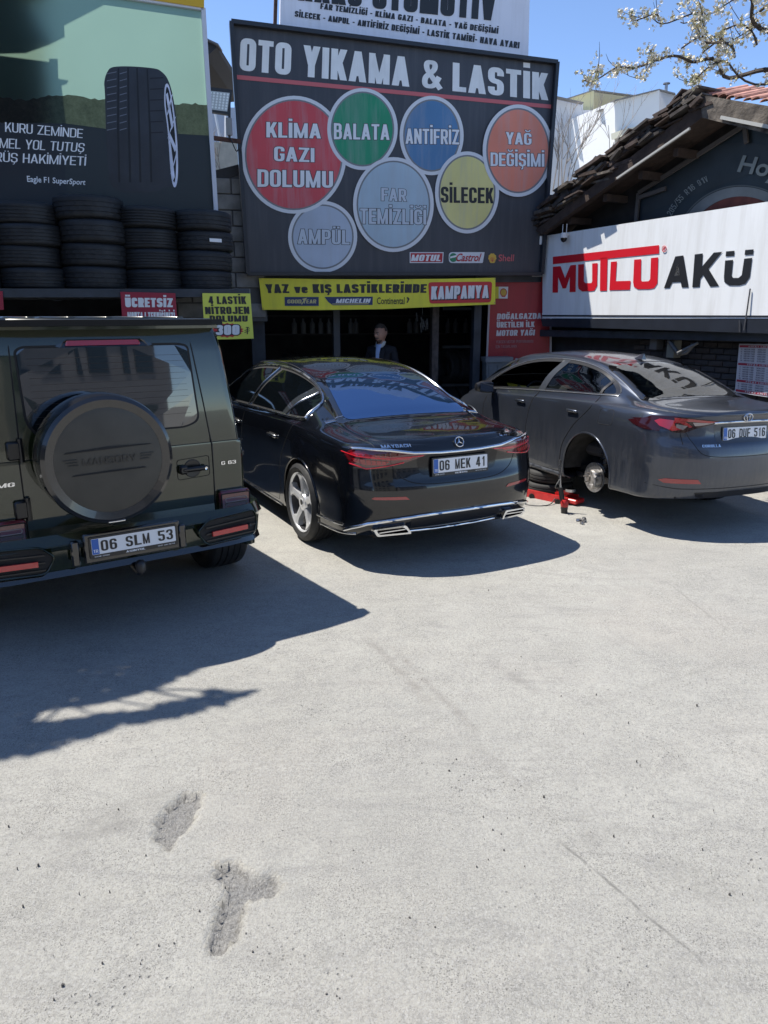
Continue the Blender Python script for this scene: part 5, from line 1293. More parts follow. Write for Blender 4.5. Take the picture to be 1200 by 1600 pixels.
def wheel(root, c, Ro, W, Rr, side, kind, rub=None, n=72, steer=0.0, disc=True):
    """side -1 left (outer face towards -x), +1 right; parts under a 'wheel' part"""
    w0 = tyre_mb(Ro, W, Rr, n, 'x', (0, 0, 0), 4, lug=.004).build('wheel', rub or RUB, root, 50, Vector()); w0.name = 'wheel'; w0.data.name = 'tyre'
    w0.location = c; w0.rotation_euler = (0, 0, steer)
    sg = side; h = W / 2
    def L_(prof, m, nm, a=50, nn=48): b = MB(); b.lathe(prof, (0, 0, 0), 'x', nn, sgn=sg); return b.build(nm, m, w0, a, Vector(), fix=True)
    metal = {'star': mat('machined rim', (.80, .82, .85), .30, .65), 'g': mat('rim dark', (.03, .03, .032), .25, .6)}.get(kind, TRM)
    L_([(h * .80, Rr + .004), (h * .92, Rr), (h * .86, Rr - .012), (h * .78, Rr - .016)], metal, 'rim_lip')
    L_([(h * .78, Rr - .015), (h * .3, Rr - .024), (-h * .75, Rr - .03), (-h * .8, Rr)], mat('rim inner dark', (.05, .05, .055), .4, .6), 'rim_barrel')
    L_([(h * .2, Rr - .03), (h * .2, .0)], TRM, 'rim_back')
    if kind == 'star':
        for k in range(5):
            b = MB(); a0 = k * math.tau / 5 + .3
            def P(r, da, x): a = a0 + da; return (sg * x, r * math.cos(a), r * math.sin(a))
            # broad forked blade: wide at hub, hollow split, wide at the rim
            o1 = [(.045, -.55), (.085, -.42), (.14, -.23), (.19, -.155), (Rr - .05, -.17), (Rr - .016, -.29)]
            o2 = [(r, -a) for r, a in o1[::-1]]
            xs = lambda r: h * (.62 + .24 * (r / Rr) ** 1.5)
            top = [P(r, a, xs(r)) for r, a in o1 + o2]; mid = [P(r, 0, xs(r) + .016 - .010 * (r / Rr)) for r, a in o1]
            m6 = len(o1); vs = top + mid; fs = []
            for i in range(m6 - 1):
                fs.append((i, i + 1, 2 * m6 + i + 1, 2 * m6 + i)); fs.append((2 * m6 + i, 2 * m6 + i + 1, 2 * m6 - 2 - i, 2 * m6 - 1 - i))
            back = len(vs); vs += [P(r, a, xs(r) - .05) for r, a in o1 + o2]
            for i in range(2 * m6):
                j = (i + 1) % (2 * m6); fs.append((i, j, back + j, back + i))
            b.add(vs, fs); b.build('spoke', metal, w0, 25, Vector(), fix=True)
        L_([(h * .60, .085), (h * .74, .075), (h * .76, .035), (h * .80, .030), (h * .80, 0)], metal, 'hub_cap', 30)
        L_([(h * .81, .026), (h * .83, .0)], TRM, 'hub_badge', 30)
        b = MB()
        for k in range(5):
            a = k * math.tau / 5 + .3 + math.pi / 5; b.lathe([(h * .5, .011), (h * .66, .011), (h * .66, 0)], (0, .058 * math.cos(a), .058 * math.sin(a)), 'x', 8, sgn=sg)
        b.build('wheel_bolts', TRM, w0, None, Vector(), fix=True)
    else:
        for k in range(10):
            a = k * math.tau / 10; b = MB(); b.beam((sg * h * .5, .04 * math.cos(a), .04 * math.sin(a)), (sg * h * .72, (Rr - .02) * math.cos(a), (Rr - .02) * math.sin(a)), .03, .03, (1, 0, 0)); b.build('spoke', metal, w0, None, Vector())
        L_([(h * .5, .08), (h * .7, .07), (h * .72, 0)], metal, 'hub_cap', 30)
    return w0
def arch_parts(car, root, y, z, R_, paint, lip=True, wx=None, sides=(-1, 1)):
    for sg in sides:
        ax = 'L' if sg < 0 else 'R'
        b = MB(); b.lathe([(.50, R_ + .002), (wx - .02, R_ + .002)], (0, y, z), 'x', 40, a0=R(-6), a1=R(186), sgn=sg); b.build('arch_liner', LIN, root, 60)
        b = MB(); b.lathe([(.50, R_ + .002), (.50, .04)], (0, y, z), 'x', 40, a0=R(-6), a1=R(186), sgn=sg); b.build('arch_liner', LIN, root, 60)
        P = []
        for k in range(49):
            a = R(-32 + 244 * k / 48); yy, zz = y + (R_ + .006) * math.cos(a), z + (R_ + .006) * math.sin(a)
            if zz < .19: continue
            p, n = car.proj(ax, yy, zz); P.append(p + n * .000)
        if P: b = MB(); b.tube(P, .011, 6); b.build('arch_lip', paint, root, 60)

# ---- the black long saloon ---------------------------------------------------
def black_sedan():
    PT = mat('black car paint', (.003, .0038, .006), .15, .0, .3, .9, noise=.3, nscale=3)
    L = 5.47
    rear = pch([0, .20, .27, .34, .45, .56, .66, .74, .84, .93, .985, 1.01, 1.045, 1.6], [.22, .20, .13, .05, .012, .0, .006, .030, .048, .035, .056, .070, .095, .095])
    front = pch([0, .2, .4, .6, .8, 1.6], [.1, .08, 0, 0, .1, .2])
    K = dict(L=L, dr=.42, nr=2.7, df=.6, nf=2.6, rear=lambda z: float(rear(z)), front=lambda z: float(front(z)), shd=.13, shin=.014, bulge=.02,
             w=([0, .3, .8, 1.3, 2.5, 4.2, 4.9, 5.47], [.925, .935, .955, .96, .955, .95, .92, .86]),
             zs=([0, .25, .7, 1.0, 1.6, 4.0, 5.47], [.27, .25, .23, .21, .20, .20, .22]),
             zb=([0, .12, .5, 1.0, 1.5, 3.0, 4.0, 4.8, 5.47], [.965, .985, 1.01, 1.045, 1.06, 1.035, 1.0, .86, .66]),
             wb=([0, .3, .7, 1.1, 2.0, 3.0, 4.0, 4.8, 5.47], [.855, .865, .875, .89, .905, .905, .88, .78, .68]),
             zt=([0, .03, .12, .3, .5, .7, .82, 1.0, 1.2, 1.4, 1.6, 1.8, 2.1, 2.5, 3.0, 3.4, 3.8, 4.2, 4.35, 4.8, 5.2, 5.47], [1.035, 1.045, 1.052, 1.062, 1.072, 1.085, 1.106, 1.190, 1.280, 1.364, 1.434, 1.484, 1.532, 1.558, 1.542, 1.475, 1.32, 1.11, 1.04, .96, .86, .72]),
             wt=([0, .2, .5, .8, 1.2, 1.6, 2.2, 3.0, 3.6, 4.2, 4.8, 5.47], [.70, .70, .70, .69, .655, .63, .625, .63, .66, .72, .62, .5]),
             zr=([0, .03, .12, .3, .5, .7, .82, 1.0, 1.2, 1.4, 1.6, 1.8, 2.1, 2.5, 3.0, 3.4, 3.8, 4.2, 4.35, 4.8, 5.2, 5.47], [1.012, 1.022, 1.032, 1.044, 1.054, 1.066, 1.084, 1.155, 1.236, 1.314, 1.38, 1.43, 1.478, 1.503, 1.488, 1.42, 1.26, 1.08, 1.015, .925, .82, .69]))
    car = Car(K); t = thing('parked_car', 'glossy black long luxury saloon with chrome tail strip and plate 06 MEK 41', 'car', (*MPOS[:2], 0), (0, 0, R(MPOS[2])), world=False)
    ya, za, RA = 1.15, .36, .395
    car.arches([ya, 4.62], za, [RA, RA]); car.body(PT, t)
    for y in (ya, 4.62): arch_parts(car, t, y, za, RA, PT, wx=.955)
    for y in (ya, 4.62):
        for sg in (-1, 1): wheel(t, (sg * .845, y, .362), .362, .25, .272, sg, 'star')
    GLR = mat('car glass blue black', (.055, .13, .29), .02, .85, spec=1.0, coat=.5); GLS = mat('car side glass', (.002, .003, .004), .04, spec=.22)
    # rear window
    rw = rpoly([(-.70, .83), (.70, .83), (.575, 1.70), (-.575, 1.70)], [.10, .10, .16, .16], 6)
    rw = [(p.x, p.y - .06 * (1 - (p.x / .7) ** 2) if p.y < 1.2 else p.y + .05 * (1 - (p.x / .6) ** 2)) for p in rw]
    car.patch('rear_window', rw, 'T', .0035, mat('window frit', (.004, .004, .005), .03, spec=.6, coat=1), t, .04)
    rw2 = rpoly([(-.63, .875), (.63, .875), (.51, 1.62), (-.51, 1.62)], [.08, .08, .14, .14], 6); rw2 = [(p.x, p.y - .05 * (1 - (p.x / .6) ** 2) if p.y < 1.2 else p.y + .04 * (1 - (p.x / .5) ** 2)) for p in rw2]
    car.patch('rear_glass', rw2, 'T', .007, GLR, t, .03); car.gap('window_seal', [(p[0], p[1]) for p in rw], 'T', t, .004, True)
    # roof panel: darker glass roof and seams
    for sg in (-1, 1): car.gap('roof_seam', cr([(sg * .60, 1.75), (sg * .585, 1.95), (sg * .575, 2.4), (sg * .585, 3.2)], 5), 'T', t, .003)
    # side windows
    for ax in ('L', 'R'):
        dlo = [(1.245, 1.20), (1.215, 1.12), (1.29, 1.088), (2.0, 1.078), (3.0, 1.062), (3.98, 1.03), (3.75, 1.21), (3.42, 1.37), (2.95, 1.455), (2.4, 1.478), (2.0, 1.455), (1.66, 1.395), (1.40, 1.31)]
        d2 = cr(dlo, 5, True)
        def clip(lo, hi, sl): return [p for p in d2 if lo + sl * (p[1] - 1.08) < p[0] < hi + sl * (p[1] - 1.08)]
        car.patch('side_window_frame', d2, ax, .004, GAP, t, .028)
        def pane(a, b_, sl0, sl1, nm):
            ee = .028; cxy = np.mean(np.array(dlo), 0); q = [(cxy[0] + (p[0] - cxy[0]) * .985, cxy[1] + (p[1] - cxy[1]) * .86) for p in d2]
            # half plane clip
            def clp(P, f):
                out = []
                for i in range(len(P)):
                    A, B = P[i], P[(i + 1) % len(P)]; fa, fb = f(A), f(B)
                    if fa >= 0: out.append(A)
                    if fa * fb < 0: k = fa / (fa - fb); out.append((A[0] + (B[0] - A[0]) * k, A[1] + (B[1] - A[1]) * k))
                return out
            q = clp(q, lambda p: p[0] - (a + sl0 * (p[1] - 1.08))); q = clp(q, lambda p: (b_ + sl1 * (p[1] - 1.08)) - p[0]); car.patch(nm, q, ax, .0075, GLS, t, .028)
        pane(.9, 1.56, 0, -.45, 'quarter_window'); pane(1.63, 2.60, -.45, -.75, 'door_window'); pane(2.72, 4.2, -.75, 0, 'door_window')
        car.mould('window_chrome', d2, ax, .0165, CHD, t, .004, True)
        car.mould('window_divider', [(1.60, 1.09), (1.42, 1.30)], ax, .012, CHD, t, .007); car.patch('window_pillar', [(1.60, 1.09), (1.72, 1.09), (1.54, 1.34), (1.42, 1.31)], ax, .009, mat('pillar gloss', (.03, .035, .04), .12, coat=1), t, .03); car.mould('window_divider', [(2.66, 1.075), (2.40, 1.46)], ax, .022, CHD, t, .006)
        # shut lines
        car.gap('shut_line', cr([(1.72, .27), (1.66, .42), (1.66, .60), (1.50, .85), (1.38, 1.0), (1.33, 1.08)], 4), ax, t)
        car.gap('shut_line', cr([(2.86, .25), (2.84, .6), (2.80, .9), (2.70, 1.07)], 4), ax, t); car.gap('shut_line', [(4.08, .25), (4.12, .7), (4.05, .98)], ax, t)
        car.gap('shut_line', [(1.72, .265), (2.86, .245), (4.08, .245)], ax, t)
        car.mould('sill_chrome', [(1.66, .225), (4.1, .225)], ax, .013, CHD, t, .003)
        car.mould('bumper_chrome', [(.78, .335), (.5, .345), (.32, .36)], ax, .011, CHD, t, .002)
        car.mould('bumper_blade', [(.78, .265), (.5, .275), (.25, .29)], ax, .011, CHD, t, .002)
        for y in (1.74, 2.90):
            p, n = car.proj(ax, y + .1, .875); b = MB(); sgn = n.x / abs(n.x)
            b.box(p + Vector((sgn * .014, 0, 0)), (.022, .24, .030), None, .009); h = b.build('door_handle', CHD, t, 50)
            car.patch('handle_recess', rpoly([(y, .85), (y + .2, .85), (y + .2, .90), (y, .90)], .02), ax, .001, GAP, t, .04)
        # mirror
        sg = -1 if ax == 'L' else 1
        b = MB(); c = Vector((sg * 1.03, 3.78, 1.08)); b.lathe([(-.11, .0), (-.10, .05), (-.03, .078), (.07, .082), (.11, .06), (.12, 0)], c, 'x', 14, sgn=1); b.v = [(p[0], c.y + (p[1] - c.y) * .8, c.z + (p[2] - c.z) * .95) for p in b.v]
        mr = b.build('wing_mirror', PT, t, 60)
        b = MB(); b.box(c + Vector((-sg * .12, .02, -.05)), (.14, .06, .05)); b.build('mirror_arm', TRM, mr)
        b = MB(); b.box(c + Vector((0, -.066, 0)), (.17, .006, .11), None, .002); b.build('mirror_glass', mat('mirror glass', (.16, .17, .19), .03, 1.0), mr)
        # little emblem on the pillar
        e = MB(); 
        for (dy, dz) in ((-.018, .012), (.018, .012), (-.026, -.018), (.026, -.018), (0, .02)):
            P = car.path([(.93 + dy, 1.15 + dz + .016), (.93 + dy * .4, 1.15 + dz * .2 - .008), (.93 + dy * 1.2, 1.15 + dz - .014)], ax, .004, .01); e.tube(P, .0032, 5)
        e.build('pillar_emblem', CHR, t)
    # fuel flap on the right
    car.gap('fuel_flap', rpoly([(.86, .80), (1.06, .80), (1.06, .97), (.86, .97)], .04), 'R', t, .0022, True)
    # tail: trunk shut line, chrome strip, lamps, badges
    car.gap('shut_line', cr([(-.60, .90), (-.58, .82), (-.52, .75), (-.40, .70), (-.2, .683), (.2, .683), (.40, .70), (.52, .75), (.58, .82), (.60, .90)], 4), 'B', t, .0035)
    for sg in (-1, 1):
        car.gap('shut_line', [(sg * .60, .90), (sg * .605, .965)], 'B', t, .003)
        car.gap('shut_line', [(sg * .70, .12), (sg * .725, .3), (sg * .73, .5)], 'T', t, .003)
    # plate bay
    car.patch('plate_bay', rpoly([(-.36, .755), (.36, .755), (.40, .925), (-.40, .925)], .05), 'B', .0012, mat('bay black', (.006, .006, .008), .2), t, .05)
    RD = mat('lamp red', (.34, .004, .010), .06, spec=.8, coat=1); RDD = mat('lamp dark red', (.10, .003, .006), .06, spec=.8, coat=1); RDL = mat('lamp bright red', (.72, .02, .03), .12, coat=1)
    for sg in (-1, 1):
        m = lambda P: [(sg * a, b_) for a, b_ in P]
        o = car.patch('tail_light', m([(.30, .925), (.60, .958), (.80, .972), (.865, .968), (.895, .935), (.875, .865), (.78, .822), (.62, .842), (.50, .866), (.38, .90)]), 'B', .006, RDD, t, .03)
        p1 = car.patch('lamp_element', m([(.42, .916), (.60, .922), (.80, .945), (.865, .952), (.87, .928), (.80, .915), (.62, .895), (.46, .893)]), 'B', .009, RD, o, .03)
        car.patch('lamp_element', m([(.62, .885), (.78, .90), (.865, .912), (.855, .885), (.78, .86), (.64, .858)]), 'B', .009, RD, o, .03)
        for k in range(7):
            u = .60 + k * .036; car.mould('lamp_fin', m([(u, .865), (u + .012, .945)]), 'B', .0022, RDD, o, .010)
        car.mould('lamp_line', m([(.50, .872), (.62, .850), (.78, .830), (.88, .868)]), 'B', .005, RDL, o, .009)
        car.mould('lamp_line', m([(.34, .918), (.60, .907), (.84, .925), (.90, .95)]), 'B', .004, RDL, o, .009)
        car.gap('lamp_split', m([(.60, .84), (.60, .957)]), 'B', t, .003)
        # lamp wraps onto the flank
        ax = 'L' if sg < 0 else 'R'
        r_ = car.patch('reflector', m([(.47, .578), (.74, .588), (.765, .598), (.74, .61), (.50, .603)]), 'B', .004, RD, t, .03)
        # exhaust
        b = MB(); cx, cz = sg * .60, .325
        ring = lambda w1, h1, y: [Vector((cx + sg * a, y + .075 + a * .25, cz + b_)) for a, b_ in [(p.x, p.y) for p in rpoly([(-w1, -h1 * .8), (w1 * .8, -h1), (w1, h1 * .5), (-w1 * .7, h1)], .018, 4)]]
        A, B_, C_ = ring(.155, .040, -.012), ring(.155, .040, .16), ring(.132, .025, -.014); D_ = ring(.128, .022, .08); n = len(A)
        b.add(A + B_ + C_ + D_, [(i, (i + 1) % n, n + (i + 1) % n, n + i) for i in range(n)] + [(i, 2 * n + i, 2 * n + (i + 1) % n, (i + 1) % n) for i in range(n)] + [(2 * n + i, 3 * n + i, 3 * n + (i + 1) % n, 2 * n + (i + 1) % n) for i in range(n)])
        ex = b.build('exhaust', CHR, t, 35, fix=True)
        b = MB(); b.sheet(D_); b.build('exhaust_inner', GAP, ex); b = MB(); b.box((cx, .071, cz), (.24, .02, .008)); b.build('exhaust_blade', CHR, ex)
        car.mould('bumper_chrome_bar', m([(.40, .432), (.60, .418), (.78, .392), (.87, .352), (.905, .318)]), 'B', .014, CHR, t, .008)
        car.mould('diffuser_chrome', m([(.42, .300), (.2, .292), (0, .290)]), 'B', .009, CHR, t, .01)
    car.mould('bumper_chrome_bar', [(-.40, .432), (-.2, .438), (.2, .438), (.40, .432)], 'B', .014, CHR, t, .008)
    car.patch('diffuser', [(-.44, .415), (.44, .415), (.44, .30), (.40, .27), (-.40, .27), (-.44, .30)], 'B', .002, TRM, t, .05)
    for pts in ([(-.85, .978), (-.8, .980), (-.6, .966), (-.42, .94), (-.2, .930), (0, .928), (.2, .930), (.42, .94), (.6, .966), (.8, .980), (.85, .978)],):
        P = car.path([p for p in pts if abs(p[0]) < .935], 'B', .006, .03); b = MB(); b.tube(P, .0135, 8); b.v = [tuple(v) for v in b.v]; b.build('chrome_strip', CHR, t, 60)
    plate(t, '06 MEK 41', 0, .825, .022, 4, .52, .112, small='SERVIS')
    # star badge
    p, n = car.proj('B', 0, 1.0); c = Vector((0, .045, 1.0)); U = Vector((0, .35, .93)).normalized(); X = Vector((1, 0, 0)); b = MB()
    b.tube([c + (X * math.cos(a) + U * math.sin(a)) * .040 for a in [k * math.tau / 28 for k in range(28)]], .0045, 6, True)
    for k in range(3):
        a = R(90 + 120 * k); e = X * math.cos(a) + U * math.sin(a); s_ = X * -math.sin(a) + U * math.cos(a); nn = X.cross(U); nn = nn if nn.y < 0 else -nn
        b.add([c + e * .039, c + s_ * .007 - e * .004, c - s_ * .007 - e * .004, c + nn * .006], [(0, 1, 3), (0, 3, 2)])
    b.build('star_badge', CHR, t, 30, fix=True)
    car.text('MAYBACH', (-.66, .984, -.43, 1.004), 'B', CHR, t, .007, .02); car.text('S 580', (.44, 1.0, .60, 1.022), 'B', CHR, t, .007, .02)
    # floor pan so the underside reads dark
    b = MB(); b.box((0, 2.75, .235), (1.3, 4.9, .05)); b.build('floor_pan', GAP, t)
MPOS = (.63, 5.85, 28)
black_sedan()
# ---- the grey compact saloon with a wheel off -----------------------------------
KPOS = (3.30, 6.60, 22, .095)
def grey_sedan():
    PT = mat('grey car paint', (.050, .059, .080), .28, .65, .5, .8, noise=.12, nscale=2.5)
    L = 4.62
    n_ = PT.node_tree.nodes; l_ = PT.node_tree.links; B_ = n_['Principled BSDF']; tc_ = n_.new('ShaderNodeTexCoord'); sx_ = n_.new('ShaderNodeSeparateXYZ'); l_.new(tc_.outputs['Object'], sx_.inputs[0])
    r1 = n_.new('ShaderNodeMapRange'); r1.inputs[1].default_value = .95; r1.inputs[2].default_value = .25; l_.new(sx_.outputs[2], r1.inputs[0])
    mp_ = n_.new('ShaderNodeMapping'); mp_.inputs['Scale'].default_value = (14, 14, 2.2); l_.new(tc_.outputs['Object'], mp_.inputs[0]); t_ = n_.new('ShaderNodeTexNoise'); t_.inputs['Scale'].default_value = 1.5; t_.inputs['Detail'].default_value = 8; t_.inputs['Roughness'].default_value = .75; l_.new(mp_.outputs[0], t_.inputs['Vector'])
    r2 = n_.new('ShaderNodeMapRange'); r2.inputs[1].default_value = .38; r2.inputs[2].default_value = .70; r2.inputs[3].default_value = .03; r2.inputs[4].default_value = .34; l_.new(t_.outputs[0], r2.inputs[0])
    mm_ = n_.new('ShaderNodeMath'); mm_.operation = 'MULTIPLY'; l_.new(r1.outputs[0], mm_.inputs[0]); l_.new(r2.outputs[0], mm_.inputs[1])
    for nm_, dv in (('Base Color', None), ('Metallic', 0.0), ('Roughness', .85), ('Coat Weight', 0.0)):
        if nm_ == 'Base Color':
            x_ = n_.new('ShaderNodeMix'); x_.data_type = 'RGBA'; l_.new(B_.inputs[nm_].links[0].from_socket, x_.inputs[6]); x_.inputs[7].default_value = (.16, .15, .13, 1); l_.new(mm_.outputs[0], x_.inputs[0]); l_.new(x_.outputs[2], B_.inputs[nm_])
        else:
            x_ = n_.new('ShaderNodeMix'); x_.data_type = 'FLOAT'; l_.new(mm_.outputs[0], x_.inputs[0]); x_.inputs[3].default_value = dv
            if B_.inputs[nm_].is_linked: l_.new(B_.inputs[nm_].links[0].from_socket, x_.inputs[2])
            else: x_.inputs[2].default_value = B_.inputs[nm_].default_value
            l_.new(x_.outputs[0], B_.inputs[nm_])
    rear = pch([0, .20, .27, .36, .50, .62, .74, .84, .93, .99, 1.03, 1.06, 1.6], [.16, .14, .06, .02, .0, .0, .02, .065, .070, .060, .045, .05, .05])
    front = pch([0, .2, .4, .6, .8, 1.6], [.1, .08, 0, 0, .1, .25])
    K = dict(L=L, dr=.50, nr=2.5, df=.7, nf=2.4, rear=lambda z: float(rear(z)), front=lambda z: float(front(z)), shd=.15, shin=.012, bulge=.022,
             w=([0, .4, .9, 1.3, 2.3, 3.6, 4.2, 4.62], [.885, .90, .905, .895, .885, .89, .86, .80]),
             zs=([0, .3, .7, 1.3, 3.4, 4.62], [.26, .24, .23, .19, .19, .20]),
             zb=([0, .12, .5, .9, 1.4, 2.4, 3.2, 3.8, 4.3, 4.62], [1.005, 1.02, 1.055, 1.06, 1.05, 1.01, .97, .90, .78, .64]),
             wb=([0, .3, .7, 1.1, 2.0, 3.0, 3.6, 4.2, 4.62], [.77, .785, .80, .825, .835, .83, .79, .70, .60]),
             zt=([0, .03, .12, .3, .52, .68, .85, 1.05, 1.3, 1.6, 2.0, 2.4, 2.8, 3.1, 3.4, 3.65, 3.85, 4.1, 4.4, 4.62], [1.045, 1.06, 1.066, 1.078, 1.092, 1.118, 1.195, 1.283, 1.373, 1.442, 1.482, 1.490, 1.465, 1.40, 1.27, 1.13, 1.01, .93, .83, .70]),
             wt=([0, .2, .5, .8, 1.2, 1.6, 2.2, 2.8, 3.3, 3.8, 4.2, 4.62], [.65, .66, .66, .64, .60, .575, .57, .58, .62, .66, .6, .5]),
             zr=([0, .03, .12, .3, .52, .68, .85, 1.05, 1.3, 1.6, 2.0, 2.4, 2.8, 3.1, 3.4, 3.65, 3.85, 4.1, 4.4, 4.62], [1.022, 1.035, 1.046, 1.06, 1.074, 1.095, 1.162, 1.242, 1.325, 1.39, 1.432, 1.44, 1.415, 1.35, 1.225, 1.095, .985, .90, .80, .68]))
    car = Car(K); t = thing('parked_car', 'dusty grey saloon on a jack with its rear wheel removed, plate 06 DUF 516', 'car', (KPOS[0], KPOS[1], KPOS[3]), (0, R(.8), R(KPOS[2])), world=False)
    ya, za, RA = 1.16, .345, .385
    car.arches([ya, 3.68], za, [RA, RA])
    # openings for the windows: one outline, used for both flanks
    dlo = cr([(.93, 1.135), (1.06, 1.118), (1.5, 1.10), (2.3, 1.06), (3.0, 1.015), (3.50, .975), (3.28, 1.115), (2.97, 1.285), (2.6, 1.38), (2.2, 1.412), (1.8, 1.402), (1.45, 1.348), (1.17, 1.257)], 5, True)
    cyx = np.mean(np.array(dlo), 0); shr = lambda k, kz: [(cyx[0] + (p[0] - cyx[0]) * k, cyx[1] + (p[1] - cyx[1]) * kz) for p in dlo]
    hole = dlo
    car.cut(hole, 'L'); car.cut(hole, 'R')
    rwo = rpoly([(-.645, .69), (.645, .69), (.53, 1.44), (-.53, 1.44)], [.08, .08, .14, .14], 6); bow = lambda P: [(p[0], p[1] - .07 * (1 - (p[0] / .7) ** 2) if p[1] < 1.05 else p[1] + .05 * (1 - (p[0] / .6) ** 2)) for p in P]
    rwo = bow(rwo); rwi = bow(rpoly([(-.575, .745), (.575, .745), (.47, 1.37), (-.47, 1.37)], [.06, .06, .12, .12], 6))
    car.cut(bow(rpoly([(-.59, .735), (.59, .735), (.485, 1.385), (-.485, 1.385)], .08, 4)), 'T')
    wsh = rpoly([(-.62, 2.98), (.62, 2.98), (.70, 3.72), (-.70, 3.72)], .1, 4); car.cut(rpoly([(-.56, 3.03), (.56, 3.03), (.62, 3.66), (-.62, 3.66)], .1, 4), 'T')
    car.body(PT, t)
    for y in (ya, 3.68): arch_parts(car, t, y, za, RA, PT, wx=.885)
    GL = glassmat('clear car glass', (.62, .70, .66)); GLD = glassmat('tinted car glass', (.30, .34, .32)); FR_ = mat('grey frit', (.006, .006, .007), .05, spec=.6, coat=1)
    def ringp(name, outer, inner, ax, off, m):
        P = [Vector(p) for p in outer]; Q = [Vector(p) for p in inner]; n = len(P); vs = []
        for p in P + Q: h, nn = car.proj(ax, p[0], p[1]); vs.append(h + nn * off)
        b = MB(); b.add(vs, [(i, (i + 1) % n, n + (i + 1) % n, n + i) for i in range(n)]); return b.build(name, m, t, 60)
    ringp('window_border', rwo, rwi, 'T', .003, FR_); car.patch('rear_window', rwi, 'T', .0022, GLD, t, .04); car.gap('window_seal', rwo, 'T', t, .004, True)
    car.patch('windscreen', wsh, 'T', .002, GLD, t, .05)
    for k in range(9):
        y = .80 + k * .062; hw = .53 - .10 * (y - .75) / .62; car.mould('heater_line', [(-hw, y), (0, y - .012), (hw, y)], 'T', .0008, mat('heater wire', (.12, .07, .05), .6), t, .001)
    inner = shr(.955, .84)
    for ax in ('L', 'R'):
        ringp('window_frame', dlo, inner, ax, .002, TRM)
        def clp(P, f):
            out = []
            for i in range(len(P)):
                A, B = P[i], P[(i + 1) % len(P)]; fa, fb = f(A), f(B)
                if fa >= 0: out.append(A)
                if fa * fb < 0: k = fa / (fa - fb); out.append((A[0] + (B[0] - A[0]) * k, A[1] + (B[1] - A[1]) * k))
            return out
        def pane(a, s0, b_, s1, nm, m, top=9):
            q = clp(inner, lambda p: p[0] - (a + s0 * (p[1] - 1.08))); q = clp(q, lambda p: (b_ + s1 * (p[1] - 1.08)) - p[0]); q = clp(q, lambda p: top - p[1])
            if len(q) > 2: car.patch(nm, q, ax, -.002, m, t, .06)
        pane(.7, 0, 1.15, .15, 'quarter_window', GLD); pane(1.15, .15, 2.08, -.30, 'door_window', GLD); pane(2.20, -.30, 4, 0, 'door_window', GL, 1.09 if ax == 'L' else 9)
        q = clp(clp(dlo, lambda p: p[0] - (2.08 - .30 * (p[1] - 1.08))), lambda p: (2.20 - .30 * (p[1] - 1.08)) - p[0]); car.patch('window_pillar', q, ax, .003, mat('pillar grey', (.05, .055, .065), .3, .3, coat=.5), t, .05)
        q = clp(clp(dlo, lambda p: p[0] - (1.13 + .15 * (p[1] - 1.08))), lambda p: (1.165 + .15 * (p[1] - 1.08)) - p[0]); car.patch('window_divider', q, ax, .003, TRM, t, .05)
        car.mould('window_trim', dlo, ax, .008, mat('trim steel', (.30, .31, .33), .25, .8), t, .001, True)
        car.gap('shut_line', cr([(1.62, .27), (1.62, .40), (1.57, .58), (1.40, .80), (1.20, .97), (1.12, 1.12)], 4), ax, t, .0048)
        car.gap('shut_line', cr([(2.32, .24), (2.31, .6), (2.26, .9), (2.16, 1.07)], 4), ax, t, .0048); car.gap('shut_line', cr([(3.20, .24), (3.26, .5), (3.30, .8), (3.20, 1.0)], 4), ax, t, .0048)
        car.gap('shut_line', [(1.62, .262), (2.32, .235), (3.20, .235)], ax, t, .0048)
        car.mould('sill', [(1.60, .225), (3.3, .215)], ax, .028, mat('grey sill', (.05, .055, .066), .4, .4, coat=.4), t, -.002)
        for y in (1.36, 2.37):
            p, n = car.proj(ax, y + .09, .925); sgn = 1 if n.x > 0 else -1; b = MB(); b.box(p + Vector((sgn * .022, 0, 0)), (.022, .19, .030), None, .010); h = b.build('door_handle', PT, t, 50)
            car.patch('handle_recess', rpoly([(y + .02, .885), (y + .16, .885), (y + .16, .955), (y + .02, .955)], .03), ax, .001, mat('recess shade', (.02, .022, .026), .3), t, .03)
        sg = -1 if ax == 'L' else 1
        b = MB(); c = Vector((sg * 1.0, 3.10, 1.03)); b.lathe([(-.12, .0), (-.11, .05), (-.03, .078), (.07, .082), (.11, .06), (.125, 0)], c, 'x', 14); b.v = [(p[0], c.y + (p[1] - c.y) * .8, c.z + (p[2] - c.z) * .92) for p in b.v]
        mr = b.build('wing_mirror', TRM, t, 60); b = MB(); b.box(c + Vector((-sg * .13, .03, -.05)), (.16, .06, .05)); b.build('mirror_arm', TRM, mr)
        b = MB(); b.box(c + Vector((0, -.068, 0)), (.18, .006, .11), None, .002); b.build('mirror_glass', MATS['mirror glass'], mr)
    car.gap('fuel_flap', rpoly([(.80, .86), (.98, .85), (1.02, .86), (1.02, 1.00), (.82, 1.005)], .035), 'L', t, .0028, True)
    # interior
    ST = mat('seat cloth', (.05, .05, .055), .85); DSH = mat('dashboard', (.03, .03, .033), .6)
    for x, nm in ((-.36, 'front_seat'), (.36, 'front_seat')):
        b = MB(); b.box((x, 2.35, .50), (.48, .50, .16), None, .05); b.box((x, 2.06, .82), (.46, .14, .62), Matrix.Rotation(R(-14), 3, 'X'), .05); s = b.build(nm, ST, t, 40)
        b = MB(); b.box((x, 1.96, 1.20), (.26, .10, .17), None, .04); b.build('headrest', ST, s, 40)
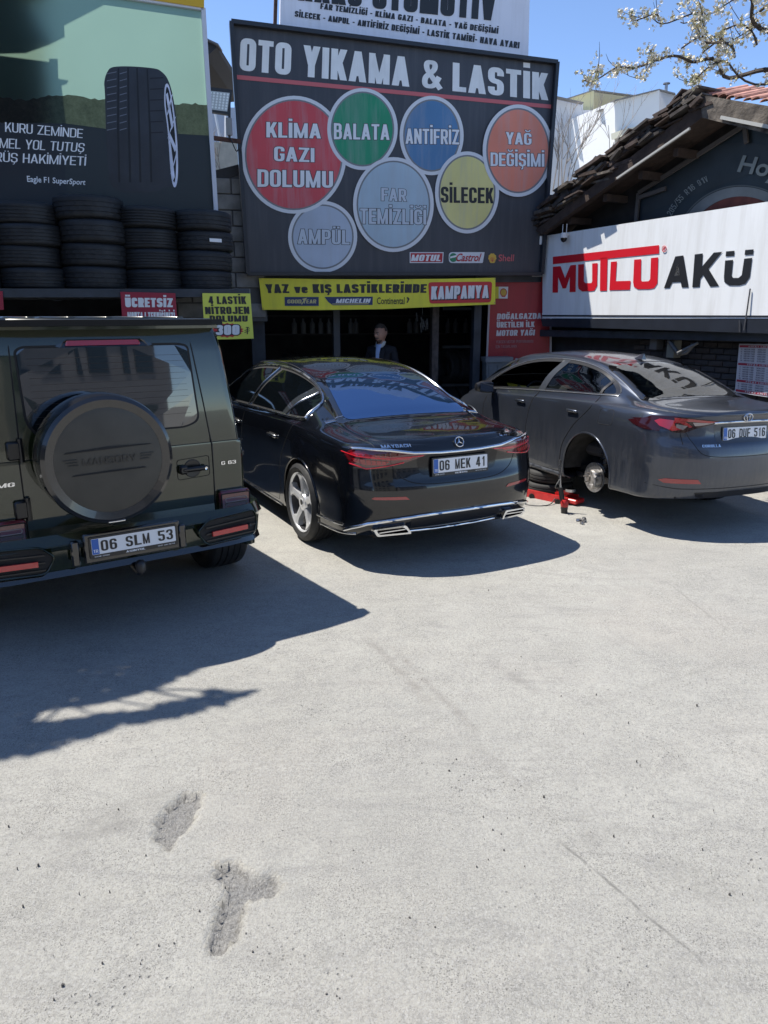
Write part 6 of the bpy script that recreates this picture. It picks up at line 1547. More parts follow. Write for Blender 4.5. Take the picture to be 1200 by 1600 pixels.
    b = MB(); b.box((0, 1.45, .52), (1.25, .50, .16), None, .05); b.box((0, 1.20, .82), (1.25, .14, .50), Matrix.Rotation(R(-18), 3, 'X'), .05); s = b.build('rear_seat', ST, t, 40)
    for x in (-.38, .38): b = MB(); b.box((x, 1.08, 1.14), (.24, .09, .11), None, .04); b.build('headrest', ST, s, 40)
    b = MB(); b.box((0, .95, 1.04), (1.2, .5, .03)); b.build('parcel_shelf', DSH, t)
    b = MB(); b.box((0, 3.25, .88), (1.4, .5, .22), None, .06); b.build('dashboard', DSH, t, 40)
    b = MB(); c = Vector((-.37, 2.85, .93)); b.tube([c + Vector((.18 * math.cos(a), .06 * math.sin(a), .17 * math.sin(a))) for a in [k * math.tau / 24 for k in range(24)]], .014, 6, True); b.beam(c + Vector((-.17, 0, 0)), c + Vector((.17, 0, 0)), .03, .04); b.build('steering_wheel', DSH, t)
    b = MB(); b.box((0, 2.1, .30), (1.3, 3.9, .06)); b.build('floor_pan', GAP, t)
    # tail
    RD = MATS['lamp red']; DKL = mat('lamp smoke', (.025, .004, .006), .12, spec=.5, coat=.3); CL = mat('lamp clear', (.30, .26, .26), .10, .5, coat=.6)
    for sg in (-1, 1):
        m = lambda P: [(sg * a, b_) for a, b_ in P]
        ax = 'L' if sg < 0 else 'R'
        o = car.patch('tail_light', m([(.29, .965), (.40, .982), (.58, 1.00), (.70, 1.012), (.82, 1.008), (.872, .965), (.80, .905), (.70, .872), (.62, .872), (.55, .90), (.44, .93)]), 'B', .006, DKL, t, .03)
        car.patch('tail_light', [(.26, 1.00), (.50, .965), (.60, .945), (.52, .915), (.38, .885), (.27, .88)], ax, .006, DKL, t, .03)
        car.patch('lamp_element', m([(.32, .968), (.56, .990), (.70, 1.0), (.70, .975), (.56, .968), (.40, .955)]), 'B', .009, RD, o, .03)
        car.patch('lamp_element', m([(.72, .885), (.80, .925), (.82, .965), (.79, .985), (.71, .978), (.62, .968), (.56, .925), (.58, .915), (.66, .955), (.70, .955), (.70, .93), (.64, .90)]), 'B', .009, RD, o, .03)
        car.patch('lamp_element', m([(.60, .93), (.69, .945), (.69, .915), (.64, .895)]), 'B', .010, CL, o, .03); car.patch('lamp_element', m([(.36, .956), (.56, .962), (.54, .93), (.45, .94)]), 'B', .009, CL, o, .03)
        car.gap('lamp_split', m([(.585, .87), (.60, 1.0), (.64, 1.03)]), 'B', t, .003)
        car.patch('reflector', m([(.46, .415), (.76, .418), (.80, .445), (.76, .462), (.50, .455)]), 'B', .004, RD, t, .03)
    car.mould('tail_chrome', [(-.36, .955), (-.2, .962), (.2, .962), (.36, .955)], 'B', .011, CHD, t, .004)
    car.gap('shut_line', cr([(-.61, .87), (-.57, .80), (-.50, .70), (-.40, .665), (-.2, .655), (.2, .655), (.40, .665), (.50, .70), (.57, .80), (.61, .87)], 4), 'B', t, .0035)
    for sg in (-1, 1): car.gap('shut_line', [(sg * .64, .10), (sg * .69, .3), (sg * .68, .46)], 'T', t, .003)
    car.gap('bumper_line', cr([(-.86, .40), (-.7, .372), (-.5, .365), (.5, .365), (.7, .372), (.86, .40)], 3), 'B', t, .004)
    car.patch('bumper_lower', [(-.5, .33), (.5, .33), (.45, .25), (-.45, .25)], 'B', .002, TRM, t, .05)
    car.patch('plate_bay', rpoly([(-.33, .775), (.33, .775), (.36, .945), (-.36, .945)], .04), 'B', .001, mat('grey bay', (.035, .038, .046), .3, coat=.5), t, .05)
    plate(t, '06 DUF 516', .0, .855, .068, 6, .52, .112, small=None)
    b = MB(); c = Vector((0, .046, 1.0)); U = Vector((0, .0, 1)); X = Vector((1, 0, 0))
    el = lambda a, bb, dx, dz: [c + X * (dx + a * math.cos(k * math.tau / 24)) + U * (dz + bb * math.sin(k * math.tau / 24)) for k in range(24)]
    b.tube(el(.052, .036, 0, 0), .0045, 6, True); b.tube(el(.017, .034, 0, 0), .0038, 6, True); b.tube(el(.034, .014, 0, .018), .0038, 6, True); b.build('oval_badge', CHR, t, 60)
    car.text('COROLLA', (-.485, .745, -.30, .768), 'B', CHR, t, .005, .03)
    # shark fin
    b = MB(); p, n = car.proj('T', 0, 1.56); b.add([p + Vector(v) for v in ((-.03, -.08, 0), (.03, -.08, 0), (.028, .05, 0), (-.028, .05, 0), (0, -.075, .062), (0, -.045, .058), (0, .10, .002))], [(0, 1, 4), (0, 4, 5, 3), (1, 2, 5, 4), (3, 5, 6), (2, 6, 5), (0, 3, 2, 1)]); b.build('roof_antenna', PT, t, fix=True)
    # the three wheels that are on, and the bare hub
    for (x, y, z) in ((.79, ya, .235), (-.79, 3.68, .25), (.79, 3.68, .25)): wheel(t, (x, y, z), .315, .205, .225, -1 if x < 0 else 1, 'plain')
    DS = mat('disc steel', (.42, .42, .43), .28, .9, noise=.3, nscale=30); HB = mat('hub iron', (.24, .22, .20), .55, .7, noise=.5, nscale=25); CI = mat('caliper iron', (.40, .38, .36), .5, .7, noise=.6, nscale=22)
    hx, hy, hz = -.76, 1.165, .272
    b = MB(); b.lathe([(-.01, .0), (-.01, .150), (.004, .154), (.008, .154), (.010, .082), (.055, .078), (.060, .0)], (hx, hy, hz), 'x', 40, sgn=-1); dk = b.build('brake_disc', DS, t, 30, fix=True)
    b = MB(); b.lathe([(.06, .030), (.085, .028), (.088, .0)], (hx, hy, hz), 'x', 18, sgn=-1)
    for k in range(5):
        a = k * math.tau / 5 + .2; b.lathe([(.055, .007), (.10, .007), (.10, 0)], (hx, hy + .048 * math.cos(a), hz + .048 * math.sin(a)), 'x', 6, sgn=-1)
    b.build('hub', HB, dk, 40, fix=True)
    b = MB()
    for (dy, dz, w_, h_) in ((-.090, .060, .085, .065), (-.105, .0, .080, .10), (-.092, -.065, .085, .06)): b.box((hx - .06, hy + dy, hz + dz), (.10, w_, h_), Matrix.Rotation(R(dz * 300), 3, 'X'), .014)
    b.tube([(hx - .10, hy - .10, hz + .075), (hx - .11, hy - .145, hz + .03), (hx - .11, hy - .15, hz - .04), (hx - .10, hy - .11, hz - .085)], .014, 7); b.box((hx - .095, hy - .125, hz - .0), (.02, .05, .10), None, .006)
    b.build('brake_caliper', CI, dk, 40)
    b = MB(); b.lathe([(.02, .14), (.025, .15), (.03, .145)], (hx, hy, hz), 'x', 30, a0=R(-60), a1=R(150), sgn=1); b.build('dust_shield', HB, dk, 50)
    b = MB(); pts = [(hx + .22 + .0, hy + .0 + .045 * math.cos(k * .7), hz + .08 + k * .006) for k in range(55)]; b.tube([(hx + .14 + .05 * math.cos(k * .7), hy + .02 + .05 * math.sin(k * .7), hz - .05 + k * .0058) for k in range(60)], .009, 6); b.build('coil_spring', TRM, t, 60)
    b = MB(); b.tube([(hx + .14, hy + .02, hz - .08), (hx + .14, hy + .02, hz + .34)], .026, 10); b.build('damper', HB, t, 60); b = MB(); b.beam((hx + .05, hy, hz - .03), (.0, hy + .02, hz - .05), .08, .07); b.build('rear_axle', HB, t)
    # jack head contact and dark lower skirt edge
    b = MB(); b.box((-.66, 1.52, .235), (.05, .10, .05)); b.build('jack_point', TRM, t)
grey_sedan()

# ---- the boxy off-roader --------------------------------------------------------
GPOS = (-1.60, 4.42, 35)
def boxy_car():
    PT = mat('olive black paint', (.015, .022, .009), .10, .2, .5, 1.0, noise=.25, nscale=3); PB = mat('gloss black', (.006, .006, .007), .10, coat=1)
    t = thing('parked_car', 'boxy dark olive off-roader with round spare wheel cover and plate 06 SLM 53', 'car', (*GPOS[:2], 0), (0, 0, R(GPOS[2])), world=False)
    b = MB(); H = .905
    # lower tub and upper cabin as one rounded shell: stacked rounded outlines
    def outline(hw, y0, y1, z, r): return [(p.x, p.y, z) for p in rpoly([(-hw, y0), (hw, y0), (hw, y1), (-hw, y1)], r, 5)]
    lev = [(.885, .235, 4.35, .55, .05), (.90, .222, 4.38, .62, .05), (.905, .216, 4.4, .9, .055), (.905, .218, 4.4, 1.125, .055), (.898, .220, 4.38, 1.148, .055)]
    rings = [outline(*l) for l in lev]; n = len(rings[0]); vs = [p for r in rings for p in r]; fs = [tuple(range(n))[::-1]]
    for i in range(len(rings) - 1): fs += [(i * n + k, i * n + (k + 1) % n, (i + 1) * n + (k + 1) % n, (i + 1) * n + k) for k in range(n)]
    b.add(vs, fs + [tuple((len(rings) - 1) * n + k for k in range(n))]); bd = b.build('body', PT, t, 30)
    b = MB(); lev = [(.888, .226, 3.05, 1.152, .06), (.868, .235, 2.98, 1.35, .065), (.818, .262, 2.66, 1.75, .075), (.795, .275, 2.55, 1.85, .08), (.775, .29, 2.5, 1.905, .08), (.72, .38, 2.4, 1.945, .08)]
    rings = [outline(*l) for l in lev]; vs = [p for r in rings for p in r]; fs = []
    for i in range(len(rings) - 1): fs += [(i * n + k, i * n + (k + 1) % n, (i + 1) * n + (k + 1) % n, (i + 1) * n + k) for k in range(n)]
    b.add(vs, fs + [tuple((len(rings) - 1) * n + k for k in range(n))]); b.build('cabin', PT, t, 30)
    b = MB(); b.box((0, 3.55, 1.16), (1.5, 1.7, .10), None, .04); b.build('bonnet', PT, t, 40)
    # rear surface helper: cabin rear leans forward above the belt
    def ry(z): return .216 if z < 1.14 else np.interp(z, [1.152, 1.35, 1.75, 1.835, 1.872], [.226, .235, .262, .275, .31])
    def Q(x, z, o): return Vector((x, ry(z) - o, z))
    def rp(name, poly, o, m, par, sub=10, smooth=None):
        pts = [];
        for i in range(len(poly)):
            a, c = Vector(poly[i]), Vector(poly[(i + 1) % len(poly)]); pts += [a.lerp(c, k / 3) for k in range(3)]
        vv, _, ff, *_r = delaunay_2d_cdt(pts, [], [list(range(len(pts)))], 1, 1e-5)
        b = MB(); b.add([Q(v.x, v.y, o) for v in vv], [tuple(f) for f in ff]); ob = b.build(name, m, par); ob.data.update()
        if len(ob.data.polygons) and ob.data.polygons[0].normal.y > 0: ob.data.flip_normals()
        return ob
    def line(name, pts, r_, m, par, o=0.0, closed=False):
        P = []
        for i in range(len(pts) - (0 if closed else 1)):
            a, c = Vector(pts[i]), Vector(pts[(i + 1) % len(pts)]); k = max(1, int((c - a).length / .05)); P += [a.lerp(c, j / k) for j in range(k)]
        if not closed: P.append(Vector(pts[-1]))
        b = MB(); b.tube([Q(p.x, p.y, o) for p in P], r_, 6, closed); return b.build(name, m, par, 60)
    # roof cap and spoiler
    b = MB(); b.box((0, 1.45, 1.945), (1.56, 2.24, .045), None, .02); b.build('roof', mat('roof paint', (.022, .025, .020), .25, .2, coat=.8), t, 40)
    for k in range(6): b = MB(); b.box((-.58 + k * .232, 1.47, 1.972), (.05, 2.1, .012), None, .005); b.build('roof_rib', MATS['roof paint'], t, 40)
    sp = []; 
    b = MB(); out = [(-.80, .30), (-.79, .21), (-.70, .17), (-.4, .14), (.4, .14), (.70, .17), (.79, .21), (.80, .30)]
    b.prism([(x, y, 1.962) for x, y in out], (0, 0, -.036)); b.build('roof_spoiler', mat('spoiler carbon', (.006, .006, .006), .6, spec=.25), t)
    b = MB(); b.prism([(x * .97, y + .035, 1.924) for x, y in out], (0, 0, -.018)); b.build('spoiler_lip', PT, t)
    # glass
    gw = mat('g glass', (.006, .009, .012), .02, spec=1.0, coat=1)
    rp('window_seal', rpoly([(-.475, 1.36), (-.40, 1.262), (.50, 1.262), (.60, 1.30), (.565, 1.80), (.50, 1.815), (-.44, 1.815), (-.485, 1.79)], .05), .004, GAP, t)
    rp('rear_window', rpoly([(-.462, 1.37), (-.39, 1.275), (.50, 1.275), (.585, 1.312), (.552, 1.79), (.49, 1.80), (-.44, 1.80), (-.472, 1.78)], .045), .007, gw, t)
    for k in range(11): line('heater_line', [(-.42, 1.36 + k * .038), (.54 - k * .002, 1.36 + k * .038)], .0009, mat('heater wire g', (.07, .05, .04), .6), t, .007)
    RDm = MATS['lamp red']
    rp('brake_light_housing', [(-.26, 1.808), (-.18, 1.848), (.25, 1.848), (.33, 1.808), (.30, 1.80), (-.23, 1.80)], .012, PB, t); rp('brake_light', rpoly([(-.20, 1.81), (.25, 1.81), (.24, 1.84), (-.19, 1.84)], .008), .018, RDm, t)
    # wiper stub
    b = MB(); b.tube([Q(.22, 1.285, .03), Q(.05, 1.30, .03), Q(-.12, 1.30, .02)], .009, 6); b.build('rear_wiper', TRM, t)
    # door shut lines, belt crease
    line('shut_line', [(-.535, .60), (-.535, 1.14), (-.52, 1.30), (-.505, 1.84)], .0045, GAP, t); line('shut_line', [(.668, .60), (.668, 1.14), (.63, 1.45), (.578, 1.84)], .0045, GAP, t); line('shut_line', [(-.505, 1.845), (.578, 1.845)], .004, GAP, t)
    line('belt_crease', [(-.9, 1.148), (.9, 1.148)], .005, GAP, t, -.001); line('roof_seam', [(-.78, 1.85), (.78, 1.85)], .004, GAP, t)
    # spare wheel cover
    c = Vector((-.105, 0, 1.165)); b = MB(); RS = .385
    b.lathe([(-.20, .0), (-.20, RS - .02), (-.10, RS), (.03, RS), (.075, RS - .008), (.09, RS - .03), (.082, RS - .075)], c + Vector((0, -.055, 0)), 'y', 72, sgn=-1); sc_ = b.build('spare_wheel_cover', mat('cover carbon', (.010, .010, .011), .20, coat=.8), t, 35, fix=True)
    b = MB(); b.lathe([(.0, 0), (.005, RS - .10), (.0, RS - .072), (-.02, RS - .072)], c + Vector((0, -.135, 0)), 'y', 72, sgn=-1); b.build('cover_disc', mat('cover disc paint', (.046, .044, .038), .42, .2, noise=.15, nscale=6), sc_, 35, fix=True)
    yd = -.142
    dsc = mat('cover emboss', (.022, .021, .019), .4)
    uv, ff = text_uv('MANSORY', .0); b = MB(); b.add([(c.x - .155 + .31 * a, yd - .003, c.z - .018 + .042 * v) for a, v in uv], ff); b.build('embossed_lettering', dsc, sc_)
    for sg in (-1, 1):
        for k in range(3): b = MB(); b.box((c.x + sg * (.205 + (2 - k) * .008), yd - .002, c.z + .022 - k * .016), (.075 - k * .012, .005, .006)); b.build('embossed_wing', dsc, sc_)
    b = MB(); b.prism([(c.x - .25, yd, c.z + .062), (c.x + .25, yd, c.z + .075), (c.x + .24, yd, c.z + .079), (c.x, yd, c.z + .082), (c.x - .24, yd, c.z + .068)], (0, -.004, 0)); b.prism([(c.x - .22, yd, c.z - .072), (c.x + .21, yd, c.z - .064), (c.x + .2, yd, c.z - .059), (c.x, yd, c.z - .060), (c.x - .2, yd, c.z - .066)], (0, -.004, 0)); b.build('cover_groove', GAP, sc_)
    b = MB(); b.box((c.x + .01, yd - .045 + .06, c.z - RS + .012), (.10, .02, .012), None, .004); b.build('cover_latch', CHR, sc_)
    # handle
    line('handle_panel_line', rpoly([(.415, .915), (.640, .925), (.640, 1.062), (.415, 1.050)], .02), .0022, GAP, t, 0, True)
    hb = mat('handle black', (.012, .012, .013), .3)
    b = MB(); b.lathe([(0, 0), (.004, .058), (.0, .062)], Q(.52, .985, .0), 'y', 30, sgn=-1); hh = b.build('door_handle', hb, t, 40, fix=True)
    b = MB(); b.box(Q(.53, .985, .03), (.19, .03, .034), None, .012); b.box(Q(.45, .985, .02), (.06, .04, .06), None, .012); b.build('handle_grip', hb, hh, 40); b = MB(); b.lathe([(0, 0), (.002, .010)], Q(.60, .985, .047), 'y', 14, sgn=-1); b.build('key_cap', CHR, hh)
    for z in (1.215, .86):
        b = MB(); b.box(Q(-.56, z, .02), (.075, .035, .11), None, .01); b.tube([Q(-.52, z - .07, .02), Q(-.52, z + .07, .02)], .016, 8); b.build('door_hinge', hb, t, 40)
    def txt(s_, x0, x1, z0, z1, m, bold, o=.006, shear=0.0): uv, ff = text_uv(s_, bold, shear); b = MB(); b.add([Q(x0 + (x1 - x0) * a, z0 + (z1 - z0) * v, o) for a, v in uv], ff); b.build('lettering', m, t)
    txt('G 63', .725, .835, .985, 1.010, CHR, .018); txt('AMG', -.72, -.575, 1.005, 1.030, CHR, .02, .006, .2)
    # tail lamps on the corners
    LR = mat('lamp smoked red', (.12, .018, .026), .12, coat=1)
    for x0, x1, sg in ((.69, .915, 1), (-.755, -.53, -1)):
        if sg < 0: x0, x1 = -.915, -.545
        b = MB(); b.box(((x0 + x1) / 2, .198, .745), (x1 - x0, .05, .120), None, .014); tl = b.build('tail_light', LR, t, 40)
        b = MB(); b.tube([(p.x, .172, p.y) for p in rpoly([(x0 + .035, .725), (x1 - .03, .725), (x1 - .03, .752), (x0 + .035, .752)], .012)], .0035, 5, True); b.build('lamp_line', mat('lamp grey', (.30, .24, .22), .3), tl)
        b = MB(); b.tube([(p.x, .172, p.y) for p in rpoly([(x0 + .006, .690), (x1 - .006, .690), (x1 - .006, .786), (x0 + .006, .786)], .012)], .004, 5, True); b.build('lamp_bezel', GAP, tl)
    # fenders (flares)
    for sg in (-1, 1):
        for y in (.98, 3.87):
            b = MB(); P = []
            for k in range(21):
                a = R(-8 + 196 * k / 20); P.append((sg * 1.03, y + .47 * math.cos(a), .36 + .47 * math.sin(a)))
            b.tube(P, .055, 8); b.prism([(sg * .88, y + .53 * math.cos(R(a)), .36 + .55 * math.sin(R(a))) for a in range(0, 181, 12)], (sg * .17, 0, 0)); b.build('wheel_flare', PB if y > 2 else PT, t, 50)
            wheel(t, (sg * .945, y, .385), .385, .31, .27, sg, 'g')
        b = MB(); b.box((sg * .97, 2.4, .42), (.14, 1.9, .07), None, .02); b.build('running_board', PB, t, 40)
        b = MB()
        b.add([(sg * x, y, z) for x, y, z in ((.872, .45, 1.36), (.872, 1.25, 1.36), (.825, 1.22, 1.74), (.828, .50, 1.74))], [(0, 1, 2, 3)]); b.add([(sg * x, y, z) for x, y, z in ((.872, 1.35, 1.36), (.872, 2.25, 1.36), (.825, 2.2, 1.74), (.825, 1.35, 1.74))], [(0, 1, 2, 3)])
        b.v = [(p[0] + sg * .006, p[1], p[2]) for p in b.v]; b.build('side_window', gw, t)
        b = MB(); b.box((sg * 1.06, 2.95, 1.28), (.22, .10, .20), None, .04); b.build('wing_mirror', PT, t, 40)
        for y in (1.3, 2.3): b = MB(); b.tube([(sg * .908, y, .65), (sg * .908, y, 1.15), (sg * .84, y, 1.78)], .004, 5); b.build('shut_line', GAP, t)
        b = MB(); b.box((sg * .907, 2.2, 1.05), (.03, 3.9, .045), None, .01); b.build('side_strip', TRM, t, 40)
    # bumper: full width, wedge corners, carved vents
    b = MB(); prof = [(.33, .735), (.60, .735), (.90, .742)]
    pl = [(-1.0, .30), (-.97, .12), (-.88, .035), (-.70, .005), (-.35, -.005), (.35, -.005), (.70, .005), (.88, .035), (.97, .12), (1.0, .30)]
    def bl(z0, z1, off0, off1, nm, m, ang=35):
        b = MB(); n = len(pl); vs = []
        for z, o in ((z0, off0), (z1, off1)): vs += [(x * (1 - o * .3), y + o, z) for x, y in pl]
        vs += [(x * .9, .34, z0) for x, y in pl] + [(x * .9, .34, z1) for x, y in pl]
        fs = [(k, k + 1, n + k + 1, n + k) for k in range(n - 1)] + [(n + k, n + k + 1, 3 * n + k + 1, 3 * n + k) for k in range(n - 1)] + [(2 * n + k, 2 * n + k + 1, k + 1, k) for k in range(n - 1)]
        b.add(vs, fs); return b.build(nm, m, t, ang, fix=True)
    bl(.655, .720, .0, .04, 'rear_bumper', PT); bl(.62, .66, .03, .0, 'bumper_edge', PT); bl(.49, .62, .05, .03, 'bumper_face', PT); bl(.455, .492, .03, .045, 'bumper_lip', PB);
    for sg in (-1, 1):
        mx = lambda x: sg * x
        yv = lambda x: np.interp(x, [.35, .70, .88, .97], [-.005, .005, .035, .12])
        vent = rpoly([(.44, .60), (.52, .672), (.86, .690), (.895, .62), (.86, .515), (.50, .505)], .03, 4)
        b = MB(); b.prism([(sg * p.x, yv(p.x) + .0 - .008, p.y) for p in vent], (0, .05, 0)); vt = b.build('bumper_vent', GAP, t)
        b = MB(); b.tube([(sg * p.x, yv(p.x) - .012, p.y) for p in vent], .007, 6, True); b.build('vent_rim', PT, vt, 60)
        b = MB(); b.beam((sg * .54, yv(.54) - .022, .575), (sg * .80, yv(.80) - .026, .582), .02, .032); b.build('reflector', mat('reflector red', (.50, .015, .02), .15, coat=1), vt)
        b = MB(); b.lathe([(0, 0), (.004, .012), (0, .014)], (sg * .83, yv(.83) - .024, .59), 'y', 12, sgn=-1); b.build('parking_sensor', TRM, vt)
        for k in range(3): b = MB(); b.beam((sg * .50, yv(.5) - .012, .53 + k * .045), (sg * .87, yv(.87) - .012, .535 + k * .050), .012, .008); b.build('vent_slat', TRM, vt)
        b = MB(); b.box((sg * .33, -.018, .60), (.05, .04, .16), None, .01); b.build('bumper_block', PB, t, 40)
    b = MB(); b.box((.02, -.012, .615), (.60, .03, .19), None, .01); b.build('plate_recess', PB, t, 40)
    plate(t, '06 SLM 53', .022, .628, -.034, 3, .52, .098, small='ASINYOL')
    # tow hitch and underside
    b = MB(); b.tube([(.045, .12, .41), (.045, .0, .40), (.045, -.04, .415), (.045, -.04, .45)], .022, 8); b.lathe([(-.02, .03), (.03, .034), (.05, .02), (.055, 0)], (.045, -.04, .44), 'z', 14); b.build('tow_hitch', TRM, t, 50)
    b = MB(); b.box((0, 2.3, .52), (1.45, 4.1, .12)); b.build('chassis', GAP, t); b = MB(); b.tube([(-.7, .98, .385), (.7, .98, .385)], .06, 10); b.tube([(-.7, 3.87, .385), (.7, 3.87, .385)], .06, 10); b.lathe([(-.14, 0), (-.12, .12), (.12, .12), (.14, 0)], (0, .98, .385), 'x', 16); b.build('axle', GAP, t, 50)
    for sg in (-1, 1): b = MB(); b.box((sg * .75, .98, .62), (.25, 1.05, .5)); b.build('wheel_well', GAP, t)
boxy_car()
# ------------------------------------------------------------ people and small things
def skin(name, joints, edges, m, parent, sub=2, root=0):
    """joints: (x, y, z, rx[, ry]); edges join them; one continuous skinned surface"""
    me = bpy.data.meshes.new(name); me.from_pydata([j[:3] for j in joints], edges, []); o = bpy.data.objects.new(name, me); link(o, parent)
    md = o.modifiers.new('skin', 'SKIN'); md.use_smooth_shade = True
    sk = me.skin_vertices[0].data if me.skin_vertices else None
    if sk is None:
        bpy.context.view_layer.objects.active = o
        bpy.ops.mesh.customdata_skin_add() if hasattr(bpy.ops.mesh, 'customdata_skin_add') else None
        sk = me.skin_vertices[0].data
    for i, j in enumerate(joints): sk[i].radius = (j[3], j[4] if len(j) > 4 else j[3]); sk[i].use_root = (i == root)
    ms = o.modifiers.new('sub', 'SUBSURF'); ms.levels = sub; ms.render_levels = sub
    dg = bpy.context.evaluated_depsgraph_get(); nm = bpy.data.meshes.new_from_object(o.evaluated_get(dg)); o.modifiers.clear(); o.data = nm; nm.materials.clear(); nm.materials.append(m); nm.shade_smooth(); return o
def person():
    p = ydir(597, 11.75); t = thing('person', 'moustached man in a dark jacket and light blue shirt standing in the garage', 'person', (p.x - .02, 11.62, 0), (0, 0, R(-22)), world=False)
    s = 1.01
    JK = mat('dark jacket', (.010, .012, .018), .85, bump=.3, bscale=20); SK = mat('skin', (.44, .25, .18), .55, noise=.12, nscale=14); SH = mat('shirt blue', (.34, .46, .72), .7); HR = mat('hair grey brown', (.055, .045, .038), .8, noise=.5, nscale=40); TR = mat('trousers', (.012, .013, .018), .85)
    # facing -y; body is one surface from feet to hands
    J = [(0, .02, .98, .155, .115), (0, .02, 1.14, .15, .11), (0, .03, 1.32, .175, .12), (0, .04, 1.46, .16, .105), (0, .03, 1.535, .07, .07),
         (-.185, .04, 1.45, .072), (-.245, .03, 1.20, .055), (-.19, -.16, 1.08, .042), (-.14, -.24, 1.10, .032, .024),
         (.185, .04, 1.45, .072), (.245, .03, 1.20, .055), (.17, -.17, 1.10, .042), (.10, -.25, 1.11, .032, .024),
         (-.10, .02, .88, .105), (-.105, .0, .50, .070), (-.11, .03, .10, .048), (-.115, -.10, .045, .045, .032),
         (.10, .02, .88, .105), (.105, .0, .50, .070), (.11, .03, .10, .048), (.115, -.10, .045, .045, .032)]
    E_ = [(0, 1), (1, 2), (2, 3), (3, 4), (3, 5), (5, 6), (6, 7), (7, 8), (3, 9), (9, 10), (10, 11), (11, 12), (0, 13), (13, 14), (14, 15), (15, 16), (0, 17), (17, 18), (18, 19), (19, 20)]
    body = skin('body', [tuple([*(c * s for c in j[:3]), *(r * s for r in j[3:])]) for j in J], E_, JK, t)
    body.data.materials.append(TR)
    for pl in body.data.polygons:
        if pl.center.z < .95 * s: pl.material_index = 1
    # head: sculpted from a dense sphere, turned and tipped
    b = MB(); n, mm = 40, 28; vs = []
    for i in range(mm + 1):
        th = math.pi * i / mm
        for k in range(n):
            ph = math.tau * k / n; x = math.sin(th) * math.sin(ph); y = -math.sin(th) * math.cos(ph); z = math.cos(th)
            fx = x * .078; fy = y * .098; fz = z * .122
            if z < -.1: fx *= 1 - .30 * min(1, (-z - .1) / .8); fy = fy * (1 - .10 * (-z - .1)) - .010 * (-z)
            g = lambda cx, cz, w: math.exp(-((x - cx) ** 2 + (z - cz) ** 2) / w)
            if y < -.2:
                fy -= .030 * g(0, -.16, .010) + .018 * g(0, .02, .012) + .012 * g(0, -.50, .02) + .008 * (g(.28, .22, .02) + g(-.28, .22, .02)) + .014 * g(0, -.82, .06)
                fy += .013 * (g(.32, .06, .014) + g(-.32, .06, .014)) + .005 * g(0, -.40, .01)
            vs.append((fx, fy, fz))
    fs = [(i * n + k, (i + 1) * n + k, (i + 1) * n + (k + 1) % n, i * n + (k + 1) % n) for i in range(mm) for k in range(n)]
    b.add(vs, fs); hd = b.build('head', SK, t, 80, Vector()); hd.location = (0, -.005, 1.70 * s); hd.rotation_euler = (R(10), 0, R(-18)); hd.scale = (1.14, 1.14, 1.14)
    def hsurf(sel, d, nm, m):
        b = MB(); mp = {}; out = []; 
        for f in fs:
            if all(sel(Vector(vs[i])) for i in f):
                out.append(f)
        for f in out:
            for i in f:
                if i not in mp: v = Vector(vs[i]); mp[i] = len(b.v); b.v.append(tuple(v + v.normalized() * d * (1 + .5 * random.uniform(-1, 1))))
        b.f = [tuple(mp[i] for i in f) for f in out]; return b.build(nm, m, hd, 80, Vector())
    hsurf(lambda v: (v.z > .058 + .25 * max(0, -v.y - .03)) or (v.y > -.012 and v.z > -.045 and not (abs(v.x) > .05 and v.y < .02 and v.z < .01)), .009, 'hair', HR)
    GM = mat('grey moustache', (.10, .095, .09), .9)
    hsurf(lambda v: v.y < -.08 and -.062 < v.z < -.040 and abs(v.x) < .040, .007, 'moustache', GM); hsurf(lambda v: v.y < -.03 and v.z < -.075 and abs(v.x) < .05, .003, 'beard_stubble', mat('stubble', (.12, .085, .07), .8))
    for sg in (-1, 1):
        b = MB(); b.lathe([(-.010, 0), (-.008, .007), (0, .0105), (.008, .007), (.010, 0)], (sg * .027, -.088, .008), 'x', 12); b.v = [(x, y, .008 + (z - .008) * .8) for x, y, z in b.v]; e = b.build('eye', mat('eye white', (.5, .48, .45), .2), hd, 60, Vector())
        b = MB(); b.box((sg * .027, -.0975, .008), (.009, .004, .010), None, .002); b.build('iris', mat('iris dark', (.02, .012, .01), .1), hd, None, Vector())
        b = MB(); b.tube([(sg * .010, -.103, .026), (sg * .028, -.104, .031), (sg * .045, -.088, .026)], [.004, .0048, .003], 6); b.build('eyebrow', HR, hd, 60, Vector())
        b = MB(); b.tube([(sg * .077, .006, .024), (sg * .088, .016, .020), (sg * .088, .018, -.008), (sg * .079, .004, -.026)], [.008, .010, .009, .006], 7); b.build('ear', SK, hd, 60, Vector())
    b = MB(); b.tube([(-.022, -.101, -.066), (0, -.106, -.064), (.022, -.101, -.066)], [.003, .006, .003], 6); b.build('mouth', mat('lips', (.25, .10, .08), .5), hd, 60, Vector())
    b = MB(); b.tube([(0, .03, 1.50 * s), (0, .015, 1.63 * s)], [.060, .056], 14); b.build('neck', SK, t, 60)
    # shirt front and collar, jacket lapels
    b = MB(); b.add([(-.045, -.062, 1.545), (.045, -.062, 1.545), (.030, -.122, 1.40), (.022, -.135, 1.20), (-.020, -.135, 1.20), (-.030, -.122, 1.40), (0, -.128, 1.44), (0, -.085, 1.535)], [(0, 5, 6, 7), (7, 6, 2, 1), (5, 4, 3, 2, 6)]); b.v = [(x * s, y * s - .012, z * s) for x, y, z in b.v]; b.build('shirt', SH, t, 60)
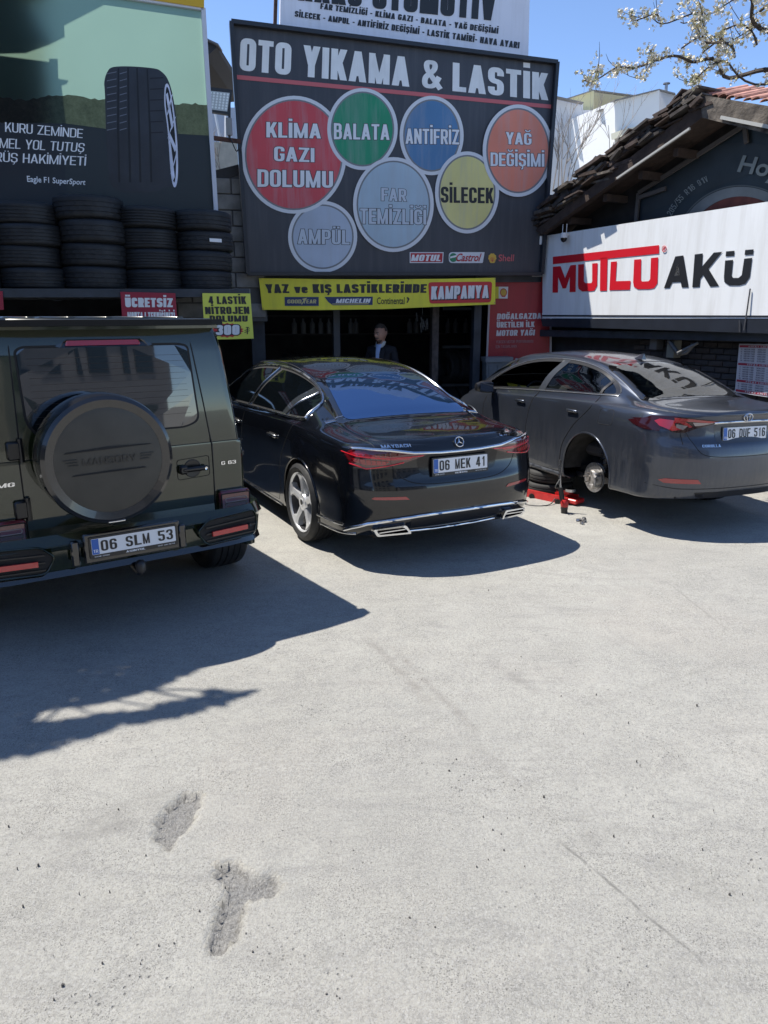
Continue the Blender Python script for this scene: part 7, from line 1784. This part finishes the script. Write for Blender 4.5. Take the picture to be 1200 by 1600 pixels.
    for sg in (-1, 1):
        b = MB(); b.prism([(sg * .012 * s, -.105 * s, 1.475 * s), (sg * .060 * s, -.035 * s, 1.575 * s), (sg * .078 * s, .02 * s, 1.575 * s), (sg * .075 * s, -.055 * s, 1.50 * s)], (0, -.008, .006)); b.build('collar', mat('collar pale', (.50, .52, .50), .7), t, 30)
        b = MB(); b.prism([(sg * .030 * s, -.13 * s, 1.22 * s), (sg * .036 * s, -.125 * s, 1.40 * s), (sg * .082 * s, -.06 * s, 1.52 * s), (sg * .105 * s, -.09 * s, 1.42 * s), (sg * .07 * s, -.13 * s, 1.25 * s)], (0, -.012, 0)); b.build('lapel', JK, t, 30)
    # hands: palm with four fingers and a thumb each, closed on a folded paper
    for sg in (-1, 1):
        c = Vector((sg * .115 * s, -.265 * s, 1.105 * s)); JJ = [(c.x, c.y, c.z, .028, .016), (c.x - sg * .025, c.y - .035, c.z + .005, .034, .014)]; EE = [(0, 1)]
        for k in range(4):
            a = (k - 1.5) * .018; L = [.9, 1.05, 1.0, .8][k]; o = len(JJ)
            JJ += [(c.x - sg * .038, c.y - .05 - .0 * a, c.z + a + .003, .0095), (c.x - sg * (.038 + .024 * L), c.y - .062, c.z + a, .0085), (c.x - sg * (.038 + .040 * L), c.y - .050, c.z + a - .004, .0072)]; EE += [(1, o), (o, o + 1), (o + 1, o + 2)]
        o = len(JJ); JJ += [(c.x - sg * .005, c.y - .035, c.z + .030, .011), (c.x - sg * .028, c.y - .055, c.z + .040, .0095)]; EE += [(0, o), (o, o + 1)]
        skin('hand', JJ, EE, SK, t, 1)
    b = MB(); b.box((.0, -.34, 1.17), (.13, .015, .10), Matrix.Rotation(R(-50), 3, 'X')); pp = b.build('tmp', W_, None, None)
    bpy.data.objects.remove(pp)
    q = thing('paper', 'small white folded paper held by the man in the garage', 'paper', t.location, t.rotation_euler, world=False); b = MB(); b.box((.0, -.335, 1.19), (.15, .012, .05), Matrix.Rotation(R(-50), 3, 'X')); b.build('sheet', W_, q)
person()

def jack():
    RDJ = mat('jack red', (.55, .02, .02), .3, coat=.4, noise=.2, nscale=12); p = G2(868, 784)
    t = thing('floor_jack', 'low red trolley jack under the sill of the grey sedan', 'jack', tuple(p), world=True)
    a, b_ = G2(828, 778), G2(884, 790); d = (b_ - a).normalized(); nrm = Vector((-d.y, d.x, 0))
    for o in (0, .20):
        b = MB(); A = a - d * .25 + nrm * o; B = b_ + d * .02 + nrm * o; b.beam(A + Vector((0, 0, .055)), B + Vector((0, 0, .05)), .018, .085); b.build('side_rail', RDJ, t)
    b = MB(); c = (a + b_) / 2 + nrm * .10; b.box(c + Vector((0, 0, .05)) + d * .25, (.20, .17, .05), math.atan2(d.y, d.x), .01); b.build('cross_plate', RDJ, t)
    b = MB(); b.beam(c + d * .05 + Vector((0, 0, .08)), c + d * .22 + Vector((0, 0, .14)), .07, .05); b.build('lift_arm', RDJ, t); b = MB(); b.lathe([(0, .06), (.03, .06), (.03, 0)], c + d * .22 + Vector((0, 0, .14)), 'z', 16); b.build('saddle', CHD, t)
    for k in (-.2, .14):
        for o in (-.02, .22): b = MB(); b.lathe([(-.015, 0), (-.015, .03), (.015, .03), (.015, 0)], c + d * k + nrm * (o - .1) + Vector((0, 0, .03)), 'y', 12); b.build('caster', TRM, t)
    # two old wheels' tyres lying flat under the sill as a stop
    base = G2(864, 775); z = .03
    pr = None
    for k in range(2):
        if pr is None: pr = tyre_mb(.265, .13, .16, 60, 'z', lug=0, grooves=2).build('tyre', RUBD, None, 60); o = pr
        else: o = link(pr.copy())
        q = G2(864, 780) + Vector((.02, .30, 0)); o.location = (q.x + .015 * k, q.y + .01 * k, .085 + .137 * k); o.scale = (1, 1, 1.0); tag(o, 'dusty grey tyre lying flat under the grey sedan, %s' % ('lower of two' if k == 0 else 'upper of two'), 'tyre', 'tyres lying under the grey sedan')
jack()

def wrench():
    p = G2(880, 803); t = thing('impact_wrench', 'red and black air impact wrench standing by the grey sedan with its hose', 'tool', tuple(p))
    rk = mat('tool red', (.45, .02, .02), .35, noise=.2, nscale=20); bk = mat('tool black', (.02, .02, .022), .45); st = mat('tool steel', (.45, .45, .46), .25, .9)
    o = p + Vector((.0, .02, 0))
    up = Vector((-.02, .03, 1)).normalized()
    b = MB(); b.lathe([(0, 0), (0, .030), (.045, .034), (.055, .038), (.075, .036)], o + Vector((.01, -.01, .0)), 'z', 18); b.build('gear_head', bk, t, 40)
    b = MB(); b.lathe([(.075, .036), (.085, .040), (.13, .040), (.15, .030), (.15, 0)], o + Vector((.01, -.01, .0)), 'z', 18); b.build('motor_housing', rk, t, 40)
    b = MB(); b.beam(o + Vector((-.01, 0, .12)), o + Vector((-.035, .02, .27)), .034, .040); b.build('grip', bk, t)
    b = MB(); b.tube([o + Vector((-.035, .02, .27)), o + Vector((-.04, .02, .31)), o + Vector((-.045, .022, .40))], [.013, .011, .008], 8); b.build('air_fitting', st, t, 50)
    b = MB(); b.tube([o + Vector((.01, -.01, -.0)), o + Vector((.012, -.012, .012))], .018, 8); b.build('socket', st, t)
    b = MB(); b.beam(o + Vector((-.045, .022, .30)), o + Vector((-.055, .03, .56)), .018, .018); b.build('extension_bar', st, t)
    h = thing('air_hose', 'thin dark air hose looping from the impact wrench towards the black sedan', 'hose', tuple(p)); G = lambda u, v, z=.012: tuple(G2(u, v) + Vector((0, 0, z)))
    a = o + Vector((-.045, .022, .36)); b = MB(); b.tube(cr([tuple(a), tuple(a + Vector((-.05, -.03, -.08))), G(872, 782, .12), G(862, 790, .03), G(848, 792), G(832, 791.5), G(815, 788), G(795, 780)], 6), .0065, 6); b.build('hose', mat('hose grey', (.07, .07, .07), .6), h, 60)
    pr = None; rg = random.Random(3)
    for i, (u, v) in enumerate([(900, 815), (907, 815.5), (911, 817), (914, 813), (915, 817), (908, 819)]):
        if pr is None:
            b = MB(); b.lathe([(0, .009), (0, .0135), (.004, .0145), (.02, .0135), (.024, .009), (.024, 0)], (0, 0, 0), 'z', 6); pr = b.build('wheel_nut', mat('nut steel', (.32, .32, .33), .35, .9, noise=.3, nscale=40), None, 30); o = pr
        else: o = link(pr.copy())
        q = G2(u, v); o.location = (q.x, q.y, .013); o.rotation_euler = (R(90), 0, rg.uniform(0, 6)); o.scale = (1.4, 1.4, 1.4); tag(o, 'loose steel wheel nut in the small heap beside the impact wrench', 'wheel nut', 'wheel nuts beside the impact wrench')
wrench()

def gravel():
    rg = random.Random(8); b = MB()
    pts = [(713, 1187), (702, 1205), (770, 1297), (745, 1355), (36, 1416), (814, 1027), (1089, 1102), (740, 1115 - 90), (640, 1435), (680, 1450), (1140, 1398), (526, 1558), (98, 1540), (185, 1265), (510, 1600 - 45), (395, 1488), (850, 1245), (60, 1352), (160, 1505)]
    for i in range(260):
        if i < len(pts): u, v = pts[i]; s = rg.uniform(.003, .005)
        else: u, v = rg.uniform(-40, 1240), 900 + 720 * rg.random() ** .8; s = .001 + .0025 * rg.random() ** 4
        q = G2(u, v); vs = []
        for k in range(6):
            a = k * math.tau / 6; r = s * rg.uniform(.7, 1.2); vs.append((q.x + r * math.cos(a), q.y + r * math.sin(a), -.004))
        for k in range(6):
            a = k * math.tau / 6 + .3; r = s * rg.uniform(.5, .9); vs.append((q.x + r * math.cos(a), q.y + r * math.sin(a), s * rg.uniform(.4, .8) + .004))
        b.add(vs, [(k, (k + 1) % 6, 6 + (k + 1) % 6, 6 + k) for k in range(6)] + [tuple(range(6, 12))])
    o = b.build('loose_grit', mat('grit', (.09, .085, .08), .9, noise=.5, nscale=30), None); tag(o, 'dark loose grit and small stones scattered over the pale concrete yard', 'grit', kind='stuff')
gravel()

def bins():
    P = Plane(FR(800, 600, .35), 84); m = mat('crate grey', (.14, .16, .17), .5, noise=.2, nscale=8)
    for i, (u0, u1, v0, v1, lab) in enumerate([(760, 800, 561, 640, 'tall grey plastic bin below the red oil poster, left one'), (802, 836, 571, 640, 'grey plastic bin below the red oil poster, right one under the mug')]):
        t = thing('plastic_bin', lab, 'bin', tuple(P(u0, v1))); b = MB(); b.prism([P(u0, v0), P(u1, v0 - 1), P(u1, v1), P(u0, v1)], -P.n * .3); b.build('tub', m, t); b = MB(); b.prism([P(u0 - 1.5, v0 - 2, .02), P(u1 + 1.5, v0 - 3, .02), P(u1 + 1.5, v0 + 4, .02), P(u0 - 1.5, v0 + 5, .02)], -P.n * .34); b.build('rim', mat('crate rim', (.20, .22, .23), .5), t)
        for k in range(3): b = MB(); uu = u0 + (u1 - u0) * (k + .5) / 3; b.prism([P(uu - 3, v0 + 9, .015), P(uu + 3, v0 + 9, .015), P(uu + 3, v1, .015), P(uu - 3, v1, .015)], -P.n * .02); b.build('rib', m, t)
    q = P(812, 571, -.1); t = thing('mug', 'small white mug standing on the right grey bin below the red poster', 'mug', tuple(q)); b = MB(); b.lathe([(0, 0), (0, .042), (.10, .05), (.10, .044), (.02, .038), (.02, 0)], q, 'z', 20); b.build('cup', W_, t, 50); b = MB(); b.tube([q + Vector((.047, 0, .08)), q + Vector((.08, 0, .075)), q + Vector((.08, 0, .035)), q + Vector((.045, 0, .025))], .007, 6); b.build('handle', W_, t, 50)
bins()

# a tree beside the yard, left of and above the picture: its shade falls on the concrete behind the off-roader
def shade_tree():
    t = thing('shade_tree', 'leafy tree left of the yard, out of the picture, shading the concrete behind the off-roader', 'tree', (-6.2, 3.6, 0))
    bark = MATS['bark']; rg = random.Random(31); up = SUN / SUN.z
    b = MB(); b.tube([(-6.2, 3.6, 0), (-6.1, 3.7, 1.8), (-5.7, 3.9, 3.4), (-5.0, 4.3, 4.9), (-4.0, 4.7, 5.5)], [.17, .14, .11, .07, .03], 10); b.tube([(-5.7, 3.9, 3.4), (-6.2, 4.4, 5.0), (-5.6, 4.6, 5.6)], [.09, .06, .03], 8); b.build('trunk', bark, t, 60)
    poly = [(-400, 990), (-50, 1000), (240, 1000), (331, 1040), (232, 1083), (155, 1100), (60, 1114), (58, 1132), (120, 1124), (207, 1112), (289, 1092), (331, 1080), (345, 1086), (408, 1081), (362, 1096), (345, 1106), (300, 1118), (230, 1130), (207, 1133), (129, 1156), (52, 1179), (-50, 1190), (-400, 1200)]
    P = [(G2(u, v).x, G2(u, v).y) for u, v in poly]; lf = MB(); n = 0
    gaps = [[(G2(u, v).x, G2(u, v).y) for u, v in g] for g in ([(58, 1128), (80, 1112), (120, 1106), (150, 1108), (158, 1114), (120, 1124), (90, 1130)], [(165, 1102), (185, 1094), (205, 1098), (225, 1100), (232, 1110), (205, 1116), (172, 1110)], [(240, 1088), (275, 1078), (310, 1080), (322, 1090), (290, 1100), (250, 1102)], [(190, 1136), (205, 1126), (222, 1134), (205, 1142)])]
    x0, x1, y0, y1 = min(p[0] for p in P), max(p[0] for p in P), min(p[1] for p in P), max(p[1] for p in P); tips = []
    while n < 11000:
        x, y = rg.uniform(x0, x1), rg.uniform(y0, y1)
        if not in_poly(x, y, P): continue
        if any(in_poly(x, y, g) for g in gaps) and rg.random() < .93: continue
        n += 1; h = 5.0 + rg.uniform(-.35, .6); c = Vector((x, y, 0)) + up * h; s = rg.uniform(.025, .055)
        d = Vector((rg.gauss(0, 1), rg.gauss(0, 1), rg.gauss(0, .5))).normalized(); e = d.cross(Vector((rg.gauss(0, .5), rg.gauss(0, .5), 1))).normalized()
        lf.add([c - d * s, c + e * s * .55, c + d * s, c - e * s * .55], [(0, 1, 2, 3)])
        if n % 220 == 0: tips.append(c)
    o = lf.build('leaves', mat('dark leaf', (.05, .085, .03), .6), t); o['kind'] = 'stuff'
    b = MB()
    for c in tips: a = Vector((-4.6 + rg.uniform(-.8, .8), 4.5, 5.0)); b.tube([a, (a + c) / 2 + Vector((0, 0, .1)), c], [.02, .012, .005], 5, caps=False)
    b.build('branches', bark, t, 60)
shade_tree()
def left_house():  # unseen house, added to darken reflections in the black sedan's side windows
    t = thing('added_house', 'grey rendered house added left of the picture to darken window reflections', 'building', (-10.5, 3, 0)); m = mat('side render', (.20, .20, .20), .85, noise=.1, nscale=.7)
    b = MB(); b.box((-11.5, 3.5, 2.6), (5, 15, 5.2)); b.build('wall', m, t); b = MB(); b.box((-11.5, 3.5, 5.25), (5.6, 15.6, .15)); b.build('roof', DK, t)
    for k in range(4): b = MB(); b.box((-8.99, -2 + k * 3.4, 2.8), (.06, 1.2, 1.4)); b.build('window', mat('street glass', (.03, .04, .05), .05), t)
left_house()
